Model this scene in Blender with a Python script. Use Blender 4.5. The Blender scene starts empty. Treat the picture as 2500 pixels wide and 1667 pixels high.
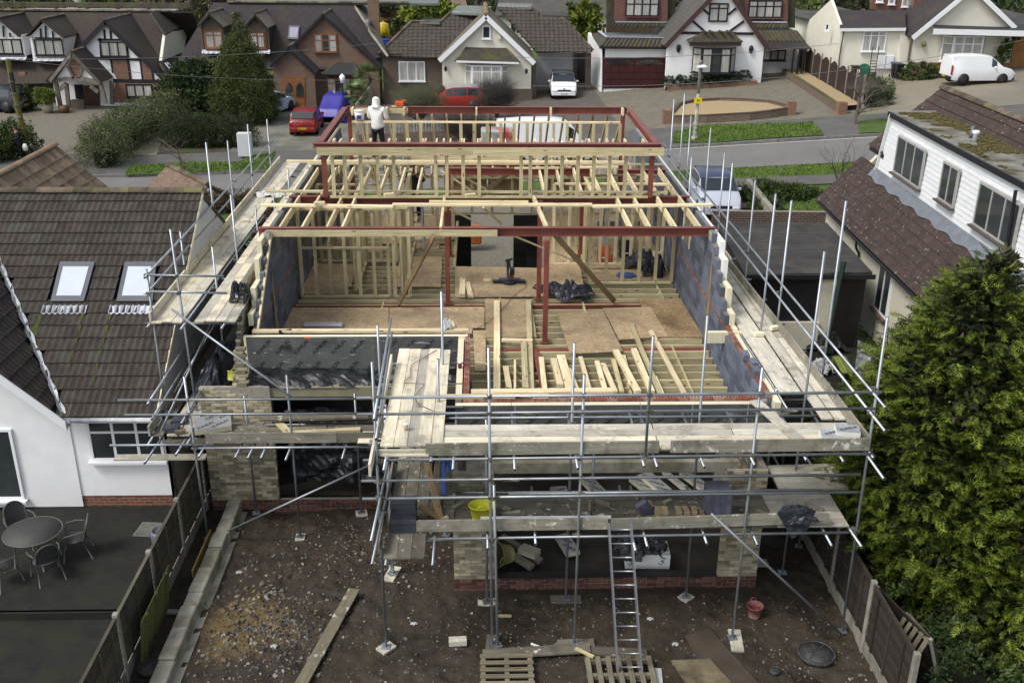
import bpy, bmesh, math, random
import numpy as np
from mathutils import Vector, Matrix, Euler
random.seed(7); rng=np.random.default_rng(7)
S=bpy.context.scene; COL=S.collection
# ---------------------------------------------------------------- camera, sky, sun, exposure
CH=12.2468; FPX=2468.385; PITCH,YAW,ROLL=0.39278518,0.03250666,0.00839066
def _rot(p,y,r):
    cy,sy,cp,sp=math.cos(y),math.sin(y),math.cos(p),math.sin(p)
    f=Vector((sy*cp,cy*cp,-sp)); rt=Vector((cy,-sy,0)); dn=f.cross(rt)
    return rt*math.cos(r)-dn*math.sin(r), dn*math.cos(r)+rt*math.sin(r), f
RT,DN,FW=_rot(PITCH,YAW,ROLL); CAMP=Vector((0,0,CH))
cd=bpy.data.cameras.new('camera'); cam=bpy.data.objects.new('camera',cd); COL.objects.link(cam)
m=Matrix.Identity(4)
for i in range(3): m[i][0]=RT[i]; m[i][1]=-DN[i]; m[i][2]=-FW[i]; m[i][3]=CAMP[i]
cam.matrix_world=m; cd.lens=36*FPX/2500; cd.sensor_width=36; cd.clip_start=.3; cd.clip_end=2000
S.camera=cam
w=bpy.data.worlds.new('World'); S.world=w; w.use_nodes=True; nt=w.node_tree
bg=nt.nodes['Background']; sk=nt.nodes.new('ShaderNodeTexSky'); sk.sky_type='NISHITA'; sk.sun_disc=False
SUN_EL,SUN_AZ=math.radians(52),math.radians(-120)   # azimuth measured from +Y towards +X
sk.sun_elevation=SUN_EL; sk.sun_rotation=SUN_AZ; sk.air_density=1.0; sk.dust_density=2.5; sk.ozone_density=1.0
hs=nt.nodes.new('ShaderNodeHueSaturation'); hs.inputs['Saturation'].default_value=.42
nt.links.new(sk.outputs[0],hs.inputs['Color']); nt.links.new(hs.outputs[0],bg.inputs[0]); bg.inputs[1].default_value=.13
sl=bpy.data.lights.new('sun','SUN'); sl.energy=1.5; sl.angle=math.radians(18); sl.color=(1,.965,.91)
so=bpy.data.objects.new('sun',sl); COL.objects.link(so)
sd=Vector((math.sin(SUN_AZ)*math.cos(SUN_EL),math.cos(SUN_AZ)*math.cos(SUN_EL),math.sin(SUN_EL)))
so.rotation_euler=sd.to_track_quat('Z','Y').to_euler(); so.location=(0,0,60)
S.view_settings.view_transform='Standard'; S.view_settings.look='None'; S.view_settings.gamma=1
S.view_settings.use_curve_mapping=False; S.view_settings.exposure=.68
# ---------------------------------------------------------------- survey helpers: sight line of a photo point met with a known plane
def _ray(px,py):
    a,b=(px-1250)/FPX,(py-833.5)/FPX
    return RT*a+DN*b+FW
def Z(px,py,z): d=_ray(px,py); return CAMP+d*((z-CH)/d.z)
def Y(px,py,y): d=_ray(px,py); return CAMP+d*(y/d.y)
def X(px,py,x): d=_ray(px,py); return CAMP+d*(x/d.x)
def HIT(px,py,p0,n): d=_ray(px,py); return CAMP+d*((p0-CAMP).dot(n)/d.dot(n))
def sst(a,b,t):
    t=min(1,max(0,(t-a)/(b-a))); return t*t*(3-2*t)
def T(x,y): return min(max(0,x+4)*.075,3.2)*sst(36,56,y)
def G(px,py):
    d=_ray(px,py); t=-CH/d.z
    for i in range(60): t=t*.6+.4*(T(d.x*t,d.y*t)-CH)/d.z
    return Vector((d.x*t,d.y*t,T(d.x*t,d.y*t)))
def camdist(p): return (Vector(p)-CAMP).length
# ---------------------------------------------------------------- materials
MATS={}
def mat(name,col,rough=.8,var=.25,scale=6.0,bump=.0,bscale=None,metal=0.0,col2=None,stretch=(1,1,1),rnd=.12,world=False,spec=.35,kind=None,p=None):
    """colour noise + optional second colour patches + fine bump; rnd = object to object variation"""
    if name in MATS: return MATS[name]
    m=bpy.data.materials.new(name); m.use_nodes=True; MATS[name]=m; n=m.node_tree.nodes; l=m.node_tree.links
    b=n['Principled BSDF']; b.inputs['Roughness'].default_value=rough; b.inputs['Metallic'].default_value=metal
    b.inputs['Specular IOR Level'].default_value=spec
    oi=n.new('ShaderNodeObjectInfo')
    if world:
        tc=n.new('ShaderNodeNewGeometry'); src=tc.outputs['Position']
    else:
        tc=n.new('ShaderNodeTexCoord'); src=tc.outputs['Object']
    mp=n.new('ShaderNodeMapping'); mp.inputs['Scale'].default_value=stretch; l.new(src,mp.inputs['Vector'])
    add=n.new('ShaderNodeVectorMath'); add.operation='ADD'; l.new(mp.outputs[0],add.inputs[0])
    sc=n.new('ShaderNodeVectorMath'); sc.operation='SCALE'; sc.inputs[0].default_value=(37,17,53)
    if not world: l.new(oi.outputs['Random'],sc.inputs['Scale'])
    else: sc.inputs['Scale'].default_value=0
    l.new(sc.outputs[0],add.inputs[1]); vec=add.outputs[0]
    def noise(s,det=4,rgh=.6,v=None):
        t=n.new('ShaderNodeTexNoise'); t.inputs['Scale'].default_value=s; t.inputs['Detail'].default_value=det; t.inputs['Roughness'].default_value=rgh
        l.new(v or vec,t.inputs['Vector']); return t.outputs['Fac']
    def ramp(f,a,b_):
        r=n.new('ShaderNodeMapRange'); r.inputs[1].default_value=a; r.inputs[2].default_value=b_; l.new(f,r.inputs[0]); r.clamp=True; return r.outputs[0]
    def mix(f,a,c,mode='MIX'):
        x=n.new('ShaderNodeMix'); x.data_type='RGBA'; x.blend_type=mode
        if isinstance(f,(int,float)): x.inputs[0].default_value=f
        else: l.new(f,x.inputs[0])
        for i,q in ((6,a),(7,c)):
            if isinstance(q,tuple): x.inputs[i].default_value=q+(1,) if len(q)==3 else q
            else: l.new(q,x.inputs[i])
        return x.outputs[2]
    f1=noise(scale,5)
    lo=tuple(c*(1-var) for c in col); hi=tuple(min(1,c*(1+var)) for c in col)
    cur=mix(ramp(f1,.3,.7),lo,hi)
    height=f1
    if col2: cur=mix(ramp(noise(scale*.37,4,.65),.48,.62),cur,col2)
    if kind=='osb':
        v=n.new('ShaderNodeTexVoronoi'); v.inputs['Scale'].default_value=34; v.inputs['Randomness'].default_value=1
        mq=n.new('ShaderNodeMapping'); mq.inputs['Scale'].default_value=(.38,1.5,1); mq.inputs['Rotation'].default_value=(0,0,.7)
        nz=n.new('ShaderNodeTexNoise'); nz.inputs['Scale'].default_value=3
        l.new(vec,nz.inputs['Vector']); ad=n.new('ShaderNodeVectorMath'); ad.operation='MULTIPLY_ADD'; ad.inputs[1].default_value=(.5,.5,.5)
        l.new(nz.outputs['Color'],ad.inputs[0]); l.new(vec,ad.inputs[2]); l.new(ad.outputs[0],mq.inputs[0]); l.new(mq.outputs[0],v.inputs['Vector'])
        sp=n.new('ShaderNodeSeparateColor'); l.new(v.outputs['Color'],sp.inputs[0])
        cur=mix(sp.outputs[0],mix(.55,cur,(.13,.075,.03)),mix(.4,cur,(.62,.47,.27)))
        cur=mix(ramp(noise(1.1,3),.5,.72),cur,tuple(c*.55 for c in col)); height=sp.outputs[0]
    if kind=='wood':
        wv=n.new('ShaderNodeTexNoise'); wv.inputs['Scale'].default_value=1; wv.inputs['Detail'].default_value=6; wv.inputs['Distortion'].default_value=.6
        mw=n.new('ShaderNodeMapping'); mw.inputs['Scale'].default_value=(1.2,42,42); l.new(vec,mw.inputs[0]); l.new(mw.outputs[0],wv.inputs['Vector'])
        cur=mix(ramp(wv.outputs['Fac'],.35,.7),cur,tuple(c*(.62,.58,.5)[i] for i,c in enumerate(col)))
        kn=n.new('ShaderNodeTexVoronoi'); kn.inputs['Scale'].default_value=1; mk=n.new('ShaderNodeMapping'); mk.inputs['Scale'].default_value=(2.1,9,9)
        l.new(vec,mk.inputs[0]); l.new(mk.outputs[0],kn.inputs['Vector'])
        kr=n.new('ShaderNodeMapRange'); kr.inputs[1].default_value=.10; kr.inputs[2].default_value=.16; l.new(kn.outputs['Distance'],kr.inputs[0])
        cur=mix(kr.outputs[0],(.13,.07,.03),cur); height=wv.outputs['Fac']
    if kind=='board':   # dirty scaffold boards: grain and cement smears
        mw=n.new('ShaderNodeMapping'); mw.inputs['Scale'].default_value=(1.5,30,30); l.new(vec,mw.inputs[0])
        g=noise(1,6,.6,mw.outputs[0]); cur=mix(ramp(g,.35,.7),cur,tuple(c*.66 for c in col))
        cur=mix(ramp(noise(2.3,5,.7),.52,.66),cur,tuple(c*.5 for c in col)); 
        cur=mix(ramp(noise(5.1,4,.7),.60,.68),cur,(.58,.56,.5)); height=g
    if kind=='foil':
        st=n.new('ShaderNodeMapping'); st.inputs['Scale'].default_value=(1.2,1,9); l.new(vec,st.inputs[0])
        g=noise(2.2,6,.75,st.outputs[0]); cur=mix(ramp(g,.60,.66),cur,(.75,.76,.78)); height=g
        br=n.new('ShaderNodeTexBrick'); br.offset=0; br.inputs['Scale'].default_value=9; br.inputs['Mortar Size'].default_value=.02; br.inputs['Brick Width'].default_value=.5; br.inputs['Row Height'].default_value=.5
        xz=n.new('ShaderNodeMapping'); xz.inputs['Rotation'].default_value=(math.pi/2,0,0); l.new(vec,xz.inputs[0]); l.new(xz.outputs[0],br.inputs['Vector'])
        cur=mix(br.outputs['Fac'],cur,tuple(c*.55 for c in col))
    if kind=='masonry':  # far walls: small bricks, relief only hinted
        br=n.new('ShaderNodeTexBrick'); br.inputs['Scale'].default_value=1; br.inputs['Brick Width'].default_value=.225; br.inputs['Row Height'].default_value=.075; br.inputs['Mortar Size'].default_value=.009; br.inputs['Bias'].default_value=0
        xz=n.new('ShaderNodeMapping'); xz.inputs['Rotation'].default_value=p or (math.pi/2,0,0); l.new(vec,xz.inputs[0]); l.new(xz.outputs[0],br.inputs['Vector'])
        br.inputs['Color1'].default_value=tuple(c*.72 for c in col)+(1,); br.inputs['Color2'].default_value=tuple(min(1,c*1.3) for c in col)+(1,); br.inputs['Mortar'].default_value=(.25,.22,.19,1)
        cur=mix(.75,cur,br.outputs['Color']); height=br.outputs['Fac']
    if kind=='plaintile':
        cur=mix(ramp(noise(14,3,.8),.45,.62),cur,tuple(min(1,c*1.9+.01) for c in col)); cur=mix(ramp(noise(.5,3),.5,.75),cur,(.055,.048,.028))
    if kind=='paving':
        br=n.new('ShaderNodeTexBrick'); br.inputs['Scale'].default_value=1; br.inputs['Brick Width'].default_value=.42; br.inputs['Row Height'].default_value=.3; br.inputs['Mortar Size'].default_value=.02
        l.new(vec,br.inputs['Vector']); br.inputs['Color1'].default_value=tuple(c*.8 for c in col)+(1,); br.inputs['Color2'].default_value=tuple(c*1.2 for c in col)+(1,); br.inputs['Mortar'].default_value=tuple(c*.45 for c in col)+(1,)
        cur=mix(.8,cur,br.outputs['Color']); height=br.outputs['Fac']
    if kind=='dirt':
        cur=mix(ramp(noise(.35,4,.6),.5,.62),cur,(.042,.032,.019)); cur=mix(ramp(noise(.9,5,.6),.55,.66),cur,(.018,.0145,.011))
        cur=mix(ramp(noise(38,2,.5),.66,.74),cur,(.085,.077,.065)); rr=ramp(noise(.5,3),.45,.6)
        mr=n.new('ShaderNodeMapRange'); mr.inputs[3].default_value=.95; mr.inputs[4].default_value=.55; l.new(rr,mr.inputs[0]); l.new(mr.outputs[0],b.inputs['Roughness'])
        height=noise(7,8,.75)
        ge=n.new('ShaderNodeNewGeometry'); dv=n.new('ShaderNodeVectorMath'); dv.operation='DISTANCE'; dv.inputs[1].default_value=(-4.45,15.55,0); l.new(ge.outputs['Position'],dv.inputs[0])
        sm=n.new('ShaderNodeMath'); sm.operation='MULTIPLY_ADD'; sm.inputs[1].default_value=-1.6; l.new(noise(2.2,5,.7),sm.inputs[0]); l.new(dv.outputs['Value'],sm.inputs[2]); cur=mix(ramp(sm.outputs[0],.25,-.35),cur,(.115,.078,.028))
    if kind=='lichen': cur=mix(ramp(noise(11,2,.5),.67,.71),cur,(.24,.23,.20))
    if kind=='curtain':
        mw=n.new('ShaderNodeMapping'); mw.inputs['Scale'].default_value=(26,26,.6); l.new(vec,mw.inputs[0]); g=noise(1,2,.5,mw.outputs[0])
        cur=mix(ramp(g,.35,.65),cur,tuple(c*.45 for c in col))
    if rnd:
        hv=n.new('ShaderNodeHueSaturation'); rr=n.new('ShaderNodeMapRange'); rr.inputs[3].default_value=1-rnd*2.2; rr.inputs[4].default_value=1+rnd*2.2
        l.new(oi.outputs['Random'],rr.inputs[0]); l.new(rr.outputs[0],hv.inputs['Value']); l.new(cur,hv.inputs['Color']); cur=hv.outputs[0]
    l.new(cur,b.inputs['Base Color'])
    if bump:
        bn=n.new('ShaderNodeBump'); bn.inputs['Strength'].default_value=min(1,bump); bn.inputs['Distance'].default_value=.02
        h=noise(bscale,5,.65) if bscale else height
        l.new(h,bn.inputs['Height']); l.new(bn.outputs[0],b.inputs['Normal'])
    return m
M_=mat
new_wood=M_('new_timber',(.80,.69,.455),.7,.16,1.5,.15,kind='wood',rnd=.06)
green_wood=M_('treated_timber',(.55,.49,.30),.75,.2,1.5,.15,kind='wood',rnd=.08)
brown_wood=M_('weathered_timber',(.30,.22,.12),.8,.25,1.5,.2,kind='wood',rnd=.12)
board_m=M_('scaffold_board_wood',(.56,.525,.43),.85,.18,1.2,.2,kind='board',rnd=.1)
board_y=M_('fresh_board_wood',(.80,.72,.54),.8,.14,1.2,.15,kind='board',rnd=.05)
board_d=M_('dirty_board_wood',(.155,.14,.108),.9,.3,1.2,.25,kind='board',rnd=.14)
board_g=M_('grey_board_wood',(.27,.25,.20),.9,.22,1.2,.25,kind='board',rnd=.08)
osb=M_('strand_board',(.42,.325,.205),.8,.2,2.5,.2,kind='osb',rnd=.06)
osb_d=M_('wet_strand_board',(.19,.125,.065),.7,.25,2.5,.2,kind='osb',rnd=.05)
red_steel=M_('primed_steel',(.185,.052,.038),.5,.25,2.5,.1,10,rnd=.05,spec=.4)
galv=M_('galvanised_tube',(.30,.325,.35),.42,.3,5,.08,20,metal=.65,rnd=.12,stretch=(.4,3,3))
hole_dark=M_('hole_shade',(.015,.015,.015),.9)  # near-black lining for holes, their shade put into the colour
coupler_m=M_('coupler_steel',(.17,.155,.13),.6,.4,20,.2,metal=.5)
block_m=M_('concrete_block',(.10,.115,.148),.92,.2,14,.35,60,rnd=.17)
block_p=M_('pale_block',(.30,.30,.25),.92,.2,14,.35,60)
mortar=M_('mortar',(.27,.25,.21),.95,.2,9,.3,40)
mortar_d=M_('dark_mortar',(.16,.15,.13),.95,.2,9,.3,40)
brick_y=M_('buff_brick',(.33,.29,.20),.9,.22,9,.35,50,rnd=.24)
brick_r=M_('red_engineering_brick',(.215,.075,.052),.85,.25,9,.3,50,rnd=.12,col2=(.30,.19,.15))
brick_o=M_('old_red_brick',(.11,.052,.038),.9,.3,9,.3,50,rnd=.22)
foam=M_('insulation_foam',(.70,.65,.47),.85,.08,6,.1,60,rnd=.04)
white_f=M_('white_foam',(.75,.75,.72),.8,.06,6,.05,60,rnd=.03)
foil=M_('foil_facing',(.145,.148,.15),.42,.25,2,.25,kind='foil',metal=.35,rnd=.05)
ink=M_('black_ink',(.012,.012,.014),.6,rnd=0)
red_ink=M_('red_ink',(.5,.03,.02),.6,rnd=0)
membrane=M_('black_membrane',(.012,.013,.016),.42,.4,3,.5,7,spec=.5)
tarp_m=M_('black_tarpaulin',(.022,.026,.034),.35,.4,5,.7,9,spec=.5)
white_r=M_('white_render',(.80,.80,.80),.9,.04,3,.15,60,rnd=.02)
cream_r=M_('cream_render',(.72,.69,.58),.9,.05,2,.2,50,rnd=.02)
pebble=M_('pebbledash',(.62,.59,.47),.95,.16,25,.8,50,rnd=.02)
upvc=M_('white_frame',(.78,.79,.80),.4,.03,4,rnd=.02)
black_f=M_('black_frame',(.014,.013,.015),.5,.2,4,rnd=0)
oak=M_('oak_frame',(.24,.095,.03),.55,.25,4,.1)
dark_oak=M_('dark_beam',(.016,.014,.018),.7,.3,4,.2)
grey_oak=M_('silvered_oak',(.15,.13,.11),.85,.3,4,.4)
glass_m=M_('window_glass',(.035,.042,.045),.08,.3,1,rnd=.1,spec=.8)
curtain=M_('net_curtain',(.50,.49,.45),.6,.1,2,kind='curtain',rnd=.08,spec=.6)
tile_b=M_('brown_concrete_tile',(.043,.034,.028),.85,.3,5,.35,30,rnd=.09,col2=(.052,.050,.042))
tile_r=M_('maroon_tile',(.050,.033,.028),.85,.3,6,.35,30,rnd=.07,col2=(.045,.034,.03),kind='lichen')
tile_o=M_('tan_tile',(.20,.15,.10),.85,.3,5,.35,30,rnd=.15)
ridge_m=M_('ridge_tile_clay',(.10,.075,.055),.9,.4,4,.4,25,rnd=.2,col2=(.12,.12,.05))
ridge_t=M_('tan_ridge_clay',(.235,.165,.10),.9,.3,4,.4,25,rnd=.1)
ptile=M_('plain_clay_tile',(.032,.024,.021),.85,.3,5,.3,30,kind='plaintile',rnd=.03)
ptile2=M_('moss_flecked_tile',(.027,.022,.024),.85,.3,5,.3,30,kind='plaintile',rnd=.03)
btile=M_('bungalow_tile',(.044,.036,.031),.85,.3,3,.3,30,rnd=.03,kind='plaintile')
felt_m=M_('roof_felt',(.05,.048,.046),.9,.3,1.4,.3,40,col2=(.085,.08,.07))
felt_g=M_('green_grey_felt',(.15,.165,.15),.85,.2,1,.1,30)
old_felt=M_('mossy_felt',(.21,.20,.175),.95,.35,2.2,.6,18,col2=(.07,.06,.02))
moss_m=M_('moss',(.10,.082,.022),1,.5,20,.8,30,col2=(.06,.055,.02))
lead_m=M_('lead_sheet',(.15,.16,.18),.5,.2,3,.3,12,metal=.3)
lead_l=M_('pale_flashing',(.46,.48,.53),.45,.2,5,.3,14,metal=.3)
weatherb=M_('white_weatherboard',(.70,.71,.71),.65,.06,3,.1,20,rnd=.02)
asphalt=M_('road_asphalt',(.15,.145,.137),.9,.12,.6,.15,40,world=True,rnd=0)
pavem=M_('footway_asphalt',(.10,.096,.09),.92,.2,.8,.2,40,world=True,rnd=0,col2=(.095,.095,.085))
paving=M_('block_paving',(.165,.15,.113),.9,.15,.7,.2,world=True,rnd=0,kind='paving')
gravel=M_('tan_gravel',(.33,.25,.14),.95,.35,16,.8,22,world=True,rnd=0)
gravel_g=M_('grey_brown_gravel',(.15,.135,.105),.95,.35,12,.7,22,world=True,rnd=0)
concrete=M_('concrete',(.31,.295,.24),.92,.25,3,.5,25,rnd=.08,col2=(.17,.16,.11))
slab_m=M_('wet_slab',(.034,.031,.026),.8,.3,2,.3,18,world=True,rnd=0)
drive=M_('concrete_drive',(.17,.165,.14),.9,.25,.9,.2,18,world=True,rnd=0,col2=(.11,.11,.08))
patio=M_('mossy_tarmac',(.014,.014,.0125),.95,.35,3,.5,22,world=True,rnd=0,col2=(.017,.020,.011))
dirt_m=M_('site_mud',(.037,.029,.020),.9,.35,2.2,1.0,world=True,rnd=0,kind='dirt')
grass_m=M_('turf',(.055,.095,.016),.95,.35,2.5,.8,40,world=True,rnd=0,col2=(.07,.11,.02))
leafm=M_('leaf_dark',(.035,.055,.018),.6,.4,3,rnd=.1,col2=(.05,.07,.02))
gal_wood=M_('fence_wood',(.085,.072,.055),.9,.3,3,.4,stretch=(1,1,8),rnd=.15,col2=(.065,.068,.04))
fence_dk=M_('dark_fence_wood',(.032,.026,.021),.9,.3,3,.4,stretch=(1,8,1),rnd=.15)
conc_post=M_('concrete_post',(.22,.21,.175),.9,.25,5,.4,30,rnd=.08)
rubber=M_('tyre_rubber',(.012,.012,.012),.8,rnd=0)
alloy=M_('alloy_wheel',(.35,.36,.37),.35,metal=.7,rnd=0)
def paint(name,c,r=.28,metal=0): return M_(name,c,r,.04,1,rnd=0,spec=.6,metal=metal)
# ---------------------------------------------------------------- objects: every coordinate is a world coordinate; children keep theirs
MW={}
def _link(o,parent,Mw):
    COL.objects.link(o)
    if parent is not None:
        o.parent=parent; o.matrix_parent_inverse=MW[parent.name].inverted()
    o.matrix_basis=Mw; MW[o.name]=Mw.copy(); return o
def thing(name,label,cat,loc=(0,0,0),group=None):
    o=bpy.data.objects.new(name,None); o.empty_display_size=.3; _link(o,None,Matrix.Translation(Vector(loc)))
    o['label']=label; o['category']=cat
    if group: o['group']=group
    return o
def tag(o,label,cat,group=None):
    o['label']=label; o['category']=cat
    if group: o['group']=group
    return o
def struct(o): o['kind']='structure'; return o
def stuff(o): o['kind']='stuff'; return o
def meshobj(name,verts,faces,m,parent=None,Mw=None,smooth=False,mats=None,mi=None):
    me=bpy.data.meshes.new(name); me.from_pydata([tuple(v) for v in verts],[],faces); 
    for q in (mats or [m]): me.materials.append(q)
    if mi is not None: me.polygons.foreach_set('material_index',mi)
    if smooth: me.polygons.foreach_set('use_smooth',[True]*len(me.polygons))
    me.update(); o=bpy.data.objects.new(name,me); return _link(o,parent,Mw or Matrix.Identity(4))
def inst(name,me,parent,Mw): return _link(bpy.data.objects.new(name,me),parent,Mw)
_box={}
BF=[(0,3,2,1),(4,5,6,7),(0,1,5,4),(1,2,6,5),(2,3,7,6),(3,0,4,7)]
def boxverts(l,w,h,c=(0,0,0)):
    return [(c[0]+sx*l/2,c[1]+sy*w/2,c[2]+sz*h/2) for sz in (-1,1) for sx,sy in ((-1,-1),(1,-1),(1,1),(-1,1))]
def boxmesh(l,w,h,m,bev=0):
    k=(round(l,3),round(w,3),round(h,3),m.name,bev)
    if k in _box: return _box[k]
    me=bpy.data.meshes.new('piece'); 
    if bev:
        bm=bmesh.new(); vs=[bm.verts.new(v) for v in boxverts(l,w,h)]
        for f in BF: bm.faces.new([vs[i] for i in f])
        bmesh.ops.bevel(bm,geom=bm.edges[:],offset=bev,segments=1,affect='EDGES'); bm.to_mesh(me); bm.free()
    else: me.from_pydata(boxverts(l,w,h),[],BF)
    me.materials.append(m); _box[k]=me; return me
def box(name,c,l,w,h,m,parent=None,rz=0,bev=0,R=None):
    Mw=Matrix.Translation(Vector(c))@(R.to_4x4() if R is not None else Matrix.Rotation(rz,4,'Z'))
    return inst(name,boxmesh(l,w,h,m,bev),parent,Mw)
def frame(d,up=Vector((0,0,1))):
    x=d.normalized(); y=up.cross(x)
    if y.length<1e-4: y=Vector((0,1,0))
    y.normalize(); z=x.cross(y); return Matrix((x,y,z)).transposed()
def beam(name,a,b,w,h,m,parent=None,up=Vector((0,0,1)),bev=0,roll=0):
    """timber from a to b, w across and h deep"""
    a,b=Vector(a),Vector(b); d=b-a; R=frame(d,up)
    if roll: R=R@Matrix.Rotation(roll,3,'X')
    Mw=Matrix.Translation((a+b)/2)@R.to_4x4(); return inst(name,boxmesh(d.length,w,h,m,bev),parent,Mw)
def tube(name,a,b,r=.0242,m=None,parent=None,n=12,hollow=True):
    a,b=Vector(a),Vector(b); d=b-a; L=d.length; R=frame(d); m=m or galv
    vs=[];fs=[];mi=[]
    rings=[(-L/2+.06,r*.8),(-L/2,r*.8),(-L/2,r),(L/2,r),(L/2,r*.8),(L/2-.06,r*.8)] if hollow else [(-L/2,r),(L/2,r)]
    for x,q in rings:
        for k in range(n): t=2*math.pi*k/n; vs.append((x,q*math.cos(t),q*math.sin(t)))
    for j in range(len(rings)-1):
        for k in range(n): fs.append((j*n+k,j*n+(k+1)%n,(j+1)*n+(k+1)%n,(j+1)*n+k)); mi.append(1 if hollow and j in(0,4) else 0)
    fs.append(tuple(range(n))); fs.append(tuple(range((len(rings)-1)*n,len(rings)*n))[::-1]); mi+= [1,1] if hollow else [0,0]
    o=meshobj(name,vs,fs,m,parent,Matrix.Translation((a+b)/2)@R.to_4x4(),mats=[m,hole_dark],mi=mi)
    me=o.data; me.polygons.foreach_set('use_smooth',[len(f)==4 for f in fs]); return o
def prism(name,pts,depth,m,parent=None,dirv=None):
    """polygon (world points) given thickness along dirv"""
    pts=[Vector(p) for p in pts]; n=len(pts); c=sum(pts,Vector())/n
    dirv=dirv or (pts[1]-pts[0]).cross(pts[2]-pts[0]).normalized()
    q=[p-c for p in pts]+[p-c+dirv*depth for p in pts]
    fs=[tuple(range(n)),tuple(range(n,2*n))[::-1]]+[(i,i+n,(i+1)%n+n,(i+1)%n) for i in range(n)]
    o=meshobj(name,q,fs,m,parent,Matrix.Translation(c))
    bm=bmesh.new(); bm.from_mesh(o.data); bmesh.ops.recalc_face_normals(bm,faces=bm.faces); bm.to_mesh(o.data); bm.free(); return o
def lathe(name,prof,c,m,parent=None,n=20,sx=1,sy=1,smooth=True,R=None):
    vs=[];fs=[]
    for r,z in prof:
        for k in range(n): t=2*math.pi*k/n; vs.append((r*math.cos(t)*sx,r*math.sin(t)*sy,z))
    for j in range(len(prof)-1):
        for k in range(n): fs.append((j*n+k,j*n+(k+1)%n,(j+1)*n+(k+1)%n,(j+1)*n+k))
    fs.append(tuple(range(n))[::-1]); fs.append(tuple(range((len(prof)-1)*n,len(prof)*n)))
    return meshobj(name,vs,fs,m,parent,Matrix.Translation(Vector(c))@(R.to_4x4() if R is not None else Matrix.Identity(4)),smooth)
class Join:
    def __init__(s): s.v=[];s.f=[];s.mi=[]
    def add(s,vs,fs,k=0):
        o=len(s.v); s.v+= [tuple(v) for v in vs]; s.f+=[tuple(i+o for i in f) for f in fs]; s.mi+=[k]*len(fs)
    def box(s,c,l,w,h,R=None,k=0):
        vs=[Vector(v) for v in boxverts(l,w,h)]
        if R is not None: vs=[R@v for v in vs]
        s.add([v+Vector(c) for v in vs],BF,k)
    def beam(s,a,b,w,h,k=0,up=Vector((0,0,1))):
        a,b=Vector(a),Vector(b); s.box((a+b)/2,(b-a).length,w,h,frame(b-a,up),k)
    def rod(s,a,b,r,n=5,r2=None,k=0):
        a,b=Vector(a),Vector(b); R=frame(b-a); r2=r if r2 is None else r2; vs=[]
        for p,q in((a,r),(b,r2)):
            for i in range(n): t=2*math.pi*i/n; vs.append(p+R@Vector((0,q*math.cos(t),q*math.sin(t))))
        s.add(vs,[(i,(i+1)%n,(i+1)%n+n,i+n) for i in range(n)]+[tuple(range(n)),tuple(range(n,2*n))[::-1]],k)
    def obj(s,name,mats,parent=None,smooth=False):
        if not isinstance(mats,(list,tuple)): mats=[mats]
        return meshobj(name,s.v,s.f,None,parent,mats=mats,mi=s.mi,smooth=smooth)
_sh={}
def shade(m,k):
    """batch of the same brick or tile, fired a little lighter or darker"""
    if (m.name,k) in _sh: return _sh[m.name,k]
    c=m.copy(); hv=[n for n in c.node_tree.nodes if n.type=='HUE_SAT']
    if hv:
        i=hv[0].inputs['Value']; mr=i.links[0].from_node if i.links else None
        if mr: lo,hi=mr.inputs[3].default_value,mr.inputs[4].default_value; c.node_tree.links.remove(i.links[0]); i.default_value=lo+(hi-lo)*(k+.5)/5
    _sh[m.name,k]=c; return c
class Pieces:
    """pieces of one kind on one thing: the nearest stay single parts, the others are joined as stuff"""
    def __init__(s,name,limit=300): s.name=name; s.limit=limit; s.it=[]
    def add(s,me,Mw,parent,bias=0): s.it.append((camdist(Mw.translation)+bias,len(s.it),me,Mw,parent))
    def flush(s,root,stuffname=None):
        s.it.sort(key=lambda t:(t[0],t[1]))
        for _,_,me,Mw,p in s.it[:s.limit]: inst(s.name,me,p,Mw)
        rest=s.it[s.limit:]
        if not rest: return
        J=Join(); mats=[]
        for _,_,me,Mw,p in rest:
            q=shade(me.materials[0],random.randint(0,4))
            if q not in mats: mats.append(q)
            J.add([Mw@v.co for v in me.vertices],[tuple(f.vertices) for f in me.polygons],mats.index(q))
        stuff(J.obj(stuffname or s.name+'_rows',mats,root))
def variants(me,mats):
    out=[]
    for q in mats: c=me.copy(); c.materials.clear(); c.materials.append(q); out.append(c)
    return out
def children(o): return [c for c in KID.get(o.name,[])]
def copytree(root,Mw,label=None):
    """copy a thing with its parts and sub-parts and set the copy at Mw"""
    def cp(o,par):
        c=o.copy(); COL.objects.link(c)
        if par is not None: c.parent=par
        for k in [q for q in bpy.data.objects if q.parent==o] if par is None or True else []: cp(k,c)
        return c
    r=cp(root,None); r.matrix_basis=Mw; MW[r.name]=Mw
    if label: r['label']=label
    return r
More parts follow.
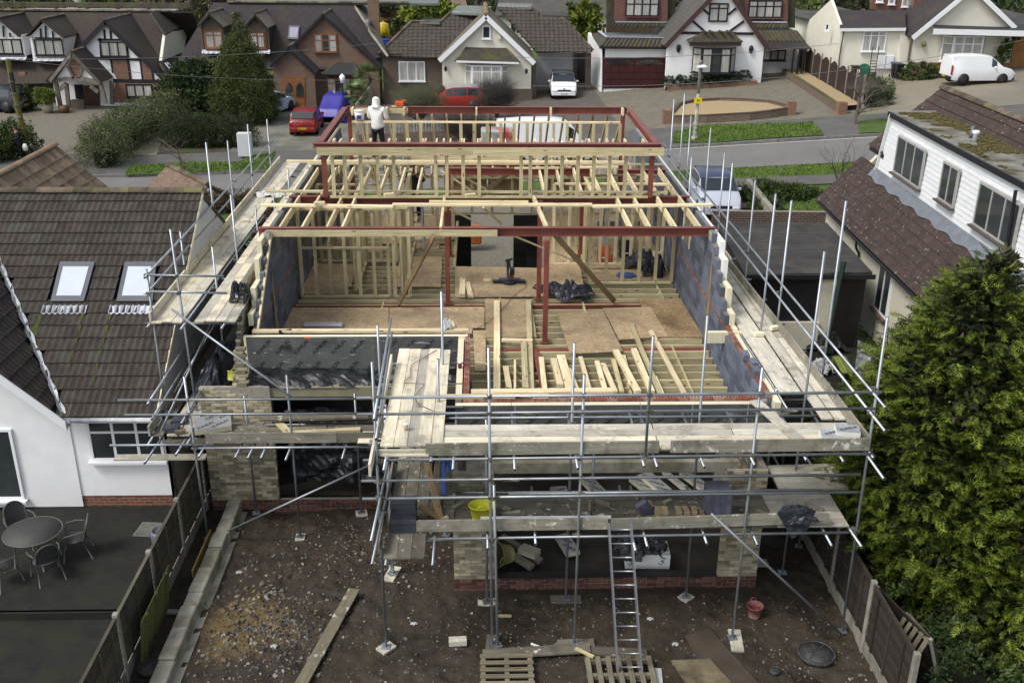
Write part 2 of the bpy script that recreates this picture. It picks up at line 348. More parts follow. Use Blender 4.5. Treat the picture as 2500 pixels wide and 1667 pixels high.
def sheet(name,pts,z,m,step=None):
    """ground sheet following the terrain, z above it"""
    P=[Vector((p[0],p[1],0)) for p in pts]; bm=bmesh.new(); f=bm.faces.new([bm.verts.new(p) for p in P])
    xs=[p.x for p in P]; ys=[p.y for p in P]
    for ax,(lo,hi) in (((1,0,0),(min(xs),max(xs))),((0,1,0),(min(ys),max(ys)))):
        st=step or 2.0; k=lo+st
        k=math.ceil(lo/st)*st
        while k<hi:
            co=Vector(ax)*k; bmesh.ops.bisect_plane(bm,geom=bm.verts[:]+bm.edges[:]+bm.faces[:],plane_co=co,plane_no=Vector(ax)); k+=st
    bmesh.ops.triangulate(bm,faces=[f for f in bm.faces if len(f.verts)>4])
    for v in bm.verts: v.co.z=T(v.co.x,v.co.y)+z
    bmesh.ops.recalc_face_normals(bm,faces=bm.faces)
    me=bpy.data.meshes.new(name); bm.to_mesh(me); bm.free(); me.materials.append(m)
    if me.polygons and me.polygons[0].normal.z<0: me.flip_normals()
    return struct(inst(name,me,None,Matrix.Identity(4)))
# ================================================================ GROUND
def grid(name,x0,x1,nx,y0,y1,ny,fz,m):
    xs=np.linspace(x0,x1,nx); ys=np.linspace(y0,y1,ny); Xg,Yg=np.meshgrid(xs,ys); Zg=fz(Xg,Yg)
    v=np.stack([Xg,Yg,Zg],-1).reshape(-1,3); i=np.arange(nx*ny).reshape(ny,nx)
    f=np.stack([i[:-1,:-1],i[:-1,1:],i[1:,1:],i[1:,:-1]],-1).reshape(-1,4)
    me=bpy.data.meshes.new(name); me.vertices.add(len(v)); me.vertices.foreach_set('co',v.ravel())
    me.loops.add(f.size); me.loops.foreach_set('vertex_index',f.ravel().astype(np.int32))
    me.polygons.add(len(f)); me.polygons.foreach_set('loop_start',(np.arange(len(f))*4).astype(np.int32)); me.update(calc_edges=True); me.validate()
    me.polygons.foreach_set('use_smooth',[True]*len(f)); me.materials.append(m)
    return inst(name,me,None,Matrix.Identity(4))
_vn={}
def vnoise(x,y,s,seed=0):
    r=_vn.get(seed)
    if r is None: r=_vn[seed]=np.random.default_rng(seed).random((256,256))
    x=x*s+1000; y=y*s+1000
    xi=np.floor(x).astype(int);yi=np.floor(y).astype(int);fx=x-xi;fy=y-yi;fx=fx*fx*(3-2*fx);fy=fy*fy*(3-2*fy)
    g=lambda a,b:r[a%256,b%256]
    return (g(xi,yi)*(1-fx)+g(xi+1,yi)*fx)*(1-fy)+(g(xi,yi+1)*(1-fx)+g(xi+1,yi+1)*fx)*fy
def Tn(x,y):
    t=np.clip((y-36)/20,0,1); return np.minimum(np.maximum(0,x+4)*.075,3.2)*t*t*(3-2*t)
struct(grid('ground',-240,240,121,2,520,131,lambda x,y:Tn(x,y)-.3,grass_m))
def mudz(x,y):
    h=(vnoise(x,y,.7,1)-.5)*.12+(vnoise(x,y,2.3,2)-.5)*.09+(vnoise(x,y,6,3)-.5)*.055+(vnoise(x,y,13,4)-.5)*.035
    pile=.12*np.exp(-((x+4.2)**2/.8+(y-15.9)**2/1.4)); e=np.clip((17.2-y)/.5,0,1)*1+ (y>17.2)*.0
    return h*np.where((x>-.8)&(x<5.5)&(y>16.5),.2,1)+pile*1.0-.02
MUD=lambda x,y: float(mudz(np.array(x),np.array(y)))
struct(grid('muddy_ground',-6.2,6.95,260,12.2,21.5,190,mudz,dirt_m))
sheet('concrete_slab_floor',[(-5.2,20.2),(-.5,20.2),(-.5,17),(5.3,17),(5.3,36),(-5.2,36)],.06,slab_m)
sheet('side_alley',[(-6.6,19),(-5.2,19),(-5.2,44),(-6.6,44)],.01,slab_m)
sheet('patio',[(-20,16.15),(-6.22,16.15),(-6.22,20.6),(-20,20.6)],0.0,patio)
sheet('lower_patio',[(-20,9),(-6.22,9),(-6.22,16.15),(-20,16.15)],-.16,patio)
struct(box('patio_step',(-12.75,16.15,-.1),13,.10,.2,patio))
sheet('neighbour_yard',[(6.95,10),(16,10),(16,29),(6.95,29)],-.02,patio)
sheet('front_forecourt',[(-7.2,34.5),(12.3,34.5),(12.3,46.2),(-7.2,46.2)],.03,gravel_g)
sheet('left_front_garden',[(-30,36),(-7.2,36),(-7.2,46.2),(-30,46.2)],.03,grass_m)
sheet('right_lawn',[(12.3,35.4),(40,35.4),(40,46.6),(12.3,46.6)],.06,grass_m)
FK=[(-90,50.2),(-30,51.2),(-18,51.8),(-11,52.8),(0,53.7),(10,54.1),(22,53.6),(40,52.8),(90,51)]
NK=[(-90,45.4),(-30,46.4),(-18,47),(-11,47.9),(0,49.0),(10,49.6),(22,49.4),(40,48.6),(90,47)]
sheet('road',NK+FK[::-1],0.0,asphalt)
def line_strip(name,L,a,b,z,m): return sheet(name,[(x,y+a) for x,y in L]+[(x,y+b) for x,y in L[::-1]],z,m)
line_strip('road_edge_line',[p for p in NK if p[0]>-40],.10,.2,.006,M_('worn_white_line',(.5,.5,.47),.8,.3,6,world=True,rnd=0))
line_strip('far_road_edge_line',[p for p in FK if p[0]>-5],-.2,-.12,.006,MATS['worn_white_line'])
line_strip('near_verge',[p for p in NK if abs(p[0])<=40],-1.7,-.12,.11,grass_m)
line_strip('near_footway',[p for p in NK if abs(p[0])<=90],-2.9,-1.7,.11,pavem)
line_strip('far_verge',[p for p in FK if p[0]<=90],.12,2.7,.11,pavem)
line_strip('far_footway',[p for p in FK],2.7,5.1,.105,pavem)
for nm,L,o in(('kerb',NK,-.06),('kerb',FK,.06)):
    J=Join()
    for (x0,y0),(x1,y1) in zip(L[:-1],L[1:]):
        n=max(1,int((x1-x0)/1.8))
        for k in range(n):
            a=k/n;b=(k+.985)/n; p=Vector((x0+(x1-x0)*a,y0+(y1-y0)*a+o,0)); q=Vector((x0+(x1-x0)*b,y0+(y1-y0)*b+o,0))
            p.z=T(p.x,p.y)+.03;q.z=T(q.x,q.y)+.03; J.beam(p,q,.13,.2)
    struct(J.obj(nm,M_('kerb_concrete',(.16,.155,.14),.9,.3,3,world=True,rnd=0)))
c1=lambda x,y:(x/2.6133,y/2.6133); c3=lambda x,y:(1600+x/2.6133,y/2.6133)
def gp(*P): return [G(*p)[:2] for p in P]
sheet('verge_grass',gp(c3(110,925),c3(115,860),c3(300,815),c3(620,810),c3(1000,797),c3(1060,850),c3(1075,880),c3(700,900),c3(400,925)),.15,grass_m)
sheet('verge_grass',gp(c3(1290,790),c3(1500,770),c3(1700,790),c3(1700,850),c3(1300,868)),.15,grass_m)
sheet('verge_grass',gp(c1(800,1135),c1(830,1075),c1(1200,1045),c1(1530,1050),c1(1600,1005),c1(1760,985),c1(1700,1100)),.15,grass_m)
# far front gardens, from left to right
F0=lambda x: np.interp(x,[p[0] for p in FK],[p[1] for p in FK])+5.1
def gard(name,x0,x1,m,y1=76,z=.11): return sheet(name,[(x0,F0(x0)),(x1,F0(x1)),(x1,y1),(x0,y1)],z,m)
gard('gravel_drive',-46,-20.5,gravel_g); gard('planting_bed',-20.5,-14.3,M_('bed_soil',(.055,.045,.03),.95,.3,2,.6,20,world=True,rnd=0,col2=(.05,.065,.02)))
gard('concrete_drive',-14.3,-7.7,drive,78); gard('brick_paved_drive',-7.7,8.3,M_('dark_paving',(.105,.092,.078),.9,.2,.8,.2,world=True,rnd=0,kind='paving'),80)
gard('block_paved_drive',8.3,22.3,paving,78); gard('paved_forecourt',22.3,52,M_('tan_paving',(.215,.19,.14),.9,.12,.5,.15,40,world=True,rnd=0,col2=(.17,.155,.12)),76)
sheet('front_path',gp(c1(740,1000),c1(1000,1010),c1(1050,860),c1(960,830),c1(900,900)),.13,M_('stone_path',(.16,.15,.10),.9,.4,2.5,.4,20,world=True,rnd=0))
# stones, rubble and clods on the mud
def rocks(name,n,fn,mats,seed,kind='stuff'):
    r=np.random.default_rng(seed); J=Join()
    for i in range(n):
        x,y,s,k=fn(r); z=MUD(x,y); a=r.random()*6.28
        R=Euler((r.random()*.8,r.random()*.8,a)).to_matrix()
        vs=[R@Vector((sx*s*(.5+r.random()*.5),sy*s*(.35+r.random()*.45),sz*s*(.25+r.random()*.35)))+Vector((x,y,z+s*.02)) for sz in(-1,1) for sx,sy in((-1,-1),(1,-1),(1,1),(-1,1))]
        J.add(vs,BF,k)
    return stuff(J.obj(name,mats))
st_m=[M_('stone_%s'%n,c,.9,.3,30,.4,60,rnd=0) for n,c in (('brown',(.050,.039,.028)),('grey',(.12,.115,.107)),('red',(.062,.032,.024)),('pale',(.24,.225,.19)),('buff',(.15,.115,.062)),('slate',(.028,.03,.036)))]
def f_all(r):
    x=r.uniform(-5.2,6.9);y=r.uniform(12.6,19.5)
    while x>-.8 and y>16.4: x=r.uniform(-5.2,6.9);y=r.uniform(12.6,19.5)
    return x,y,abs(r.normal(.004,.011))+.006,int(r.choice([0,0,0,0,1,1,2,3]))
rocks('loose_stones',7500,f_all,st_m,3)
rocks('rubble_heap',900,lambda r:(r.normal(-3.85,.55),r.normal(15.4,.55),abs(r.normal(.016,.013))+.008,int(r.choice([1,1,1,5,0,3,4,5]))),st_m,4)
rocks('broken_brick_rubble',130,lambda r:(r.normal(-4.5,.35),r.normal(15.9,.8),abs(r.normal(.026,.016))+.012,int(r.choice([4,4,3,1]))),st_m,5)
rocks('gravelly_patch',700,lambda r:(r.normal(-2.2,1.0),r.normal(17.9,.5),abs(r.normal(.013,.01))+.01,int(r.choice([2,2,0,3]))),st_m,6)
# grass blades on the lawns and verges in view
def blades(name,polys,n,seed,h=.09):
    r=np.random.default_rng(seed); V=[];F=[]
    for P,z0 in polys:
        P=[Vector((p[0],p[1])) for p in P]; xs=[p.x for p in P];ys=[p.y for p in P]
        A=(max(xs)-min(xs))*(max(ys)-min(ys)); k=0
        cnt=int(n*A)
        X_=r.uniform(min(xs),max(xs),cnt);Y_=r.uniform(min(ys),max(ys),cnt)
        ins=np.zeros(cnt,bool)
        for i in range(len(P)):
            a,b=P[i],P[i-1]; c=((a.y>Y_)!=(b.y>Y_))&(X_<(b.x-a.x)*(Y_-a.y)/((b.y-a.y) or 1e-9)+a.x); ins^=c
        for x,y in zip(X_[ins],Y_[ins]):
            z=T(x,y)+z0; a=r.random()*6.28; hh=h*(.5+r.random()); o=len(V); dx,dy=math.cos(a)*.035,math.sin(a)*.035
            V+= [(x-dx,y-dy,z),(x+dx,y+dy,z),(x+r.normal(0,.03),y+r.normal(0,.03),z+hh)]; F.append((o,o+1,o+2))
    return stuff(meshobj(name,V,F,M_('grass_blades',(.085,.145,.016),.7,.45,1.2,world=True,rnd=0,col2=(.12,.18,.022))))
blades('lawn_grass',[([(12.6,36),(22,36),(22,46),(12.6,46)],.06),(gp(c3(110,925),c3(115,860),c3(300,815),c3(620,810),c3(1000,797),c3(1075,880),c3(700,900),c3(400,925)),.15),([(x,y-.15) for x,y in [(9,49.6),(22,49.4)]]+[(22,47.8),(9,47.9)],.11),(gp(c1(800,1135),c1(830,1075),c1(1530,1050),c1(1760,985),c1(1700,1100)),.15)],110,8)
# ================================================================ THE HOUSE UNDER CONSTRUCTION
HO=thing('unfinished_house','half built house shell of grey blocks, timber joists and red steel frames inside scaffolding','house',(0,17,0))
XL,XR=-4.9,5.4; ZF=2.95; ZP=4.0
PB=Pieces('block'); PBR=Pieces('brick')
blk=[boxmesh(.44,.1,.215,block_m,.004)]; 
br=boxmesh(.215,.102,.065,brick_y,.004); brh=boxmesh(.102,.102,.065,brick_y,.004)
br2=br.copy(); br2.materials.clear(); br2.materials.append(brick_o); brh2=brh.copy(); brh2.materials.clear(); brh2.materials.append(brick_o)
def brickwall(parent,name,o,xd,L,z0,n,face_n,lo=4,thick=.1,holes=None,bump=.004,mort=mortar,pieces=None):
    """stretcher bond brick wall: o = lower corner of the outer face, xd = unit direction; lowest lo courses in red brick"""
    o=Vector(o); xd=Vector(xd); up=Vector((0,0,1)); R=Matrix((xd,face_n*-1,up)).transposed().to_4x4(); P=pieces or PBR
    wall=beam(name,o+up*(n*.0375)-face_n*(.012+thick/2-.006)+xd*.004,o+xd*(L-.004)+up*(n*.0375)-face_n*(.012+thick/2-.006),thick-.012,n*.075-.006,mort,parent,up)
    for c in range(n):
        x=0 if c%2==0 else -.1125; z=z0+(c+.5)*.075-.0
        while x<L-.02:
            a=max(0,x); b=min(L,x+.215)
            if b-a>.03 and not(holes and holes(a,b,c)):
                full=b-a>.2; me=(br if full else brh) if c>=lo else (br2 if full else brh2)
                Mw=Matrix.Translation(o+xd*((a+b)/2)+up*((c+.5)*.075)-face_n*(.051+random.uniform(-bump,bump)))@R
                if not full: Mw=Mw@Matrix.Diagonal(((b-a)/.102,1,1,1))
                P.add(me,Mw,wall)
            x+=.225
    return wall
NF=Vector((0,-1,0))
# rear wall of the right bay: two piers, plinth, lintel
brickwall(HO,'brick_pier',(-.56,16.68,-.05),(1,0,0),.79,0,36,NF,4)
brickwall(HO,'brick_pier',(4.67,16.68,-.05),(1,0,0),.79,0,36,NF,4)
brickwall(HO,'brick_plinth',(.23,16.70,-.05),(1,0,0),4.44,0,4,NF,9)
brickwall(HO,'brick_pier_return',(-.56,16.8,-.05),(0,1,0),2.9,0,36,Vector((-1,0,0)),4)
brickwall(HO,'brick_pier_return',(5.46,16.8,-.05),(0,1,0),3.5,0,36,Vector((1,0,0)),4)
box('damp_proof_strip',(2.45,16.78,.27),4.4,.2,.02,membrane,HO)
beam('lintel',(-.3,16.86,2.68),(4.9,16.86,2.68),.14,.22,concrete,HO)
beam('lintel',(-4.65,19.82,2.9),(-.5,19.82,2.9),.14,.22,M_('lintel_buff',(.26,.24,.16),.9,.15,3),HO)
# rear wall of the left part: wide brick pier, then opening
brickwall(HO,'brick_pier',(-6.03,19.69,-.1),(1,0,0),1.5,0,42,NF,5,holes=lambda a,b,c:c>=38 and a>(42-c)*.3 )
brickwall(HO,'brick_plinth',(-4.53,19.69,-.1),(1,0,0),4.0,0,5,NF,9)
# toothed outer leaf climbing the left corner
for c in range(42,66):
    z=-.1+(c+.5)*.075; y0=19.72+(c-42)*.065
    w=beam('outer_leaf_course',(-5.27,y0+.03,z),(-5.27,35,z),.084,.074,mortar_d,HO)
    for k in range(9): PBR.add(br,Matrix.Translation((-5.27,y0+.11+k*.225+(.1 if c%2 else 0),z))@Matrix.Rotation(math.pi/2,4,'Z'),w)
    if c<54: PBR.add(br,Matrix.Translation((-5.1+(.03 if c%2 else -.02),19.76,z))@Matrix.Rotation(0,4,'Z'),w)
# side walls in grey block, stepped (racked back) at their rear ends
def blockwall(x,side,y0,y1,z0,ztop,holes=None):
    n=int(round((ztop-z0)/.225)); w=beam('block_wall',(x+side*.056,y0+.1,(z0+ztop)/2),(x+side*.056,y1,(z0+ztop)/2),.082,ztop-z0-.01,mortar_d,HO)
    return w
def fill(w,x,side,c0,n,z0,startf,y1,holes=None):
    R=Matrix.Rotation(math.pi/2,4,'Z')
    for c in range(n):
        z=z0+(c+.5)*.225; y=startf(c)
        ofs=0 if c%2==0 else .225
        k=0; yy=y
        while yy<y1:
            if not(holes and holes(yy,z)):
                PB.add(blk[0],Matrix.Translation((x+side*.05,yy+.22,z))@R,w,bias=(0 if z>ZF-.2 else 30))
            yy+=.45
for x,side in((XL,-1),(XR,1)):
    ys=20.55 if side<0 else 20.45
    # lower part, up to the brick coursing line at z=4.0
    w=beam('block_wall',(x+side*.056,ys-.0,(.1+3.93)/2),(x+side*.056,36,(.1+3.93)/2),.082,3.8,mortar_d,HO)
    fill(w,x,side,0,17,.11,lambda c:ys+(.225 if c%2 else 0),35.8)
    # red coursing bricks
    brn=boxmesh(.215,.102,.065,brick_r,.003); yy=ys
    cw=beam('coursing_mortar',(x+side*.056,ys,3.966),(x+side*.056,35.8,3.966),.085,.06,mortar,HO)
    while yy<35.7: PBR.add(brn,Matrix.Translation((x+side*.05,yy+.11,3.967))@Matrix.Rotation(math.pi/2,4,'Z'),cw,bias=14); yy+=.225
    # upper part: each course starts .225 m further back
    st=lambda c:ys+.35+c*.30
    for c in range(7):
        z=4.0+(c+.5)*.225
        ww=beam('block_wall',(x+side*.056,st(c)+.02,z),(x+side*.056,35.8,z),.08,.224,mortar_d,HO)
        fill(ww,x,side,0,1,z-.1125,lambda q:st(c)+(0),35.6,holes=(lambda y,z_:side>0 and 25.0<y+.22<25.9 and 4.4<z_<5.3))
    # pale padstone block under the beam
    box('padstone',(x+side*.06,22.9,5.46),.14,.44,.215,block_p,HO,bev=.004)
    # cavity insulation standing proud of the steps
    for (a,b,z0,z1) in ((ys+.3,24,4.0,4.28),(ys+.75,24,4.28,4.72),(ys+1.35,24.5,4.72,5.2),(ys+1.75,36,5.2,5.5)):
        box('insulation_board',(x+side*.165,(a+b)/2,(z0+z1)/2),.11,b-a,z1-z0-.004,foam if z0<4.7 or side<0 else white_f,HO)
# deep cavity insulation and outer brick leaf of the right side wall
box('insulation_board',(5.6,28.2,3.0),.11,15.4,2.0,foam,HO)
box('window_reveal',(5.52,25.02,4.85),.3,.05,.8,foam,HO)
box('window_reveal',(5.52,25.9,4.85),.3,.05,.8,foam,HO)
box('window_reveal',(5.58,25.46,4.42),.26,.9,.05,foam,HO)
# rear parapet of the right bay at z=4: red perforated bricks, foam, foil boards
def perforated(parent,c,rz):
    """red brick on the wall head, frog holes as real recesses"""
    me=_box.get('perf')
    if me is None:
        bm=bmesh.new(); vs=[bm.verts.new(v) for v in boxverts(.215,.102,.065)]
        for f in BF[2:]+[BF[0]]: bm.faces.new([vs[i] for i in f])
        # top made of strips round 6 holes
        xs=[-.1075,-.075,-.045,-.015,.015,.045,.075,.1075]; ys=[-.051,-.030,-.008,.008,.030,.051]; g={}
        for i,a in enumerate(xs):
            for j,b in enumerate(ys): g[i,j]=bm.verts.new((a,b,.0325))
        for i in range(7):
            for j in range(5):
                q=[g[i,j],g[i+1,j],g[i+1,j+1],g[i,j+1]]
                if i%2==1 and j%2==1:
                    low=[bm.verts.new((v.co.x,v.co.y,-.02)) for v in q]
                    for k in range(4): bm.faces.new((q[k],q[(k+1)%4],low[(k+1)%4],low[k])).material_index=1
                    bm.faces.new(low).material_index=1
                else: bm.faces.new(q)
        bmesh.ops.remove_doubles(bm,verts=bm.verts,dist=1e-5); bmesh.ops.recalc_face_normals(bm,faces=bm.faces)
        me=bpy.data.meshes.new('perforated_brick'); bm.to_mesh(me); bm.free(); me.materials.append(brick_r); me.materials.append(hole_dark); _box['perf']=me  # hole faces take the near-black lining, shade painted inside the brick
    PPF.append((me,Matrix.Translation(c)@Matrix.Rotation(rz,4,'Z'),parent))
PPF=[]
wr=beam('parapet_wall',(-.33,17.13,3.42),(5.4,17.13,3.42),.095,1.02,mortar,HO)
for k in range(25): perforated(wr,(-.25+k*.225,17.13,3.967),0)
wr2=beam('parapet_wall',(5.46,17.2,3.42),(5.46,20.7,3.42),.095,1.02,block_m,HO)
for k in range(15): perforated(wr2,(5.46,17.3+k*.225,3.967),math.pi/2)
for k in range(8): PB.add(blk[0],Matrix.Translation((5.40,17.25+.22+k*.45,3.8))@Matrix.Rotation(math.pi/2,4,'Z'),wr2)
for r_ in range(4):
    for k in range(8): PB.add(blk[0],Matrix.Translation((5.405,17.05+.22+k*.45+(.22 if r_%2 else 0),3.575-r_*.225))@Matrix.Rotation(math.pi/2,4,'Z'),wr2)
wl=beam('parapet_wall',(-.30,17.2,3.42),(-.30,20.5,3.42),.095,1.02,mortar,HO)
for k in range(14): perforated(wl,(-.30,17.32+k*.225,3.967),math.pi/2)
for i,(me,Mw,p) in enumerate(PPF): inst('perforated_brick',me,p,Mw)
for a,b in((-.5,.55),(.55,2.97),(2.97,5.05)): box('insulation_board',((a+b)/2,17.0,3.44),b-a-.01,.12,1.0,foam,HO)
box('insulation_board',(5.58,18.9,3.44),.12,3.8,1.0,foam,HO)
box('insulation_board',(-.44,18.8,3.44),.12,3.3,1.0,foam,HO)
box('insulation_board',(5.4,20.47,3.85),.9,.12,.25,foam,HO)
# buff bricks of the outer leaf at the corner of the bay
for k in range(3):
    for c in range(2): inst('brick',br,HO,Matrix.Translation((5.72+k*.225+(.1 if c else 0),20.5,3.80+c*.075-.03))@Matrix.Rotation(0,4,'Z'))
for k in range(16):
    for c in range(2): inst('brick',br,HO,Matrix.Translation((5.72,17.0+k*.225+(.1 if c else 0),3.75+c*.075-.03))@Matrix.Rotation(math.pi/2,4,'Z'))
# UNILIN lettering
_txt={}
def lettering(s,size):
    k=(s,size)
    if k in _txt: return _txt[k]
    c=bpy.data.curves.new('lettering','FONT'); c.body=s; c.size=size; c.extrude=0; c.offset=size*.02; c.resolution_u=2
    o=bpy.data.objects.new('lettering',c); COL.objects.link(o); dg=bpy.context.evaluated_depsgraph_get(); me=bpy.data.meshes.new_from_object(o.evaluated_get(dg))
    bpy.data.objects.remove(o); me.materials.clear(); me.materials.append(ink); _txt[k]=me; return me
def prints(board,origin,ux,uz,nrm,L,Hh,size=.12,dx=.33,dz=.42,ang=.8,m=ink):
    """repeated diagonal print on a foil face, 2 mm proud of it"""
    me=lettering('UNILIN',size); J=Join(); row=0; z=.05
    bars=[]
    for b in range(3): bars.append([(-size*.42,size*(.02+b*.24)),(-size*.1,size*(.02+b*.24)),(-size*.1,size*(.15+b*.24)),(-size*.42,size*(.15+b*.24))])
    while z<Hh-.05:
        x=.12+(row%2)*.16
        while x<L-.1:
            ca,sa=math.cos(ang),math.sin(ang)
            def tr(p):
                a,b=p[0]*ca-p[1]*sa+x,p[0]*sa+p[1]*ca+z
                return (a,b)
            def ok(q): return all(.01<a<L-.01 and .01<b<Hh-.01 for a,b in q)
            for f in me.polygons:
                q=[tr(me.vertices[i].co) for i in f.vertices]
                if ok(q): J.add([origin+ux*a+uz*b+nrm*.003 for a,b in q],[tuple(range(len(q)))])
            for bq in bars:
                q=[tr(p) for p in bq]
                if ok(q): J.add([origin+ux*a+uz*b+nrm*.003 for a,b in q],[(0,1,2,3)])
            x+=dx
        z+=dz; row+=1
    return J.obj('printed_lettering',m,board)
ux=Vector((1,0,0)); uz=Vector((0,0,1))
for a,b in((-.5,.55),(.553,2.97),(2.973,5.15)):
    f=box('foil_face',((a+b)/2,16.935,3.44),b-a-.006,.008,.985,foil,HO); prints(f,Vector((a,16.93,2.95)),ux,uz,NF,b-a,.98,size=.105,dx=.37,dz=.47)
for k,x in enumerate((.62,1.72,2.98,3.95,5.0)):
    box('joint_tape',(x,16.926,3.45),.018,.004,.95,lead_l,HO)
# rear parapet of the left part
pw=beam('parapet_wall',(-4.9,20.45,3.62),(-.35,20.45,3.62),.1,.60,block_m,HO)
for k in range(20): inst('brick',boxmesh(.215,.102,.065,M_('grey_brick',(.24,.235,.2),.9,.2,9,.3,50,rnd=.2),.003),pw,Matrix.Translation((-4.72+k*.225,20.43,3.93)))
beam('wall_plate',(-4.95,20.47,4.03),(-.30,20.47,4.03),.14,.05,new_wood,HO)
box('insulation_board',(-2.7,20.24,3.55),4.8,.1,.92,foam,HO)
for a,b in((-5.05,-2.35),(-2.347,-.5)):
    f=box('foil_face',((a+b)/2,20.185,3.54),b-a-.006,.008,.93,foil,HO); prints(f,Vector((a,20.18,3.08)),ux,uz,NF,b-a,.92,size=.115,dx=.40,dz=.5)
box('foil_face',(-.505,18.75,3.44),.008,3.2,.95,M_('dark_foil',(.06,.06,.065),.4,.25,2,.25,metal=.3,kind='foil'),HO)
def cloth(name,pts,m,parent,amp=.03,nx=20,ny=8,seed=1,thick=.004):
    """rumpled sheet over a quad a b c d"""
    a,b,c,d=[Vector(p) for p in pts]; n=(b-a).cross(d-a).normalized(); r=np.random.default_rng(seed); vs=[];fs=[]
    o1=r.random()*50
    for j in range(ny+1):
        for i in range(nx+1):
            u,v=i/nx,j/ny; p=(a*(1-u)+b*u)*(1-v)+(d*(1-u)+c*u)*v
            q=(float(vnoise(np.array(p.x*1.0+p.y+o1),np.array(p.z+p.y*.7),4,seed))-.5)*2.2+(float(vnoise(np.array(p.x+o1),np.array(p.z+p.y),11,seed+1))-.5)*1.1
            vs.append(p+n*amp*q)
    for j in range(ny):
        for i in range(nx): k=j*(nx+1)+i; fs.append((k,k+1,k+nx+2,k+nx+1))
    o=meshobj(name,vs,fs,m,parent); return o
cloth('damp_membrane',[(-5.05,20.13,3.13),(-.52,20.13,3.10),(-.52,19.75,2.98),(-4.95,19.72,3.0)],membrane,HO,.05,60,5,3)
cloth('damp_membrane',[(-5.0,20.165,3.30),(-.52,20.165,3.24),(-.52,20.10,3.0),(-5.0,20.10,3.02)],membrane,HO,.03,50,5,4)
# dark plastic hung inside the lower openings
cloth('plastic_sheet',[(-4.4,20.3,2.2),(-1.2,20.5,2.3),(-1.2,20.2,.5),(-4.3,20.2,.4)],tarp_m,HO,.12,34,20,5)
box('inner_wall',(-2.6,21.6,1.4),4.6,.1,2.6,M_('void_black',(.02,.02,.02),.9,.3,5),HO)  # near-black wall colour painting the dark room behind the opening
# ---- first floor structure: joists along X, noggins, boards
for i in range(38):
    y=17.45+i*.40
    x0=-.22 if y<20.6 else XL+.02
    if y>34.5: break
    for a,b in (((x0,-.8),(2.0,XR-.02)) if 28.2<y<33.2 else ((x0,XR-.02),)): beam('floor_joist',(a,y,ZF-.13),(b,y,ZF-.13),.047,.2,green_wood,HO)
for (x,y0,y1) in((4.55,17.45,22.2),(1.15,17.4,20),(3.2,17.4,20.2),(2.7,23.3,26.5),(-2.6,22.6,25.4),(.5,22.5,26),(4.9,24.2,26.5)):
    k=y0
    while k<y1: beam('noggin',(x,k+.025,ZF-.13),(x,k+.375,ZF-.13),.047,.195,green_wood,HO); k+=.4
beam('steel_floor_beam',(-.25,22.0,ZF-.14),(XR,22.0,ZF-.14),.2,.2,red_steel,HO)
beam('steel_floor_beam',(XL,25.1,ZF-.14),(XR,25.1,ZF-.14),.2,.2,red_steel,HO)
beam('steel_floor_beam',(1.45,17.2,ZF-.09),(1.25,22,ZF-.09),.14,.2,red_steel,HO)
def sbd(p,zs,m,parent=HO,name='floor_board'):
    pts=[Z(*q,zs) for q in p]; return prism(name,pts,-.022,m,parent,Vector((0,0,1)))
c4=lambda x,y:(1150+x/3.336,650+y/3.336); c3b=lambda x,y:(600+x/3.337,650+y/3.337); c5=lambda x,y:(600+x/3.337,230+y/3.337); c6=lambda x,y:(1150+x/3.337,230+y/3.337)
zb=ZF+.004
sbd([c3b(300,500),c3b(1165,505),c3b(1165,335),c3b(380,335)],zb,osb)
sbd([c3b(1170,500),c3b(1850,500),c3b(1945,500),c3b(1945,330),c3b(1170,335)],zb,osb)
sbd([c3b(300,545),c3b(1840,545),c3b(1850,503),c3b(290,503)],zb-.0,osb)
sbd([c3b(1870,850),c3b(1955,850),c3b(1955,520),c3b(1850,520)],zb+.004,osb)
sbd([c4(120,580),c4(535,575),c4(490,270),c4(112,262)],zb,osb)
sbd([c4(805,710),c4(1238,690),c4(1080,365),c4(697,370)],zb+.03,osb)
sbd([c4(1205,595),c4(1610,570),c4(1460,330),c4(1075,340)],zb+.012,osb)
sbd([c4(1530,575),c4(1895,577),c4(1710,265),c4(1355,265)],zb,osb_d)
sbd([c4(-130,250),c4(930,240),c4(895,20),c4(-130,0)],zb,osb)
for x in (-.8,2.0): beam('trimmer_joist',(x,28.2,ZF-.13),(x,33.3,ZF-.13),.09,.2,green_wood,HO)
sheet('hall_screed',[(-.7,28.5),(1.95,28.5),(1.95,36),(-.7,36)],.09,M_('sandy_screed',(.30,.26,.17),.95,.3,2.2,.4,14,world=True,rnd=0,col2=(.22,.19,.12)))   # middle room
sbd([c5(1210,1565),c5(1590,1565),c5(1600,1320),c5(1260,1320)],zb,osb)
sbd([c5(450,1565),c5(860,1565),c5(900,1380),c5(550,1380)],zb,osb); sbd([c3b(440,225),c3b(820,225),c3b(880,0),c3b(500,0)],zb-.001,osb)
sbd([c3b(1215,165),c3b(1585,165),c3b(1590,0),c3b(1225,0)],zb-.001,osb)
sbd([c5(590,1250),c5(920,1250),c5(950,1130),c5(640,1130)],zb,osb); sbd([c5(900,1290),c5(1110,1290),c5(1110,960),c5(990,960)],zb+.004,osb)
sbd([c5(1250,1260),c5(1575,1260),c5(1575,950),c5(1250,950)],zb,osb)
sbd([c6(975,1415),c6(1650,1415),c6(1480,1190),c6(990,1190)],zb,osb); sbd([c6(975,1520),c6(1640,1520),c6(1650,1425),c6(975,1425)],zb,osb)
sbd([c6(600,1500),c6(900,1500),c6(820,950),c6(600,950)],zb+.003,osb); sbd([c6(830,1190),c6(1480,1190),c6(1400,950),c6(830,950)],zb+.002,osb)
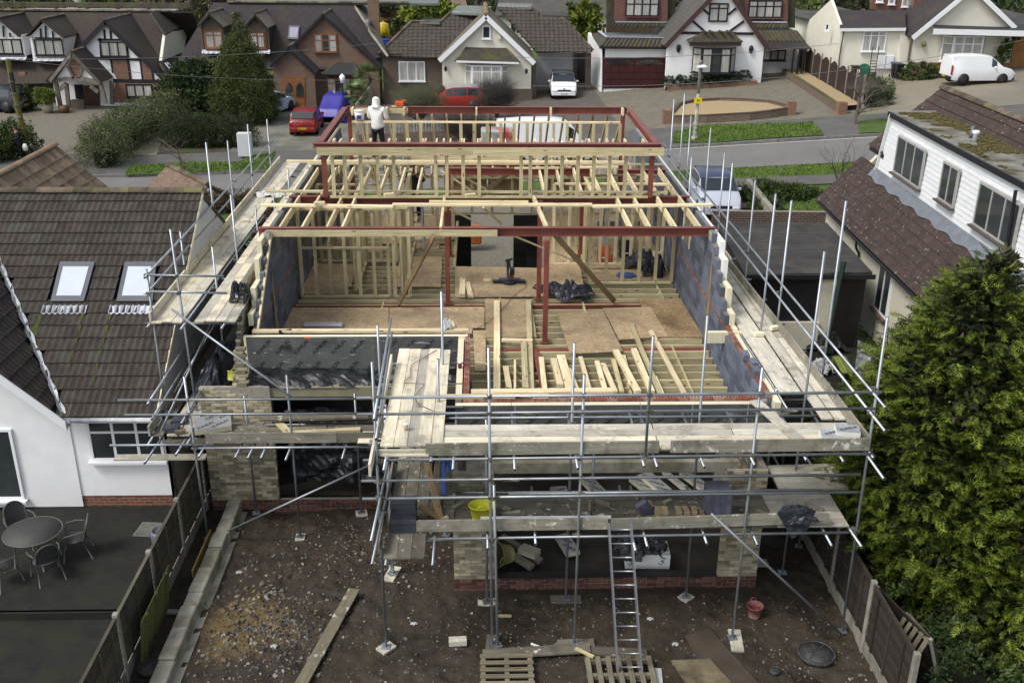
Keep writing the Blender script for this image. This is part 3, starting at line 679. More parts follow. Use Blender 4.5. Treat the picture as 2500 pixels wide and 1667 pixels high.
for i in range(4): beam('floor_board',(-4.6+i*.9,32.0,zb),(-4.6+i*.9+.88,32.0,zb),3.2,.02,osb,HO)
# ---- steel frames
def ibeam(name,a,b,h=.2,w=.15,parent=HO,m=red_steel,up=Vector((0,0,1))):
    a,b=Vector(a),Vector(b); d=b-a; L=d.length; R=frame(d,up); J=Join()
    for s in(-1,1): J.box((0,0,s*(h/2-.006)),L,w,.012)
    J.box((0,0,0),L,.009,h-.024)
    me_o=meshobj(name,J.v,J.f,m,parent,Matrix.Translation((a+b)/2)@R.to_4x4()); return me_o
B1=5.62
fb=ibeam('steel_beam',(-5.2,23.0,B1-.1),(5.55,23.0,B1-.1),.2,.16)
for k in range(12): tube('bolt',(1.44+(k%6)*.075+(.05 if k%6>2 else 0),22.985,5.55-(k//6)*.08),(1.44+(k%6)*.075+(.05 if k%6>2 else 0),22.97,5.55-(k//6)*.08),.011,galv,fb,8,False)
ibeam('steel_beam',(-5.0,25.95,B1-.1),(5.5,25.95,B1-.1),.2,.16)
ibeam('steel_beam',(-.95,29.2,B1-.1),(3.2,29.2,B1-.1),.2,.14)
ibeam('steel_beam',(4.0,29.2,B1-.1),(5.5,29.2,B1-.1),.12,.14)
ZT=7.05; YB=31.15; YF=25.72
ibeam('steel_beam',(-4.25,YF,ZT-.06),(4.62,YF,ZT-.06),.12,.2)
ibeam('steel_beam',(-4.05,YB,ZT-.09),(4.47,YB,ZT-.09),.2,.14)
ibeam('steel_beam',(-4.10,YF+.1,ZT-.075),(-4.10,YB-.08,ZT-.075),.16,.16)
ibeam('steel_beam',(4.50,YF+.1,ZT-.075),(4.50,YB-.08,ZT-.075),.16,.16)
for x,y,z0,z1 in((-4.02,25.82,5.62,ZT-.12),(4.42,25.82,5.62,ZT-.12),(-3.98,31.1,4.0,ZT-.2),(4.35,31.1,4.0,ZT-.2),(-.88,25.1,ZF,B1-.2),(-.88,22.98,ZF,B1-.2),(1.53,25.4,ZF,B1),(1.53,22.6,ZF-.1,B1-.2),(-.95,29.2,ZF,B1-.2),(3.0,29.2,ZF,B1-.2)):
    if (x,y)==(-.88,22.98): continue
    p=box('steel_post',(x,y,(z0+z1)/2),.12,.12,z1-z0,red_steel,HO)
    if z0<3.5: box('base_plate',(x,y,z0+.01),.26,.2,.015,red_steel,p)
# front beams dressed with timber
beam('timber_facing',(-5.0,22.9,B1-.115),(.38,22.9,B1-.115),.045,.15,green_wood,HO)
beam('timber_facing',(-4.15,25.6,ZT-.19),(-.2,25.6,ZT-.19),.047,.2,green_wood,HO); beam('timber_facing',(-.2,25.6,ZT-.19),(4.68,25.6,ZT-.19),.047,.2,green_wood,HO)
# ---- ceiling joists, dormer studs, rafters, loose boards laid across
def zz(name,p,q,z,w,h,m=new_wood,z2=None): return beam(name,Z(*p,z),Z(*q,z if z2 is None else z2),w,h,m,HO)
# side strips between dormer and walls: joists running front to back
for y0,y1,xsl in((23.05,25.9,(-4.72,-4.2,-3.62,-3.26)),(26.0,29.15,(-4.72,-4.2,-3.7,-3.2,-2.7,-2.2,-1.7))):
    for x in xsl: beam('ceiling_joist',(x,y0,B1-.09),(x,y1,B1-.07),.047,.19,new_wood,HO)
for y0,y1,xsr in((23.05,25.9,(5.2,4.62,4.0,3.55)),(26.0,29.15,(5.2,4.7,4.2,3.7,3.2,2.7,2.2,1.7))):
    for x in xsr: beam('ceiling_joist',(x,y0,B1-.09),(x,y1,B1-.07),.047,.19,new_wood,HO)
for x in [-4.6+i*.45 for i in range(21)]: beam('ceiling_joist',(x,29.3,B1-.1),(x,33.6,B1-.1),.047,.19,new_wood,HO)
beam('ceiling_joist',(-.95,22.95,B1-.05),(-.95,25.9,B1-.04),.06,.16,new_wood,HO)
beam('ceiling_joist',(1.55,23.05,B1-.03),(1.35,26.0,B1+.0),.07,.12,new_wood,HO)
# planks lying across the joists (walk boards)
for nm,a,b,y,z in(('w',(-5.42,24.75),(-1.05,24.75),0,B1+.03),):
    pass
def lay(p,q,z,w=.2,h=.045,m=new_wood,label='',cat='timber plank',grp=None):
    o=beam('timber_plank',Z(*p,z),Z(*q,z),w,h,m); return tag(o,label,cat,grp)
lay((636,500),(960,505),5.69,.20,.045,new_wood,'long pale plank on the left joists behind the lowest red beam')
lay((958,500),(1446,500),5.69,.20,.045,new_wood,'middle pale plank of the row laid behind the lowest red beam')
lay((1446,504),(1738,500),5.69,.2,.045,new_wood,'right hand pale plank reaching over the right block wall')
lay((1048,492),(1290,493),5.74,.10,.045,new_wood,'narrow batten resting on top of the middle laid planks')
lay((650,467),(1630,470),5.72,.14,.045,green_wood,'long plank at the foot of the rear dormer studs, sticking out left')
lay((1256,411),(1365,410),5.69,.1,.045,new_wood,'short batten lying across joists right of the central diagonal braces')
lay((1412,409),(1509,408),5.69,.1,.045,new_wood,'short batten lying on joists near the right dormer post')
lay((1590,451),(1636,451),5.69,.12,.045,new_wood,'short batten end bridging two joists beside the right block wall')
lay((700,394),(1530,396),5.72,.19,.05,new_wood,'long walk board under the worker in the hooded top')
# rear dormer wall
beam('sill_plate',(-3.9,25.72,B1+.03),(4.35,25.72,B1+.03),.1,.05,green_wood,HO)
for i,px in enumerate([700,800,930,1070,1200,1545,1635,1770,1900]):
    p=Y(600+px/3.337,372,25.7); beam('stud',(p.x,25.72,B1+.05),(p.x,25.72,ZT-.27),.09,.047,green_wood,HO,up=Vector((0,1,0)))
for px in [65,410,485,615,745,875,1005,1135,1265,1405]:
    p=Y(1150+px/3.337,375,25.7); beam('stud',(p.x,25.72,B1+.05),(p.x,25.72,ZT-.27),.09,.047,green_wood,HO,up=Vector((0,1,0)))
# flat roof joist tops showing behind the front dormer beam
for i in range(18):
    x=-3.75+i*.467; beam('roof_joist',(x,YF+.10,ZT-.04),(x,YF+.42,ZT-.04),.047,.16,new_wood,HO)
for x in (-3.85,-3.35,-2.83,-2.3,-.13,2.12,4.3): 
    beam('roof_joist',(x,YB-.10,ZT-.08),(x,YB-.45,ZT-.08),.05,.2,new_wood,HO)
beam('timber_facing',(-3.95,YB-.1,ZT-.1),(-2.2,YB-.1,ZT-.1),.045,.16,green_wood,HO)
# front dormer wall of studs
beam('top_plate',(-3.85,30.55,6.70),(4.2,30.55,6.70),.1,.05,new_wood,HO)
beam('sill_plate',(-3.85,30.5,B1+.07),(4.2,30.5,B1+.07),.1,.05,new_wood,HO)
for i in range(21):
    x=-3.8+i*.4
    if i in(6,7): continue
    beam('stud',(x,30.52,B1+.09),(x,30.52,6.67),.09,.047,green_wood,HO,up=Vector((0,1,0)))
beam('sole_board',(-2.1,30.3,B1+.12),(1.2,30.3,B1+.12),.05,.26,new_wood,HO)
# front roof slope rafters falling towards the street
for i in range(19):
    x=-3.75+i*.45; m_=new_wood if i<9 else brown_wood
    if 5<=i<=7 and i!=6: pass
    beam('rafter',(x,31.3,6.78),(x,34.9,3.95),.047,.15,m_ if i!=6 else new_wood,HO)
beam('wall_plate',(-5,34.6,4.1),(5.5,34.6,4.1),.1,.1,green_wood,HO)
beam('collar_rail',(-5.0,29.45,B1+.06),(5.4,29.45,B1+.06),.05,.05,green_wood,HO)
# front part seen through the frame
for (x0,x1) in((-1.0,.2),(.25,1.45),(2.2,3.3)):
    box('sheathing_board',((x0+x1)/2,34.7,3.6),x1-x0,.02,1.2,osb,HO)
beam('steel_beam',(-1.6,32.6,5.0),(2.6,32.6,5.0),.15,.2,red_steel,HO)
# diagonal braces
beam('brace',Z(1060,575,5.5),Z(973,742,ZF+.06),.05,.12,brown_wood,HO)
beam('brace',Y(1210,607,22.7),Y(1410,700,22.2),.04,.11,new_wood,HO) if False else None
beam('brace',Z(1235,568,5.3),Z(1410,640,4.1),.10,.045,new_wood,HO)
beam('brace',Z(1350,568,5.45),Z(1500,735,ZF+.05),.05,.13,brown_wood,HO)
beam('brace',Z(1100,512,5.5),Z(1170,545,4.9),.08,.045,new_wood,HO)
beam('brace',Z(1180,507,5.5),Z(1225,547,4.6),.05,.045,new_wood,HO)
beam('brace',Z(1100,415,5.55),Z(1190,464,4.9),.05,.05,new_wood,HO); beam('brace',Z(1075,415,5.5),Z(1150,465,4.9),.05,.05,new_wood,HO)
beam('brace',Z(1260,413,5.55),Z(1186,464,4.9),.05,.1,brown_wood,HO)
beam('prop',Y(662,570,22.9),Y(622,865,20.2),.045,.10,new_wood,HO)
beam('prop',Y(657,612,22.9),Y(677,798,22.3),.045,.09,brown_wood,HO)
beam('prop',Y(1747,595,22.5),Y(1722,825,22.3),.09,.09,brown_wood,HO)
# stud partitions of the first floor
def partition(x0,x1,y,z0,z1,n,m=green_wood,mid=None,xs=None,axis='x'):
    P=(lambda a,z:(a,y,z)) if axis=='x' else (lambda a,z:(y,a,z))
    beam('sole_plate',P(x0,z0+.03),P(x1,z0+.03),.1,.05,m,HO); beam('head_plate',P(x0,z1-.03),P(x1,z1-.03),.1,.05,m,HO)
    for k in range(n):
        a=x0+(x1-x0)*k/(n-1); beam('stud',P(a,z0+.05),P(a,z1-.05),.09,.047,m,HO,up=Vector((0,1,0)) if axis=='x' else Vector((1,0,0)))
    if mid: beam('noggin',P(x0,mid),P(x1,mid),.09,.05,m,HO)
partition(-4.75,-2.45,25.55,ZF,5.4,7,mid=4.33)
partition(-4.7,-2.5,28.6,ZF,5.3,6)
partition(-2.3,-1.9,25.5,ZF,5.45,3); partition(25.5,30.5,-2.1,ZF,5.4,9,axis='y')
partition(3.0,5.3,26.6,ZF,5.4,6); partition(26.6,32,3.05,ZF,5.4,8,axis='y')
partition(2.9,5.2,29.8,ZF,5.3,6)
partition(1.9,2.8,30.6,ZF,5.3,4)
partition(26.0,29.0,-3.4,ZF,5.4,7,axis='y'); partition(-4.7,-.9,30.9,ZF,5.4,9,m=new_wood,mid=4.2); partition(2.1,5.3,28.3,ZF,5.4,8,m=new_wood)
partition(-4.8,-1.2,33.6,ZF,5.4,9); partition(-1,5.2,33.9,ZF,5.3,10,mid=4.2)
# stair well blocks and landing seen in the middle of the deck
for k,x in enumerate((-.62,1.55)):
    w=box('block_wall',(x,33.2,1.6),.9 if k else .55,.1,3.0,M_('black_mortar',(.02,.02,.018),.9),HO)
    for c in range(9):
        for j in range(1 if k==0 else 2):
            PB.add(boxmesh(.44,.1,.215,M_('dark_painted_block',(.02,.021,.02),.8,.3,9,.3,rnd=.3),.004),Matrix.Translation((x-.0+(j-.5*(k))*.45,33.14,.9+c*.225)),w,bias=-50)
box('block_wall',(4.5,31.9,3.1),1.4,.1,.3,block_m,HO)
# inner walls of the ground floor rooms, near-black to paint the dark void
box('inner_wall',(2.3,20.6,1.3),6.2,.1,2.6,M_('void_brown',(.045,.04,.033),.9,.3,2,.2),HO)
box('inner_wall',(-5.05,28,1.4),.1,15,2.8,MATS['void_black'],HO)
PB.flush(HO,'block_rows'); PBR.flush(HO,'brick_rows')
# ---- timbers lying loose over the joists of the right bay (each lifts away)
TL=[((1213,735),(1213,962),.15,'long straight plank lying front to back left of the red steel floor beam'),
((1290,735),(1297,965),.13,'narrow plank beside the first long one over the bay joists'),
((1225,830),(1300,832),.16,'short board lying crosswise on top of the two long planks'),
((1234,895),(1243,948),.12,'two foot offcut board leaning near the left end of the bay joists'),
((1257,880),(1257,960),.05,'thin batten standing alone left of the plank stack'),
((1278,835),(1283,950),.13,'thick short joist offcut in the bay stack'),
((1321,873),(1331,962),.11,'plank just left of the red steel floor beam'),
((1351,878),(1368,942),.14,'wide offcut just right of the red steel floor beam'),
((1369,868),(1392,951),.19,'widest board among the loose timbers of the bay'),
((1391,900),(1414,958),.05,'thin stick between the widest board and a scaffold pole'),
((1417,872),(1440,955),.1,'plank right of the scaffold pole behind the guard rail'),
((1457,882),(1478,955),.11,'green tinted plank in the middle of the bay joists'),
((1472,888),(1502,957),.11,'plank with pencilled marks leaning right in the bay'),
((1497,878),(1518,957),.1,'short pale plank left of the thick pair'),
((1503,857),(1558,958),.13,'thick timber of the pair lying at a slant'),
((1521,868),(1540,940),.1,'shorter timber tucked beside the thick slanted one'),
((1547,854),(1591,958),.13,'joist length with the mud stained end in the bay'),
((1541,793),(1612,962),.11,'long timber reaching from the strand boards down to the bay front'),
((1588,807),(1670,960),.11,'rightmost long timber crossing the joists of the bay'),
((1600,920),(1618,962),.06,'thin batten between the two rightmost long timbers')]
for i,(p,q,w,l) in enumerate(TL):
    zt=ZF+.045+(.05 if i in(2,5,14) else 0)
    beam_o=beam('loose_timber',Z(*p,zt),Z(*q,zt+(.01 if i%3 else .05)),w,.05 if i not in(5,7,14,16) else .09,[new_wood,green_wood,new_wood,new_wood][i%4] if i!=10 else new_wood)
    tag(beam_o,l,'timber','loose timbers on the bay joists')
lay((640,970),(641,970),0,.01) if False else None
for (p,q,w,l) in (((1150,957),(1495,953),.17,'long pale board laid along the top of the bay parapet'),((1067,968),(1340,966),.12,'second pale board on the parapet in front of the first')):
    tag(beam('parapet_board',Z(*p,ZP+.03),Z(*q,ZP+.03),w,.045,new_wood),l,'board')
for (p,q,z,w,h,l) in (((1130,682),(1128,722),ZF,.16,.1,'short thick offcut lying on the strand board by the mitre saw'),((1140,690),(1150,725),ZF,.15,.06,'leaning board offcut beside the short thick block'),((1101,785),(1106,798),ZF,.12,.05,'small square offcut on the strand board near the foam wall'),((1160,885),(1190,890),ZF,.09,.05,'offcut beside the perforated brick wall'),((1122,680),(1133,681),ZF+.08,.1,.05,'tiny block end standing on the short thick offcut'),((1180,684),(1198,684),ZF,.13,.05,'square offcut left of the mitre saw')):
    tag(beam('wood_offcut',Z(*p,z+h/2+.01),Z(*q,z+h/2+.01),w,h,new_wood),l,'wood offcut','wood offcuts on the deck')
for (p,z,l) in (((780,497),5.80,'pale wood block on the long left plank'),((950,476),5.82,'pale wood block at the foot of the left dormer studs'),((1149,477),5.8,'small wood block on the plank left of centre under the dormer studs')):
    q=Z(*p,z-.04); tag(box('wood_block',q,.26,.14,.08,new_wood,rz=.3),l,'wood block')
# ================================================================ SCAFFOLDING
SC=thing('scaffolding','galvanised tube scaffolding with boarded lifts wrapped round the unfinished house','scaffold',(0,15,0))
STD=[];HOR=[]
def std(x,y,z1,z0=0.0,name='standard',plate=True,sole=None,x1=None,y1=None):
    o=tube(name,(x,y,z0),(x1 if x1 is not None else x,y1 if y1 is not None else y,z1),.0242,parent=SC); STD.append(((x,y,z0),(x1 if x1 is not None else x,y1 if y1 is not None else y,z1)))
    if plate and z0<.3:
        zz_=MUD(x,y) if -5.7<x<6.9 and y<21 else 0
        box('base_plate',(x,y,zz_+.05),.16,.16,.012,galv,o,rz=random.uniform(-.4,.4))
        if sole: box('sole_board',(x+sole[1],y+sole[2],zz_+.02),sole[0],.23,.045,board_d if sole[3] else board_m,SC,rz=sole[4])
    return o
def hor(a,b,name='ledger'): HOR.append((Vector(a),Vector(b))); return tube(name,a,b,.0242,parent=SC)
# --- standards: rear face of the bay (outer row, inner row)
std(-1.76,14.93,5.72,.0,sole=(.3,.0,0,0,.8)); std(.17,15.0,5.93,0,sole=(.6,0,-.02,1,1.5),x1=.11); std(.27,14.98,3.4,.0,x1=.20)
std(1.68,15.05,5.42,0,sole=(.75,0,0,1,.03)); std(2.76,14.98,6.12,3.88); std(4.61,15.05,5.53,0,sole=(.6,.06,-.05,0,1.45)); std(6.71,15.2,6.35,0,x1=6.62)
std(.08,16.35,3.95,0,sole=(.35,0,0,0,0)); std(1.63,16.35,5.44,0,sole=(.6,0,0,1,0)); std(3.99,16.31,5.96,0,sole=(.25,0,0,0,.7),x1=3.93); std(-1.83,17.13,3.9,0,sole=(.5,0,0,0,1.3)); std(5.68,17.5,4.0,0,sole=(.5,0,0,0,0)); std(1.95,15.5,3.9,2.45)
std(-.80,16.9,4.9,2.2,plate=False); std(-.78,18.6,5.6,.0)
# --- rear left
std(-5.86,18.53,3.84,0,x1=-5.93); std(-3.92,18.63,3.82,0,sole=(.2,0,0,0,0)); std(-5.02,19.46,2.98,0); std(-2.70,19.5,3.0,0,sole=(.25,0,0,0,.2)); std(-1.80,17.1,3.9,0); std(-2.05,18.6,4.9,2.0)
# --- left side
std(-6.19,20.03,6.44,.0,x1=-6.31); std(-6.92,20.08,5.57,0); 
for y,z in((22.96,5.54),(25.99,7.0),(28.2,6.6),(30.8,6.58),(33.64,6.22)): std(-7.01,y,z,0)
for y,z in((24.33,6.06),(22.2,5.4),(29.3,5.02),(31.75,5.02),(26.84,5.11)): std(-6.10,y,z,0)
# --- right side
for y,z in((18.0,7.56),(21.2,6.73),(24.2,6.46),(27.55,6.43),(29.5,6.75),(32.4,6.59),(33.7,7.07),(35.5,6.61)): std(6.72,y,z,0)
for y,z in((17.1,6.87),(20.4,7.08),(24.2,6.88),(29,6.0)): std(6.12,y,z,0)
# --- horizontal tubes, rear face of the bay
for z,x0,x1 in((5.07,-2.05,6.62),(4.77,-2.05,6.58),(3.91,-2.0,6.66),(3.51,-2.05,6.5),(3.16,-2.05,6.5),(2.34,-1.0,6.45),(2.28,-1.75,-.55)):
    hor((x0,15.0,z-.03),(x1,15.0,z+.02),'guard_rail' if z not in(3.91,2.34,2.28) else 'ledger')
hor((-1.9,16.5,3.9),(6.6,16.5,3.9)); hor((-1.0,16.5,2.33),(6.4,16.5,2.33))
hor((.45,15.06,3.17),(5.9,15.06,3.19),'guard_rail')
# transoms sticking out towards the garden
for px,py,z in((1257,1147,3.87),(1411,1144,3.87),(1573,1139,3.87),(1605,1141,3.87),(1720,1141,3.87),(1843,1136,3.87),(1969,1124,3.87),(2060,1128,3.87),(1106,1147,3.87),(1008,1125,3.87),(1052,1128,3.87),
    (1191,1340,2.30),(1308,1328,2.3),(1056,1381,2.3),(1552,1345,2.3),(1581,1335,2.3),(1726,1327,2.3),(1850,1331,2.3),(2031,1333,2.3)):
    p=Z(px,py,z); hor(p,(p.x+random.uniform(-.03,.03),16.75,z),'transom')
hor(Z(2158,1169,3.87),(6.6,17.5,3.87),'transom'); hor(Z(2104,1335,2.3),(6.45,17.5,2.3),'transom')
# rear left horizontals
for z,x0,x1,n in((3.34,-7.3,-2.0,'guard_rail'),(3.01,-7.2,-1.9,'guard_rail'),(2.24,-5.95,-1.9,'ledger'),(2.32,-7.6,-5.5,'ledger')): hor((x0,18.5,z),(x1,18.5,z),n)
hor((-6,19.6,2.2),(-.6,19.6,2.2))
for px,py in((574,1118),(605,1119),(637,1119),(697,1124),(835,1121),(485,1116)): p=Z(px,py,2.2); hor(p,(p.x+.03,19.66,2.2),'transom')
for px,py in((429,1111),(353,1131)): p=Z(px,py,2.2); hor(p,(p.x+.1,21.5,2.2),'transom')
# left side horizontals
hor((-6.90,19.85,5.46),(-6.96,34.6,5.46),'guard_rail'); hor((-6.97,20.13,5.04),(-7.03,35,5.04),'guard_rail')
hor((-6.90,20.03,5.46),(-5.33,20.03,5.43),'guard_rail'); hor((-6.88,20.03,5.10),(-5.31,20.03,5.06),'guard_rail')
hor((-6.99,19.85,4.36),(-6.99,35,4.36)); hor((-5.43,19.75,4.36),(-5.43,35,4.36)); hor((-6.24,19.65,4.39),(-6.24,28.4,4.39))
for y in(20.2,23.1,26.1,28.4,30.9,33.6): hor((-7.1,y,4.32),(-5.25,y,4.32),'transom')
hor((-6.75,18.55,3.2),(-6.85,24.5,3.2),'guard_rail'); hor((-6.68,18.5,2.9),(-6.8,24.5,2.9),'guard_rail'); hor((-6.9,18.6,2.22),(-6.9,25,2.22)); hor((-6.1,18.6,2.22),(-6.1,25,2.22))
hor((-6.0,18.2,2.95),(-6.0,22,2.95),'guard_rail')
# walkway beside the bay
hor((-1.68,14.15,5.07),(-1.77,18.5,5.07),'guard_rail'); hor((-1.67,14.2,4.7),(-1.78,18.7,4.7),'guard_rail')
hor((-1.76,13.6,3.2),(-1.70,16.2,3.2),'guard_rail'); hor((-1.74,13.4,2.9),(-1.66,16.2,2.9),'guard_rail'); hor((-1.62,14.2,2.32),(-1.6,17,2.32)); hor((-1.62,14.6,3.9),(-1.6,19.2,3.9))
for y in(15.6,16.9,17.9,18.9): hor((-1.95,y,3.93),(-.35,y,3.93),'transom')
# right side rails
hor((6.50,14.45,5.07),(6.45,35.5,5.07),'guard_rail'); hor((6.58,14.5,4.62),(6.60,36.3,4.62),'guard_rail'); hor((6.64,14.9,3.9),(6.7,37,3.9)); hor((5.7,16.6,3.9),(5.7,37,3.9)); hor((6.55,15,2.3),(6.6,30,2.3)); hor((5.9,16.7,2.3),(5.9,30,2.3))
for y in(18,19.6,21.2,22.8,24.3,26,27.6,29.4,31,32.5,34,35.5): hor((5.6,y,3.86),(6.9,y,3.86),'transom')
for z,y in((3.3,18),(3.2,18.6),(3.3,21.2)): hor((5.6,y,z),(6.9,y,z),'ledger')
# braces
tube('brace',(-5.73,18.42,.12),(-2.29,18.45,1.86),parent=SC); tube('brace',(-6.41,19.8,4.79),(-3.8,18.55,3.33),parent=SC); tube('brace',(4.55,14.9,2.33),(6.62,15.1,.25),parent=SC) if False else tube('brace',Y(1735,1252,14.9),Y(2052,1545,14.9),parent=SC)
tube('brace',(-6.8,20.4,2.6),(-5.8,23.2,4.2),parent=SC); tube('brace',(-6.75,19,2.3),(-6.0,23.5,4.3),parent=SC)
# couplers where standards and horizontals meet
nc=0
cm=None
def couplermesh():
    J=Join(); J.box((0,0,0),.075,.065,.06); J.box((.03,.05,.0),.03,.05,.05); J.rod((-.02,.03,.0),(-.02,.11,.0),.009,6); J.rod((.03,-.02,0),(.03,-.06,0),.012,6)
    me=bpy.data.meshes.new('coupler'); me.from_pydata(J.v,[],J.f); me.materials.append(coupler_m); return me
cm=couplermesh()
for a,b in STD:
    A,B=Vector(a),Vector(b)
    for c,d in HOR:
        u=B-A;v=d-c;w0=A-c; aa=u.dot(u);bb=u.dot(v);cc=v.dot(v);dd=u.dot(w0);ee=v.dot(w0); den=aa*cc-bb*bb
        if abs(den)<1e-6: continue
        s=(bb*ee-cc*dd)/den; t=(aa*ee-bb*dd)/den
        if -.01<s<1.01 and -.01<t<1.01:
            P=A+u*s;Q=c+v*t
            if (P-Q).length<.16: inst('coupler',cm,SC,Matrix.Translation((P+Q)/2)@Euler((random.uniform(-.3,.3),0,random.uniform(0,6.2))).to_matrix().to_4x4())
for p in ((.55,15,5.04),(.55,15,4.74),(4.98,15,4.76),(.35,15,3.48)): tube('sleeve_coupler',(p[0],p[1],p[2]),(p[0]+.28,p[1],p[2]),.034,coupler_m,SC,10,False)
# --- boards
def bd(a,b,m=board_m,w=.222,th=.038,name='scaffold_board'):
    o=beam(name,a,b,w,th,m,SC,bev=.004)
    return o
DZ=3.98
def run_y(xs,ys,z,ms=None,w=.209):
    for i,x in enumerate(xs):
        y0=ys[0]+random.uniform(-.05,.05)
        k=y0; n=0
        while k<ys[1]:
            e=min(k+3.9,ys[1]); bd((x+random.uniform(-.006,.006),k+.01,z+random.uniform(0,.012)),(x+random.uniform(-.006,.006),e-.01,z+random.uniform(0,.012)),(ms or [board_m])[(i+n)%len(ms or [1])],w); k=e; n+=1
run_y([-6.82,-6.605,-6.39,-5.93,-5.715,-5.50,-5.285],(19.98,35.2),4.43,[board_y,board_y,board_m,board_m,board_y,board_m,board_m])
run_y([5.80,6.0],(17.3,37.2),DZ,[board_m,board_m]); run_y([6.26,6.49],(16.2,37.2),DZ,[board_m,board_m])
# rear face of the bay
for i,y in enumerate((15.24,15.47,15.70,15.93)):
    for a,b in((-.75,3.02),(3.04,6.55)) if i!=2 else ((-.75,4.4),(4.42,6.55)): bd((a,y,DZ+.002*i),(b,y,DZ),[board_y,board_y,board_m,board_m][i] if i else board_y)
bd((5.1,16.9,DZ+.045),(5.5,15.2,DZ+.045),board_m)
# walkway boards along the left side of the bay
for i,x in enumerate((-1.60,-1.37,-1.14,-.96,-.76)):
    bd((x-.02,15.22,DZ+.04+(.02 if i==3 else 0)),(x,19.45-.02*i,DZ+.04+(.02 if i==3 else 0)),board_y if i!=2 else board_m)
bd((-1.72,15.16,DZ-.05),(-.9,15.16,DZ-.05),board_y)
# toe boards
def toe(a,b,m=board_m,w=.225): return beam('toe_board',a,b,.038,w,m,SC)
toe((-.95,15.09,4.03),(3.0,15.09,4.05),board_g); toe((3.2,15.09,4.05),(6.62,15.09,4.07),board_g); toe((-1.75,15.11,3.96),(-.9,15.11,3.96),board_m,.12)
toe((6.62,15.12,4.08),(6.45,25,4.1),board_g); toe((6.5,25,4.1),(6.62,37,4.1),board_y)
toe((-6.95,19.98,4.54),(-6.98,25.05,4.54),board_y,.21); toe((-6.96,25.07,4.56),(-7.0,35.2,4.56),board_y,.21)
o=beam('toe_board',(-1.83,14.45,4.0),(-1.80,18.6,4.16),.04,.23,board_y,SC)
# lower lift behind the bay front
ZL=2.40
for i,y in enumerate((15.25,15.48,15.71,15.94,16.17)):
    bd((-.9,y,ZL),(2.9,y,ZL),board_d); bd((2.92,y,ZL),(5.2,y,ZL),board_d); bd((5.22,y,ZL),(6.5,y,ZL),board_m)
for i,y in enumerate((16.5,16.73,16.96,17.19)): bd((5.6,y,ZL),(6.95,y,ZL+.01*i),board_m)
for i,x in enumerate((-1.55,-1.32,-1.09)): bd((x,14.35,ZL-.04),(x,18.3,ZL-.04),[board_d,board_d,board_d][i])
bd((-.86,15.2,ZL+.03),(-.80,18.6,ZL+.03),board_d); bd((-.62,15.2,ZL+.03),(-.56,18.4,ZL+.03),board_d)
toe((-1.15,15.09,2.52),(2.2,15.09,2.54),board_g); toe((2.25,15.09,2.52),(6.1,15.09,2.62),board_g)
toe((-1.74,14.4,2.55),(-1.72,17.2,2.55),board_d)
# lower lift rear left
for y in (18.78,19.01,19.24): bd((-5.7,y,2.30),(-3.3,y,2.30),board_d); bd((-3.28,y,2.30),(-2.0,y,2.30),board_d)
bd((-3.9,19.5,2.36),(-1.2,19.5,2.36),board_d); bd((-2.5,18.8,2.37),(-1.75,18.8,2.37),board_y); bd((-2.55,18.55,2.37),(-1.75,18.55,2.37),board_y)
toe((-5.68,18.62,2.41),(-3.0,18.62,2.40),board_g); toe((-2.98,18.62,2.40),(-1.95,18.62,2.40),board_d)
for i,x in enumerate((-6.75,-6.45,-6.2)): bd((x,18.9,2.32),(x,25.5,2.32),board_m if i else board_d)
toe((-6.9,18.85,2.45),(-6.95,25.5,2.45),board_m)
bd((-7.6,18.65,1.95),(-5.75,18.75,1.9),board_m); bd((-6.6,18.9,2.2),(-5.6,18.9,2.2),board_d)
# ================================================================ LADDER AND LOOSE THINGS
LA=thing('ladder','aluminium ladder leaning against the rear scaffold lift','ladder',(2.3,13.6,0))
al=M_('ladder_aluminium',(.33,.33,.36),.35,.15,4,metal=.7,rnd=0)
la=[Y(1486,1278,14.98),Y(1538,1278,14.98)]; lb=[Z(1512,1667,.05),Z(1563,1667,.05)]
ex=[(lb[i]-la[i])*0 for i in(0,1)]
bot=[Vector((2.03,13.0,0)),Vector((2.43,13.0,0))]; top=[Vector((2.03,15.0,2.78)),Vector((2.43,15.0,2.78))]
top=[Y(1486,1276,14.95),Y(1540,1276,14.95)]; q0=Z(1508,1640,.1);q1=Z(1566,1640,.1); 
for i in(0,1): beam('ladder_stile',top[i],(q0,q1)[i]+((q0,q1)[i]-top[i])*.12,.03,.065,al,LA)
for k in range(12):
    t=.045+k*.092; a=top[0].lerp(q0,t); b=top[1].lerp(q1,t); tube('rung',a,b,.015,al,LA,8,False)
def tub(label,cat,c,r,h,m,rz=0,tilt=None,sq=1,name='builders_tub'):
    t=thing(name,label,cat,c); R=Euler(tilt).to_matrix() if tilt else None
    lathe('bucket_wall',[(r*.72,0),(r*.72,.0),(r*.8,h*.3),(r,h),(r*1.04,h),(r*1.03,h-.02),(r*.97,h-.02),(r*.77,h*.3),(r*.7,.02),(.001,.02)],c,m,t,26,1,sq,R=R)
    for s in(-1,1):
        P=[Vector((s*r*.35*math.cos(a)*1.0,r*sq*.98,h+.07*math.sin(a))) for a in np.linspace(0,math.pi,7)] if s>0 else [Vector((r*.35*math.cos(a),-r*sq*.98,h+.07*math.sin(a))) for a in np.linspace(0,math.pi,7)]
        J=Join()
        for a,b in zip(P[:-1],P[1:]): J.rod(a,b,.012,6)
        o=J.obj('handle',m,t); Mw=Matrix.Translation(Vector(c))@(R.to_4x4() if R else Matrix.Identity(4)); o.matrix_basis=Mw; MW[o.name]=Mw
    return t
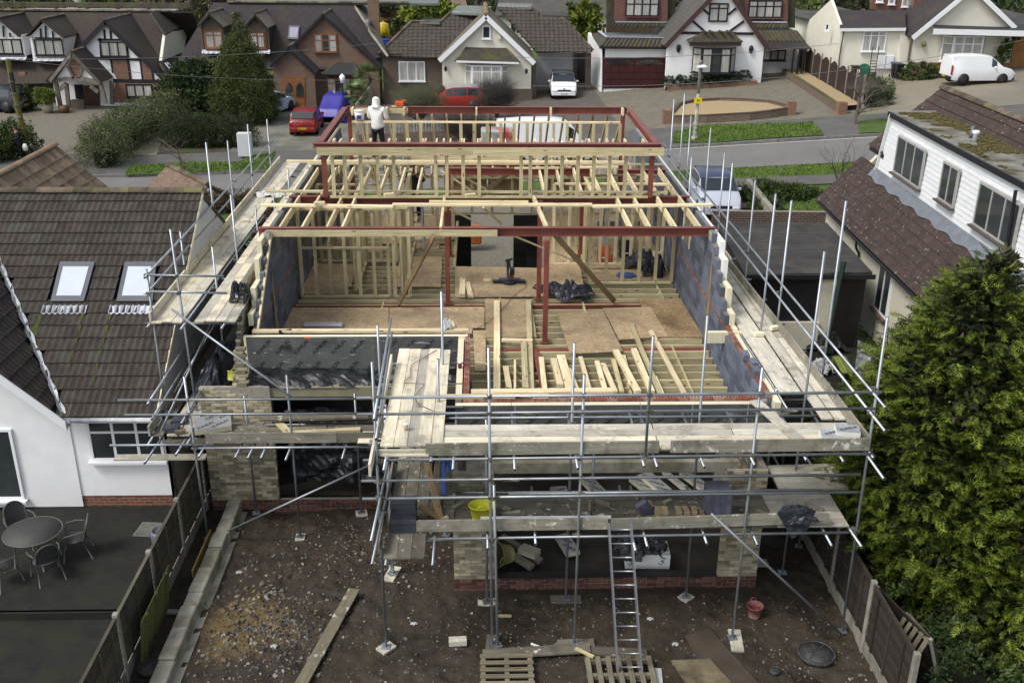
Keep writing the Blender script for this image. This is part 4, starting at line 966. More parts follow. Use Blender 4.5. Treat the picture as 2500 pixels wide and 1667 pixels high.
yel=M_('yellow_rubber',(.46,.47,.02),.5,.12,4,.1,rnd=0); redp=M_('red_plastic',(.17,.018,.02),.6,.3,5,.2,rnd=0,col2=(.2,.1,.09))
tub('yellow flexible builders tub on the lower scaffold boards beside the brick pier','tub',(.0,15.42,ZL+.02),.24,.32,yel,sq=.75)
tub('red mixing bucket standing on the mud near the right brick pier','bucket',(5.2,15.75,MUD(5.2,15.75)),.155,.24,redp,sq=1,name='mixing_bucket')
tub('yellow tub lying tilted inside the left corner, on the brick pier','tub',(-5.35,19.95,3.08),.16,.2,M_('dirty_yellow',(.34,.34,.06),.7,.3,6,rnd=0),tilt=(-.5,.2,0))
tub('pale yellow tub tipped on its side behind the middle pier','tub',(.55,17.3,.42),.25,.35,M_('dull_yellow',(.26,.25,.10),.7,.2,4),tilt=(0,-1.3,.6))
# stacks of blocks and bricks on the scaffold
dark_blk=M_('dark_engineering_block',(.045,.05,.062),.85,.25,12,.3,40,rnd=.15)
bmesh_d=boxmesh(.44,.215,.1,dark_blk,.004)
def loose(me,Mw,name,label,cat,grp): o=inst(name,me,None,Mw); return tag(o,label,cat,grp)
lvl=['bottom','second','third','fourth','fifth','top']
for c in range(6):
    for j in range(2 if c%2==0 else 1):
        loose(bmesh_d,Matrix.Translation((-1.36+(random.uniform(-.02,.02)),15.18+j*.23+random.uniform(-.01,.01) ,ZL+.05+c*.102-.04)),'concrete_block','dark block in the %s layer of the left corner stack'%lvl[c] if c%2 else 'dark block, %s of the %s layer, in the left corner stack'%(('front','back')[j],lvl[c]),'block','dark blocks stacked on the lower lift')
bm_l=boxmesh(.44,.1,.215,M_('blue_grey_block',(.085,.09,.125),.9,.15,12,.3,40,rnd=.12),.004)
k=0
for c in range(3):
    for j in range(4):
        k+=1; loose(bm_l,Matrix.Translation((4.02+j*.102,15.4,ZL+.13+c*.217))@Matrix.Rotation(math.pi/2,4,'Z'),'concrete_block','upright blue grey block, %s from left, %s row of right stack'%(('first','second','third','fourth')[j],('bottom','middle','top')[c]),'block','blue grey blocks stacked on the lower lift')
loose(bm_l,Matrix.Translation((2.95,15.55,ZL+.12))@Euler((.3,.9,.4)).to_matrix().to_4x4(),'concrete_block','dark block leaning beside the small buff brick piles','block',None)
bb=boxmesh(.215,.102,.065,M_('loose_buff_brick',(.25,.19,.115),.9,.2,9,.3,50,rnd=.15),.004)
for p,(x0,nm) in enumerate(((3.12,'left'),(3.48,'middle'),(3.76,'right'))):
    for c in range(4):
        for j in range(2):
            if c==3 and j==1 and p==2: continue
            R=Matrix.Rotation(math.pi/2+random.uniform(-.1,.1),4,'Z'); loose(bb,Matrix.Translation((x0+j*.115+random.uniform(-.01,.01),15.3+random.uniform(-.02,.02),ZL+.055+c*.067))@R,'loose_brick','buff brick, %s one of course %s in the %s brick pile'%(('left','right')[j],('one','two','three','four')[c],nm),'brick','buff bricks piled on the lower scaffold')
for (px,py,z,rz,l) in ((398,1012,2.36,.2,'dark block lying flat at the left end of the rear scaffold'),(440,1025,2.36,.1,'dark block beside the tilted slab of insulation'),(420,1045,2.36,.05,'dark block nearest the garden on the left scaffold corner')):
    loose(boxmesh(.30,.215,.1,dark_blk,.004),Matrix.Translation(Z(px,py,z+.05))@Matrix.Rotation(rz,4,'Z'),'concrete_block',l,'block',None)
loose(bb,Matrix.Translation(Z(440,1053,2.40))@Matrix.Rotation(.3,4,'Z'),'loose_brick','orange brick at the foot of the dark blocks on the left corner','brick',None)
for (x,y,z,rz,l) in ((5.45,18.15,ZP+.06,1.5,'grey block on the red brick head of the side wall, nearest the front'),(5.5,18.55,ZP+.06,1.6,'middle grey block of three on the side wall head'),(5.42,18.95,ZP+.06,1.5,'rear grey block of three on the side wall head')):
    loose(boxmesh(.26,.14,.14,block_m,.01),Matrix.Translation((x,y,z))@Matrix.Rotation(rz,4,'Z'),'concrete_block',l,'block',None)
for (px,py,z,l,rz) in ((598,539,4.47,'pale brick on the left platform boards near the red beam end',.3),(1853,815-0,4.03,'cream block offcut on the right platform boards',.1),(1890,800,4.05,'second cream offcut near the toe board of the right platform',.4)):
    loose(boxmesh(.2,.11,.08,foam,.004),Matrix.Translation(Z(px,py,z+.03))@Matrix.Rotation(rz,4,'Z'),'foam_offcut',l,'offcut',None)
def slab(name,label,cat,c,l,w,h,m,rot=(0,0,0),txt=False,grp=None):
    t=thing(name,label,cat,c,grp); R=Euler(rot).to_matrix(); Mw=Matrix.Translation(Vector(c))@R.to_4x4()
    b=inst('foam_core',boxmesh(l,w,h-.008,m,.002),t,Mw)
    f=inst('foil_skin',boxmesh(l-.002,w-.002,.006,M_('bright_foil',(.42,.43,.44),.45,.15,3,.1,metal=.3),0),t,Mw@Matrix.Translation((0,0,h/2)))
    if txt: prints(f,Mw@Vector((-l/2,-w/2,h/2+.004)),R@Vector((1,0,0)),R@Vector((0,1,0)),R@Vector((0,0,1)),l,w,size=.10,dx=.3,dz=.3,ang=.5)
    return t
slab('insulation_offcut','tilted silver faced insulation slab on the rear left scaffold','insulation',Z(520,1035,2.42),.75,.5,.12,foam,(.15,-.02,.25),True)
slab('insulation_offcut','larger white insulation block at the right corner of the upper platform','insulation',Z(2068,1055,4.14),.40,.3,.16,white_f,(0,0,-.2),True)
slab('insulation_offcut','small white insulation block left of the larger one on the corner platform','insulation',Z(2025,1062,4.09),.32,.26,.10,white_f,(0,0,-.1),True)
slab('insulation_offcut','long foil strip lying behind the toe board of the lower lift','insulation',(1.12,15.28,ZL+.14),2.3,.06,.12,foam,(.9,0,0),True)
for (px,py,l,w,rz,z,lb_) in ((1365,1200,.38,.3,.1,.25,'small foil square inside the ground floor room'),(1450,1190,.85,.3,-1.2,.3,'foil slab lying inside behind the second scaffold pole'),(1575,1185,.8,.35,-1.1,.3,'foil slab with print, left of the leaning strips'),(1600,1180,.9,.3,-1.15,.42,'cream edged strip leaning right inside the room'),(1650,1175,1.2,.12,-1.15,.4,'narrow cream strip inside the ground floor room'),(1690,1170,1.1,.25,-1.1,.35,'rightmost foil slab inside the ground floor room'),(1385,1330,.7,.3,-1.3,.2,'white faced slab on the slab floor behind the ladder')):
    slab('insulation_offcut',lb_,'insulation',Z(px,py,z),l,w,.1,foam,(0.05,0,rz),True)
for (a,b,w,lb_) in (((1180,1310),(1300,1385),.14,'long concrete lintel lying on the floor behind the middle pier'),((1225,1310),(1320,1370),.14,'second concrete lintel crossing the first')):
    tag(beam('precast_lintel',Z(*a,.38),Z(*b,.2),w,.1,M_('pale_concrete',(.33,.30,.23),.9,.15,6,.2)),lb_,'lintel')
tag(box('concrete_block',Z(1292,1345,.5),.4,.24,.12,M_('pale_concrete',(.33,.30,.23)),rz=-.6),'pale block resting on the lintels inside the opening','block')
slab('insulation_pack','white UNILIN pack under black plastic on the ground floor slab','insulation',(3.35,17.35,.32),.9,.5,.34,white_f,(0,0,-.03),False)
# print on the front of the pack
def text_obj(s,size,p,R,m,parent,name='printed_lettering'):
    me=lettering(s,size); me2=me
    if m is not ink: me2=me.copy(); me2.materials.clear(); me2.materials.append(m)
    return inst(name,me2,parent,Matrix.Translation(Vector(p))@R.to_4x4())
FR=Matrix.Rotation(math.pi/2,3,'X')
pk=bpy.data.objects[[o.name for o in bpy.data.objects if o.name.startswith('insulation_pack')][-1]]
text_obj('UNILIN',.12,(2.98,17.09,.24),FR@Matrix.Rotation(.7,3,'Z'),ink,pk); text_obj('UNILIN',.12,(3.6,17.09,.24),FR@Matrix.Rotation(.7,3,'Z'),ink,pk)
def drape(name,label,cat,c,rx,ry,h,m,seed,flat=.3,rz=0):
    """heap of sheet: noisy mound"""
    r=np.random.default_rng(seed); n=26; V=[];F=[]
    for j in range(n+1):
        for i in range(n+1):
            u,v=i/n*2-1,j/n*2-1; d=math.hypot(u,v); q=(float(vnoise(np.array(u*1.0+seed),np.array(v*1.0),2.2,seed))-.5); q2=abs(float(vnoise(np.array(u*1.0+seed),np.array(v*1.0),5,seed+3))-.5)
            e=1+.25*q; zz_=max(0,(1-d**2.2*e))**.6*h*(.7+1.1*q+1.1*q2)
            V.append((u*rx*(1+.3*q),v*ry*(1+.3*q2),zz_+.004*((i*7+j*3)%3)))
    for j in range(n):
        for i in range(n):
            k=j*(n+1)+i; u,v=(i+.5)/n*2-1,(j+.5)/n*2-1
            if math.hypot(u,v)<.97+.15*math.sin(5*math.atan2(v,u)+seed): F.append((k,k+1,k+n+2,k+n+1))
    o=meshobj(name,V,F,m,None,Matrix.Translation(Vector(c))@Matrix.Rotation(rz,4,'Z')); return tag(o,label,cat)
drape('plastic_sheet','crumpled black plastic over the white insulation pack in the room','plastic sheet',(3.2,17.35,.42),.65,.35,.3,tarp_m,11)
drape('black_tarpaulin','crumpled black tarpaulin lying on the deck right of the red posts','tarpaulin',Z(1395,722,ZF+.03),.62,.45,.30,tarp_m,12)
drape('black_tarpaulin','flat end of black sheet trailing behind the red posts','tarpaulin',Z(1345,705,ZF+.03),.5,.3,.16,tarp_m,13)
drape('rubbish_sack','black sack beside the blue sheet behind the right stud wall','sack',Z(1595,668,ZF+.02),.35,.35,.5,tarp_m,14)
drape('rubbish_sack','larger black sack heap in the right hand room','sack',Z(1560,650,ZF+.02),.5,.4,.4,tarp_m,15)
drape('blue_sheet','small blue sheet on the boards under the black sacks','sheet',Z(1530,672,ZF+.02),.3,.25,.03,M_('blue_sheet',(.05,.11,.28),.5,.2,4),16)
drape('plastic_bag','black plastic draped over the right end of the lower toe board','plastic sheet',(5.55,15.15,ZL+.15),.4,.16,.2,tarp_m,17)
cloth('plastic_bag',[(5.15,15.03,2.75),(5.85,15.03,2.78),(5.7,15.02,2.35),(5.45,15.02,2.25)],tarp_m,None,.03,12,10,9); tag(bpy.data.objects['plastic_bag.001'],'hanging flap of dark blue plastic in front of the right lower toe board','plastic sheet')
drape('clear_plastic','scrap of clear plastic hooked on the left parapet timber','plastic scrap',(-.75,20.5,4.06),.12,.1,.18,M_('milky_plastic',(.5,.52,.52),.3,.1,5,rnd=0),18)
drape('white_wrap','white wrapping on the left platform behind the blocks','wrapping',Z(660,478,4.46),.5,.25,.12,M_('white_wrap',(.6,.6,.58),.5,.1,5,rnd=0),19)
drape('black_sack','black sack on the left scaffold by the toothed brickwork','sack',Z(588,735,4.45),.25,.22,.35,tarp_m,20)
drape('black_sheet','dark plastic over the wall between left house and scaffold','plastic sheet',(-5.9,21.5,2.6),.5,1.6,.5,tarp_m,21)
cloth('hanging_jacket',[Z(680,805,4.08),Z(712,803,4.08),Y(708,850,20.1),Y(685,850,20.1)],M_('black_cloth',(.012,.012,.016),.95,.3,5,.3),None,.05,10,12,8); tag(bpy.data.objects['hanging_jacket'],'black jacket hung over the left parapet timber','jacket')
for k in range(16):
    x_=random.Random(k+300).uniform(-.9,6.3); y_=random.Random(k+500).uniform(15.3,16.1); rr_=random.Random(k+700); L_=rr_.uniform(.12,.42)
    nm_,m3=(('brick_fragment',brick_y),('wood_offcut',brown_wood),('mortar_lump',concrete))[k%3]
    where=['beside the yellow tub','near the left block stack','in front of the ladder top','near the buff brick piles','by the right blue blocks','toward the right corner','behind the middle toe board','near the left corner'][k%8]
    tag(box(nm_,(x_,y_,ZL+.05),L_,.08,.05,m3,rz=rr_.uniform(0,3)),['pale brick fragment','short dark wood offcut','lump of dried mortar'][k%3]+' on the dirty lower boards '+where,'debris',['brick fragments on the lower boards','wood offcuts on the lower boards','mortar lumps on the lower boards'][k%3])
# mitre saw
SW=thing('mitre_saw','mitre saw with dark arm and orange motor standing on the strand board floor','saw',Z(1243,690,ZF))
sp=Z(1243,690,ZF+.02); dk=M_('dark_plastic',(.02,.022,.03),.5,rnd=0); org=M_('orange_plastic',(.55,.09,.015),.45,rnd=0)
lathe('turntable',[(.19,0),(.2,.05),(.18,.07),(.001,.07)],sp,dk,SW,20); box('fence',sp+Vector((0,.06,.1)),.6,.03,.06,al,SW); box('extension_wing',sp+Vector((-.32,0,.04)),.28,.14,.05,dk,SW); box('extension_wing',sp+Vector((.32,0,.04)),.28,.14,.05,dk,SW)
beam('saw_arm',sp+Vector((0,.1,.08)),sp+Vector((-.02,.25,.55)),.1,.12,dk,SW); box('saw_motor',sp+Vector((.07,.05,.32)),.16,.2,.18,dk,SW,bev=.02); box('motor_cover',sp+Vector((.08,.06,.2)),.12,.16,.1,org,SW,bev=.02); tube('handle',sp+Vector((-.1,.28,.55)),sp+Vector((.1,.28,.6)),.03,dk,SW,10,False)
tube('blade',sp+Vector((-.012,.02,.28)),sp+Vector((.012,.02,.28)),.15,al,SW,24,False)
def case(label,cat,c,l,w,h,m,lid=True,rz=0,name='tool_case'):
    t=thing(name,label,cat,c); c=Vector(c); J=Join(); 
    for q,s in(((0,-w/2,h/2),(l,.02,h)),((0,w/2,h/2),(l,.02,h)),((-l/2,0,h/2),(.02,w,h)),((l/2,0,h/2),(.02,w,h)),((0,0,.01),(l,w,.02))): J.box(q,*s)
    o=J.obj('case_body',m,t); Mw=Matrix.Translation(c)@Matrix.Rotation(rz,4,'Z'); o.matrix_basis=Mw; MW[o.name]=Mw
    if lid: inst('case_lid',boxmesh(l,.03,w*.9,m,.006),t,Mw@Matrix.Translation((0,w/2+.08,h+w*.4))@Matrix.Rotation(-.25,4,'X'))
    inst('case_contents',boxmesh(l*.5,w*.4,h*.5,M_('pale_contents',(.5,.5,.48),.6,.3,8),.01),t,Mw@Matrix.Translation((l*.1,0,h*.5)))
    return t
case('open orange tool case on the boards of the right room','case',Z(1474,635,ZF+.02),.40,.3,.1,org,rz=-.1)
case('open black tool case with raised lid beside the orange one','case',Z(1530,625,ZF+.02),.42,.35,.12,dk)
case('white plastic box on the right room floor by the block wall','box',Z(1605,625,ZF+.02),.22,.18,.12,white_f,False)
# cups, saws, cables
def cup(label,c,m,r=.045,h=.12):
    t=thing('paper_cup',label,'cup',c); lathe('cup_body',[(r*.7,0),(r,h),(r*.95,h)],c,m,t,14); lathe('cup_lid',[(r*1.05,0),(r*1.05,.012),(r*.8,.02),(.001,.02)],Vector(c)+Vector((0,0,h)),white_f,t,14)
cup('maroon paper cup with white lid on the foam wall head',(-.44,18.65,ZP-.06),M_('maroon_card',(.16,.02,.03),.6,rnd=0))
cup('pale paper cup on the walkway boards',Z(991,1048,4.06),M_('cream_card',(.55,.45,.33),.6,rnd=0),.05,.10)
def cable(label,pts,m,name='cable',r=.007):
    J=Join(); P=[Vector(p) for p in pts]; Q=[]
    for i in range(len(P)-1):
        a=P[max(0,i-1)];b=P[i];c=P[i+1];d=P[min(len(P)-1,i+2)]
        for k in range(6):
            t=k/6; Q.append(.5*((2*b)+(c-a)*t+(2*a-5*b+4*c-d)*t*t+(3*b-a-3*c+d)*t**3))
    Q.append(P[-1])
    for a,b in zip(Q[:-1],Q[1:]): J.rod(a,b,r,5)
    return tag(J.obj(name,m),label,'cable')
c7=lambda x,y:(900+x/3.92,780+y/3.92)
cable('thin brown cable looping over the walkway boards',[Z(*c7(*p),4.075) for p in((650,290),(520,370),(410,440),(400,540),(340,600),(440,610),(530,620),(480,680),(445,740),(480,810),(600,865),(665,915))],M_('brown_cable',(.12,.09,.05),.6,rnd=0))
cable('cable running from the mitre saw across the strand boards',[Z(*p,ZF+.035) for p in((1158,805),(1200,780),(1235,745),(1262,715),(1285,700),(1275,690))],M_('black_cable',(.03,.028,.025),.6,rnd=0))
for (px,py,l) in ((752,824,'orange handled hand saw lying on the parapet foam'),):
    t=thing('hand_saw',l,'saw',Z(px,py,4.02)); c=Z(px,py,4.03); box('saw_handle',c,.16,.05,.03,org,t,bev=.01); beam('saw_blade',c+Vector((.07,0,0)),c+Vector((.5,.03,.0)),.06,.003,al,t)
t=thing('chainsaw','orange cordless saw resting on the far red dormer beam','power saw',(-2.45,YB,ZT)); c=Vector((-2.45,YB,ZT+.09)); box('motor_housing',c,.26,.16,.16,org,t,bev=.03); box('battery',c+Vector((.2,0,-.01)),.12,.12,.1,dk,t,bev=.01); tube('handle',c+Vector((-.05,0,.1)),c+Vector((.2,0,.1)),.018,org,t,8,False); box('saw_sole',c+Vector((.0,0,-.08)),.5,.14,.02,new_wood,t)
t=thing('plaster_tub','white lidded tub with blue label on the far left dormer joists','tub',(-3.65,30.65,6.75)); lathe('tub_body',[(.13,0),(.155,.26),(.15,.26)],(-3.62,30.6,6.75),white_f,t,18); lathe('tub_lid',[(.165,0),(.165,.025),(.001,.03)],(-3.62,30.6,7.01),white_f,t,18); box('tub_label',(-3.62,30.455,6.85),.13,.01,.12,M_('blue_label',(.03,.05,.3),.5,rnd=0),t)
# flat packed white frame on the deck
t=thing('aluminium_platform','folded aluminium work platform on the strand board by the left parapet','work platform',Z(790,795,ZF)); c=Z(790,793,ZF+.06); box('platform_deck',c,.95,.22,.07,M_('pale_aluminium',(.55,.56,.56),.4,.1,4,metal=.3),t,bev=.01); box('side_rail',c+Vector((0,-.12,-.02)),.95,.03,.05,al,t); box('side_rail',c+Vector((0,.12,-.02)),.95,.03,.05,al,t)
# blue leaning props at lower lift
for (a,b,l) in (((1083,1120),(1083,1205),'blue metal bar standing in the lower lift'),((1092,1118),(1099,1150),'short blue metal bar beside the long one')):
    tag(beam('blue_bar',Y(*a,15.9),Y(*b,15.7),.05,.03,M_('blue_paint',(.03,.10,.45),.45,rnd=0)),l,'metal bar')
for a,b,ya,yb,l in (((1042,1130),(1078,1280),16.6,15.3,'long weathered plank leaning in the lower lift at left'),((1022,1235),(1100,1280),15.5,15.4,'weathered plank lying low across the lower lift corner')):
    tag(beam('loose_plank',Y(*a,ya),Y(*b,yb),.12,.04,brown_wood),l,'plank')
for (a,b,z,w,l) in (((678,1030),(712,1062),2.40,.16,'short thick timber on the rear left scaffold'),((690,1058),(880,1048),2.36,.14,'long timber lying on the rear left scaffold boards'),((640,1022),(900,1015),2.5,.2,'wide old plank along the back of the rear left scaffold')):
    tag(beam('loose_timber',Z(*a,z),Z(*b,z),w,.05,green_wood if w<.2 else board_d),l,'timber')
# ================================================================ FENCES, GARDEN WALL, NEIGHBOURS ON BOTH SIDES
def panel_fence(label,x,ys,h,lean,m,postm,side,board=True,z0=0):
    F=thing('panel_fence',label,'fence',(x,(ys[0]+ys[-1])/2,z0))
    for a,b in zip(ys[:-1],ys[1:]):
        P=box('fence_panel',(x,(a+b)/2,z0+.28+(h-.3)/2),.012,abs(b-a)-.14,h-.34,m,F)
        box('panel_cap',(x,(a+b)/2,z0+h-.02),.06,abs(b-a)-.12,.03,m,P)
        n=9
        for k in range(n): box('feather_slat',(x+side*.017,(a+b)/2,z0+.30+(h-.36)*(k+.5)/n),.014,abs(b-a)-.15,(h-.36)/n*.93,m,P,R=Euler((0,.09*side,0)).to_matrix())
        for k in(-.3,0,.3): box('batten',(x+side*.04,(a+b)/2+k*abs(b-a),z0+.28+(h-.3)/2),.03,.045,h-.36,m,P)
        if board: box('gravel_board',(x,(a+b)/2,z0+.13),.045,abs(b-a)-.12,.28,conc_post,F)
    for y in ys: box('fence_post',(x,y,z0+h/2+.02),.1,.1,h+.06,postm,F,bev=.012)
    return F
panel_fence('weathered larch lap panel fence between left patio and building site',-6.2,[21.6,19.75,17.9,16.05,14.2,12.35],1.38,0,gal_wood,conc_post,1)
panel_fence('dark panel fence with concrete posts along the right of the site',6.93,[24,22.1,20.2,18.35,16.5,14.7,12.8],1.5,0,fence_dk,conc_post,-1)
F=thing('leaning_panel','mossy fence panel leaning against the left fence posts','fence panel',(-5.95,15.2,0))
R=Matrix.Rotation(.12,3,'Y'); inst('panel_sheet',boxmesh(.02,1.7,1.0,M_('mossy_wood',(.09,.095,.03),.9,.35,3,.3,stretch=(1,1,6)),.003),F,Matrix.Translation((-5.98,15.35,.5))@R.to_4x4())
for k in(-.6,0,.6): inst('batten',boxmesh(.03,.05,1.0,MATS['mossy_wood'],0),F,Matrix.Translation((-5.955,15.35+k,.5))@R.to_4x4())
tag(box('yellow_board',(-5.82,17.9,.12),.03,1.5,.16,M_('osb_strip',(.35,.24,.08),.8,.2,4)),'narrow yellow board standing in the gap by the left fence','board')
GW=thing('garden_wall','low pale concrete block retaining wall along the left of the muddy plot','garden wall',(-5.5,16.6,0))
rs=random.Random(5)
y=12.9; k=0
while y<19.6:
    L=rs.uniform(.42,.9); box('wall_block',(-5.52+rs.uniform(-.012,.012)+(.0 if y>15.5 else -.02),y+L/2,.13+rs.uniform(-.02,.015)),.30,L-.012,.34,concrete,GW,rz=rs.uniform(-.02,.02),bev=.02); y+=L
box('wall_footing',(-5.35,16.2,-.02),.2,6.8,.1,concrete,GW)
tag(box('concrete_scrap',Z(425,1493,.1),.4,.1,.05,conc_post,rz=-.1),'short pale strip bridging fence and low wall','strip')
# tiles ------------------------------------------------------------
def tilemesh(wd,ln,m,roll=3,amp=.016,th=.022,n=7):
    xs=np.linspace(-wd/2,wd/2,n); V=[];F=[]
    for yy,zz0 in((0,th),(ln,0.0)):
        for x in xs: V.append((x,yy,zz0+amp*(.5+.5*math.cos((x/wd+.5)*2*math.pi*roll))))
    for i in range(n-1): F.append((i,i+1,n+i+1,n+i))
    for x in xs: V.append((x,0.004,-.012))
    for i in range(n-1): F.append((2*n+i,2*n+i+1,i+1,i))
    me=bpy.data.meshes.new('roof_tile'); me.from_pydata(V,[],F); me.materials.append(m); return me
def tiles(P,parent,o,xd,sd,nx,ny,cw,ex,me,test=None,jit=.006):
    o,xd,sd=Vector(o),Vector(xd).normalized(),Vector(sd).normalized(); n=xd.cross(sd); R=Matrix((xd,sd,n)).transposed()
    for j in range(ny):
        for i in range(nx):
            p=o+xd*((i+.5)*cw)+sd*(j*ex)+n*random.uniform(0,jit)
            if test and not test(p+sd*ex*.5): continue
            P.add(me,Matrix.Translation(p)@R.to_4x4()@Matrix.Rotation(random.uniform(-.006,.006),4,'Z'),parent)
def ridge(parent,a,b,m,r=.11,L=.42,name='ridge_tile'):
    a,b=Vector(a),Vector(b); d=(b-a); n=max(1,int(d.length/L)); u=d.normalized(); R=frame(d).to_4x4()
    key=('ridge',round(r,3),m.name,round(d.length/n,2)); me=_box.get(key)
    if me is None:
        V=[];F=[];q=9;LL=d.length/n+.02
        for x,rr in((-LL/2,r*1.06),(LL/2,r)):
            for k in range(q): t=math.pi*k/(q-1)-.0; V.append((x,rr*math.cos(t),rr*.75*math.sin(t)-.03))
        F=[(k,k+1,q+k+1,q+k) for k in range(q-1)]+[tuple(range(q)),tuple(range(q,2*q))[::-1]]
        me=bpy.data.meshes.new('ridge_tile'); me.from_pydata(V,[],F); me.materials.append(m); _box[key]=me
    for k in range(n): inst(name,me,parent,Matrix.Translation(a+d*((k+.5)/n)+Vector((0,0,random.uniform(-.004,.004))))@R)
def window(parent,o,ux,uz,n,W,Hh,cols=3,fan=0,fm=None,pm=None,bar=.06,sill=True,sillm=None,curt=None,lead=False):
    """casement window: frame with panes; o = lower left corner on the wall, n = outward"""
    fm=fm or upvc; o,ux,uz,n=Vector(o),Vector(ux),Vector(uz),Vector(n); R=Matrix((ux,n,uz)).transposed(); J=Join()
    def bx(x,z,w,h,d=.07,off=.0): J.box(o+ux*x+uz*z+n*off,w,d,h,R)
    bx(W/2,bar/2,W,bar);bx(W/2,Hh-bar/2,W,bar);bx(bar/2,Hh/2,bar,Hh-2*bar);bx(W-bar/2,Hh/2,bar,Hh-2*bar)
    cw=(W-bar)/cols
    for i in range(1,cols): bx(bar/2+cw*i,Hh/2,bar,Hh-2*bar,.068)
    zs=[bar]+([Hh*(1-fan)] if fan else [])+[Hh-bar]
    if fan: bx(W/2,Hh*(1-fan),W-2*bar,bar*.8,.064)
    F=J.obj('window_frame',fm,parent)
    for i in range(cols):
        for j in range(len(zs)-1):
            x0=bar/2+cw*i+bar/2; x1=x0+cw-bar; z0=zs[j]+(bar*.4 if j else 0); z1=zs[j+1]-(bar*.4 if j+1<len(zs)-1 else 0)
            if curt:
                g=curtain if (curt=='all' or (curt=='sides' and i in(0,cols-1))) else glass_m
            else: g=glass_m
            inst('pane',boxmesh(round(x1-x0,2),.012,round(z1-z0,2),g),F,Matrix.Translation(o+ux*(x0+x1)/2+uz*(z0+z1)/2+n*.008)@R.to_4x4())
    if sill: inst('window_sill',boxmesh(round(W+.12,2),.16,.05,sillm or fm),F,Matrix.Translation(o+ux*W/2-uz*.03+n*.06)@R.to_4x4())
    return F
UX,UZ=Vector((1,0,0)),Vector((0,0,1))
# ---- LEFT NEIGHBOUR ---------------------------------------------
LH=thing('neighbour_house','white rendered house with brown tiled roof and two roof windows, left of the site','house',(-10,20,0))
EV,EY,RYY,RZ=2.45,19.55,24.95,5.96; SL=.65; sdir=Vector((0,1,SL)).normalized(); xr=-6.98
prism('front_wall',[(-14,19.93,.28),(-9.0,19.93,.28),(xr,19.93,.28),(xr,19.93,2.4),(-8.95,19.93,2.4),(-12.0,19.93,5.2),(-14,19.93,5.2)],.2,white_r,LH,Vector((0,1,0)))
prism('front_wall',[(-14,19.90,.02),(-8.98,19.90,.02),(-8.98,19.90,2.36),(-12.0,19.90,5.16),(-14,19.90,5.16)],.03,white_r,LH,Vector((0,1,0)))
box('brick_plinth',((-8.98+xr)/2,20.0,.14),xr+8.98,.12,.28,M_('plinth_brick',(.17,.062,.038),.9,.2,3,.4,kind='masonry',rnd=0),LH)
prism('gable_wall',[(xr,19.95,0),(xr,30.3,0),(xr,30.3,2.45),(xr,RYY,5.86),(xr,19.95,2.62)],-.2,M_('grey_render',(.62,.62,.62),.9,.06,1.5,.15,50,rnd=0,col2=(.5,.5,.5)),LH,Vector((1,0,0)))
prism('verge_board',[(xr+.02,19.5,2.36),(xr+.02,RYY,5.88),(xr+.02,RYY,6.0),(xr+.02,19.5,2.48)],.03,foam,LH,Vector((1,0,0)))
prism('roof_deck',[(xr+.03,EY,EV-.03),(-8.9,EY,EV-.03),(-12.74,RYY,RZ-.03),(xr+.03,RYY,RZ-.03)],.1,black_f,LH,Vector((0,0,-1)))
prism('roof_deck',[(xr+.03,RYY,RZ-.03),(-16,RYY,RZ-.03),(-16,30.4,2.4),(xr+.03,30.4,2.4)],.1,tile_b,LH,Vector((0,0,-1)))
prism('wing_roof_deck',[(-8.9,EY,EV-.04),(-12.1,EY,5.42),(-12.1,24.05,5.42)],.1,black_f,LH,Vector((0,0,-1)))
PT=Pieces('roof_tile',290); rt=LH
rp=box('roof_course_base',(-9,25.1,5.6),.3,.1,.1,tile_b,LH)
tm=tilemesh(.3,.40,tile_b,2,.026,.034,9); vx=lambda y:-8.9-.70*(y-EY)
W1=[HIT(*p,Vector((0,EY,EV)),Vector((0,-SL,1)).normalized()) for p in((150,645),(234,645),(208,741),(127,741))]
W2=[HIT(*p,Vector((0,EY,EV)),Vector((0,-SL,1)).normalized()) for p in((308,645),(384,645),(375,741),(287,741))]
def inwin(p):
    for W in(W1,W2):
        x0=min(q.x for q in W);x1=max(q.x for q in W);y0=min(q.y for q in W);y1=max(q.y for q in W)
        if x0<p.x<x1 and y0+.05<p.y<y1-.05: return True
    return False
tiles(PT,rp,(xr-24*.3+.02,EY-.04,EV+.0),(1,0,0),sdir,24,19,.3,.341,tm,lambda p:p.x>vx(p.y)+.02 and not inwin(p))
SW_=.93; wd_=Vector((-1,0,SW_)).normalized()
tiles(PT,rp,(-8.86,EY+4.5-.03,EV),(0,-1,0),wd_,15,13,.3,.341,tm,lambda p:p.x<vx(p.y)-.02 and p.x>-12.2)
PT.flush(LH,'roof_tile_rows')
ridge(LH,(xr+.05,RYY,RZ+.06),(-16,RYY,RZ+.06),ridge_m,.13,.45)
# twisted lead valley
V=[];Fc=[]; n=46
for i in range(n+1):
    y=EY+i*(4.9/n); c=Vector((vx(y),y,EV+SL*(y-EY)+.06)); w_=.065+.022*math.sin(i*1.7)
    V+= [c+Vector((-w_,0,w_*SW_*.9+.01)),c+Vector((0,0,.012+.012*math.sin(i*1.3+1))),c+Vector((w_*.9,0,.03+.01*math.sin(i*1.3)))]
    if i: k=3*(i-1); Fc+= [(k,k+1,k+4,k+3),(k+1,k+2,k+5,k+4)]
meshobj('valley_lead',V,Fc,M_('grey_valley_lead',(.25,.265,.285),.5,.35,7,.3,14,metal=.3,rnd=0),LH)
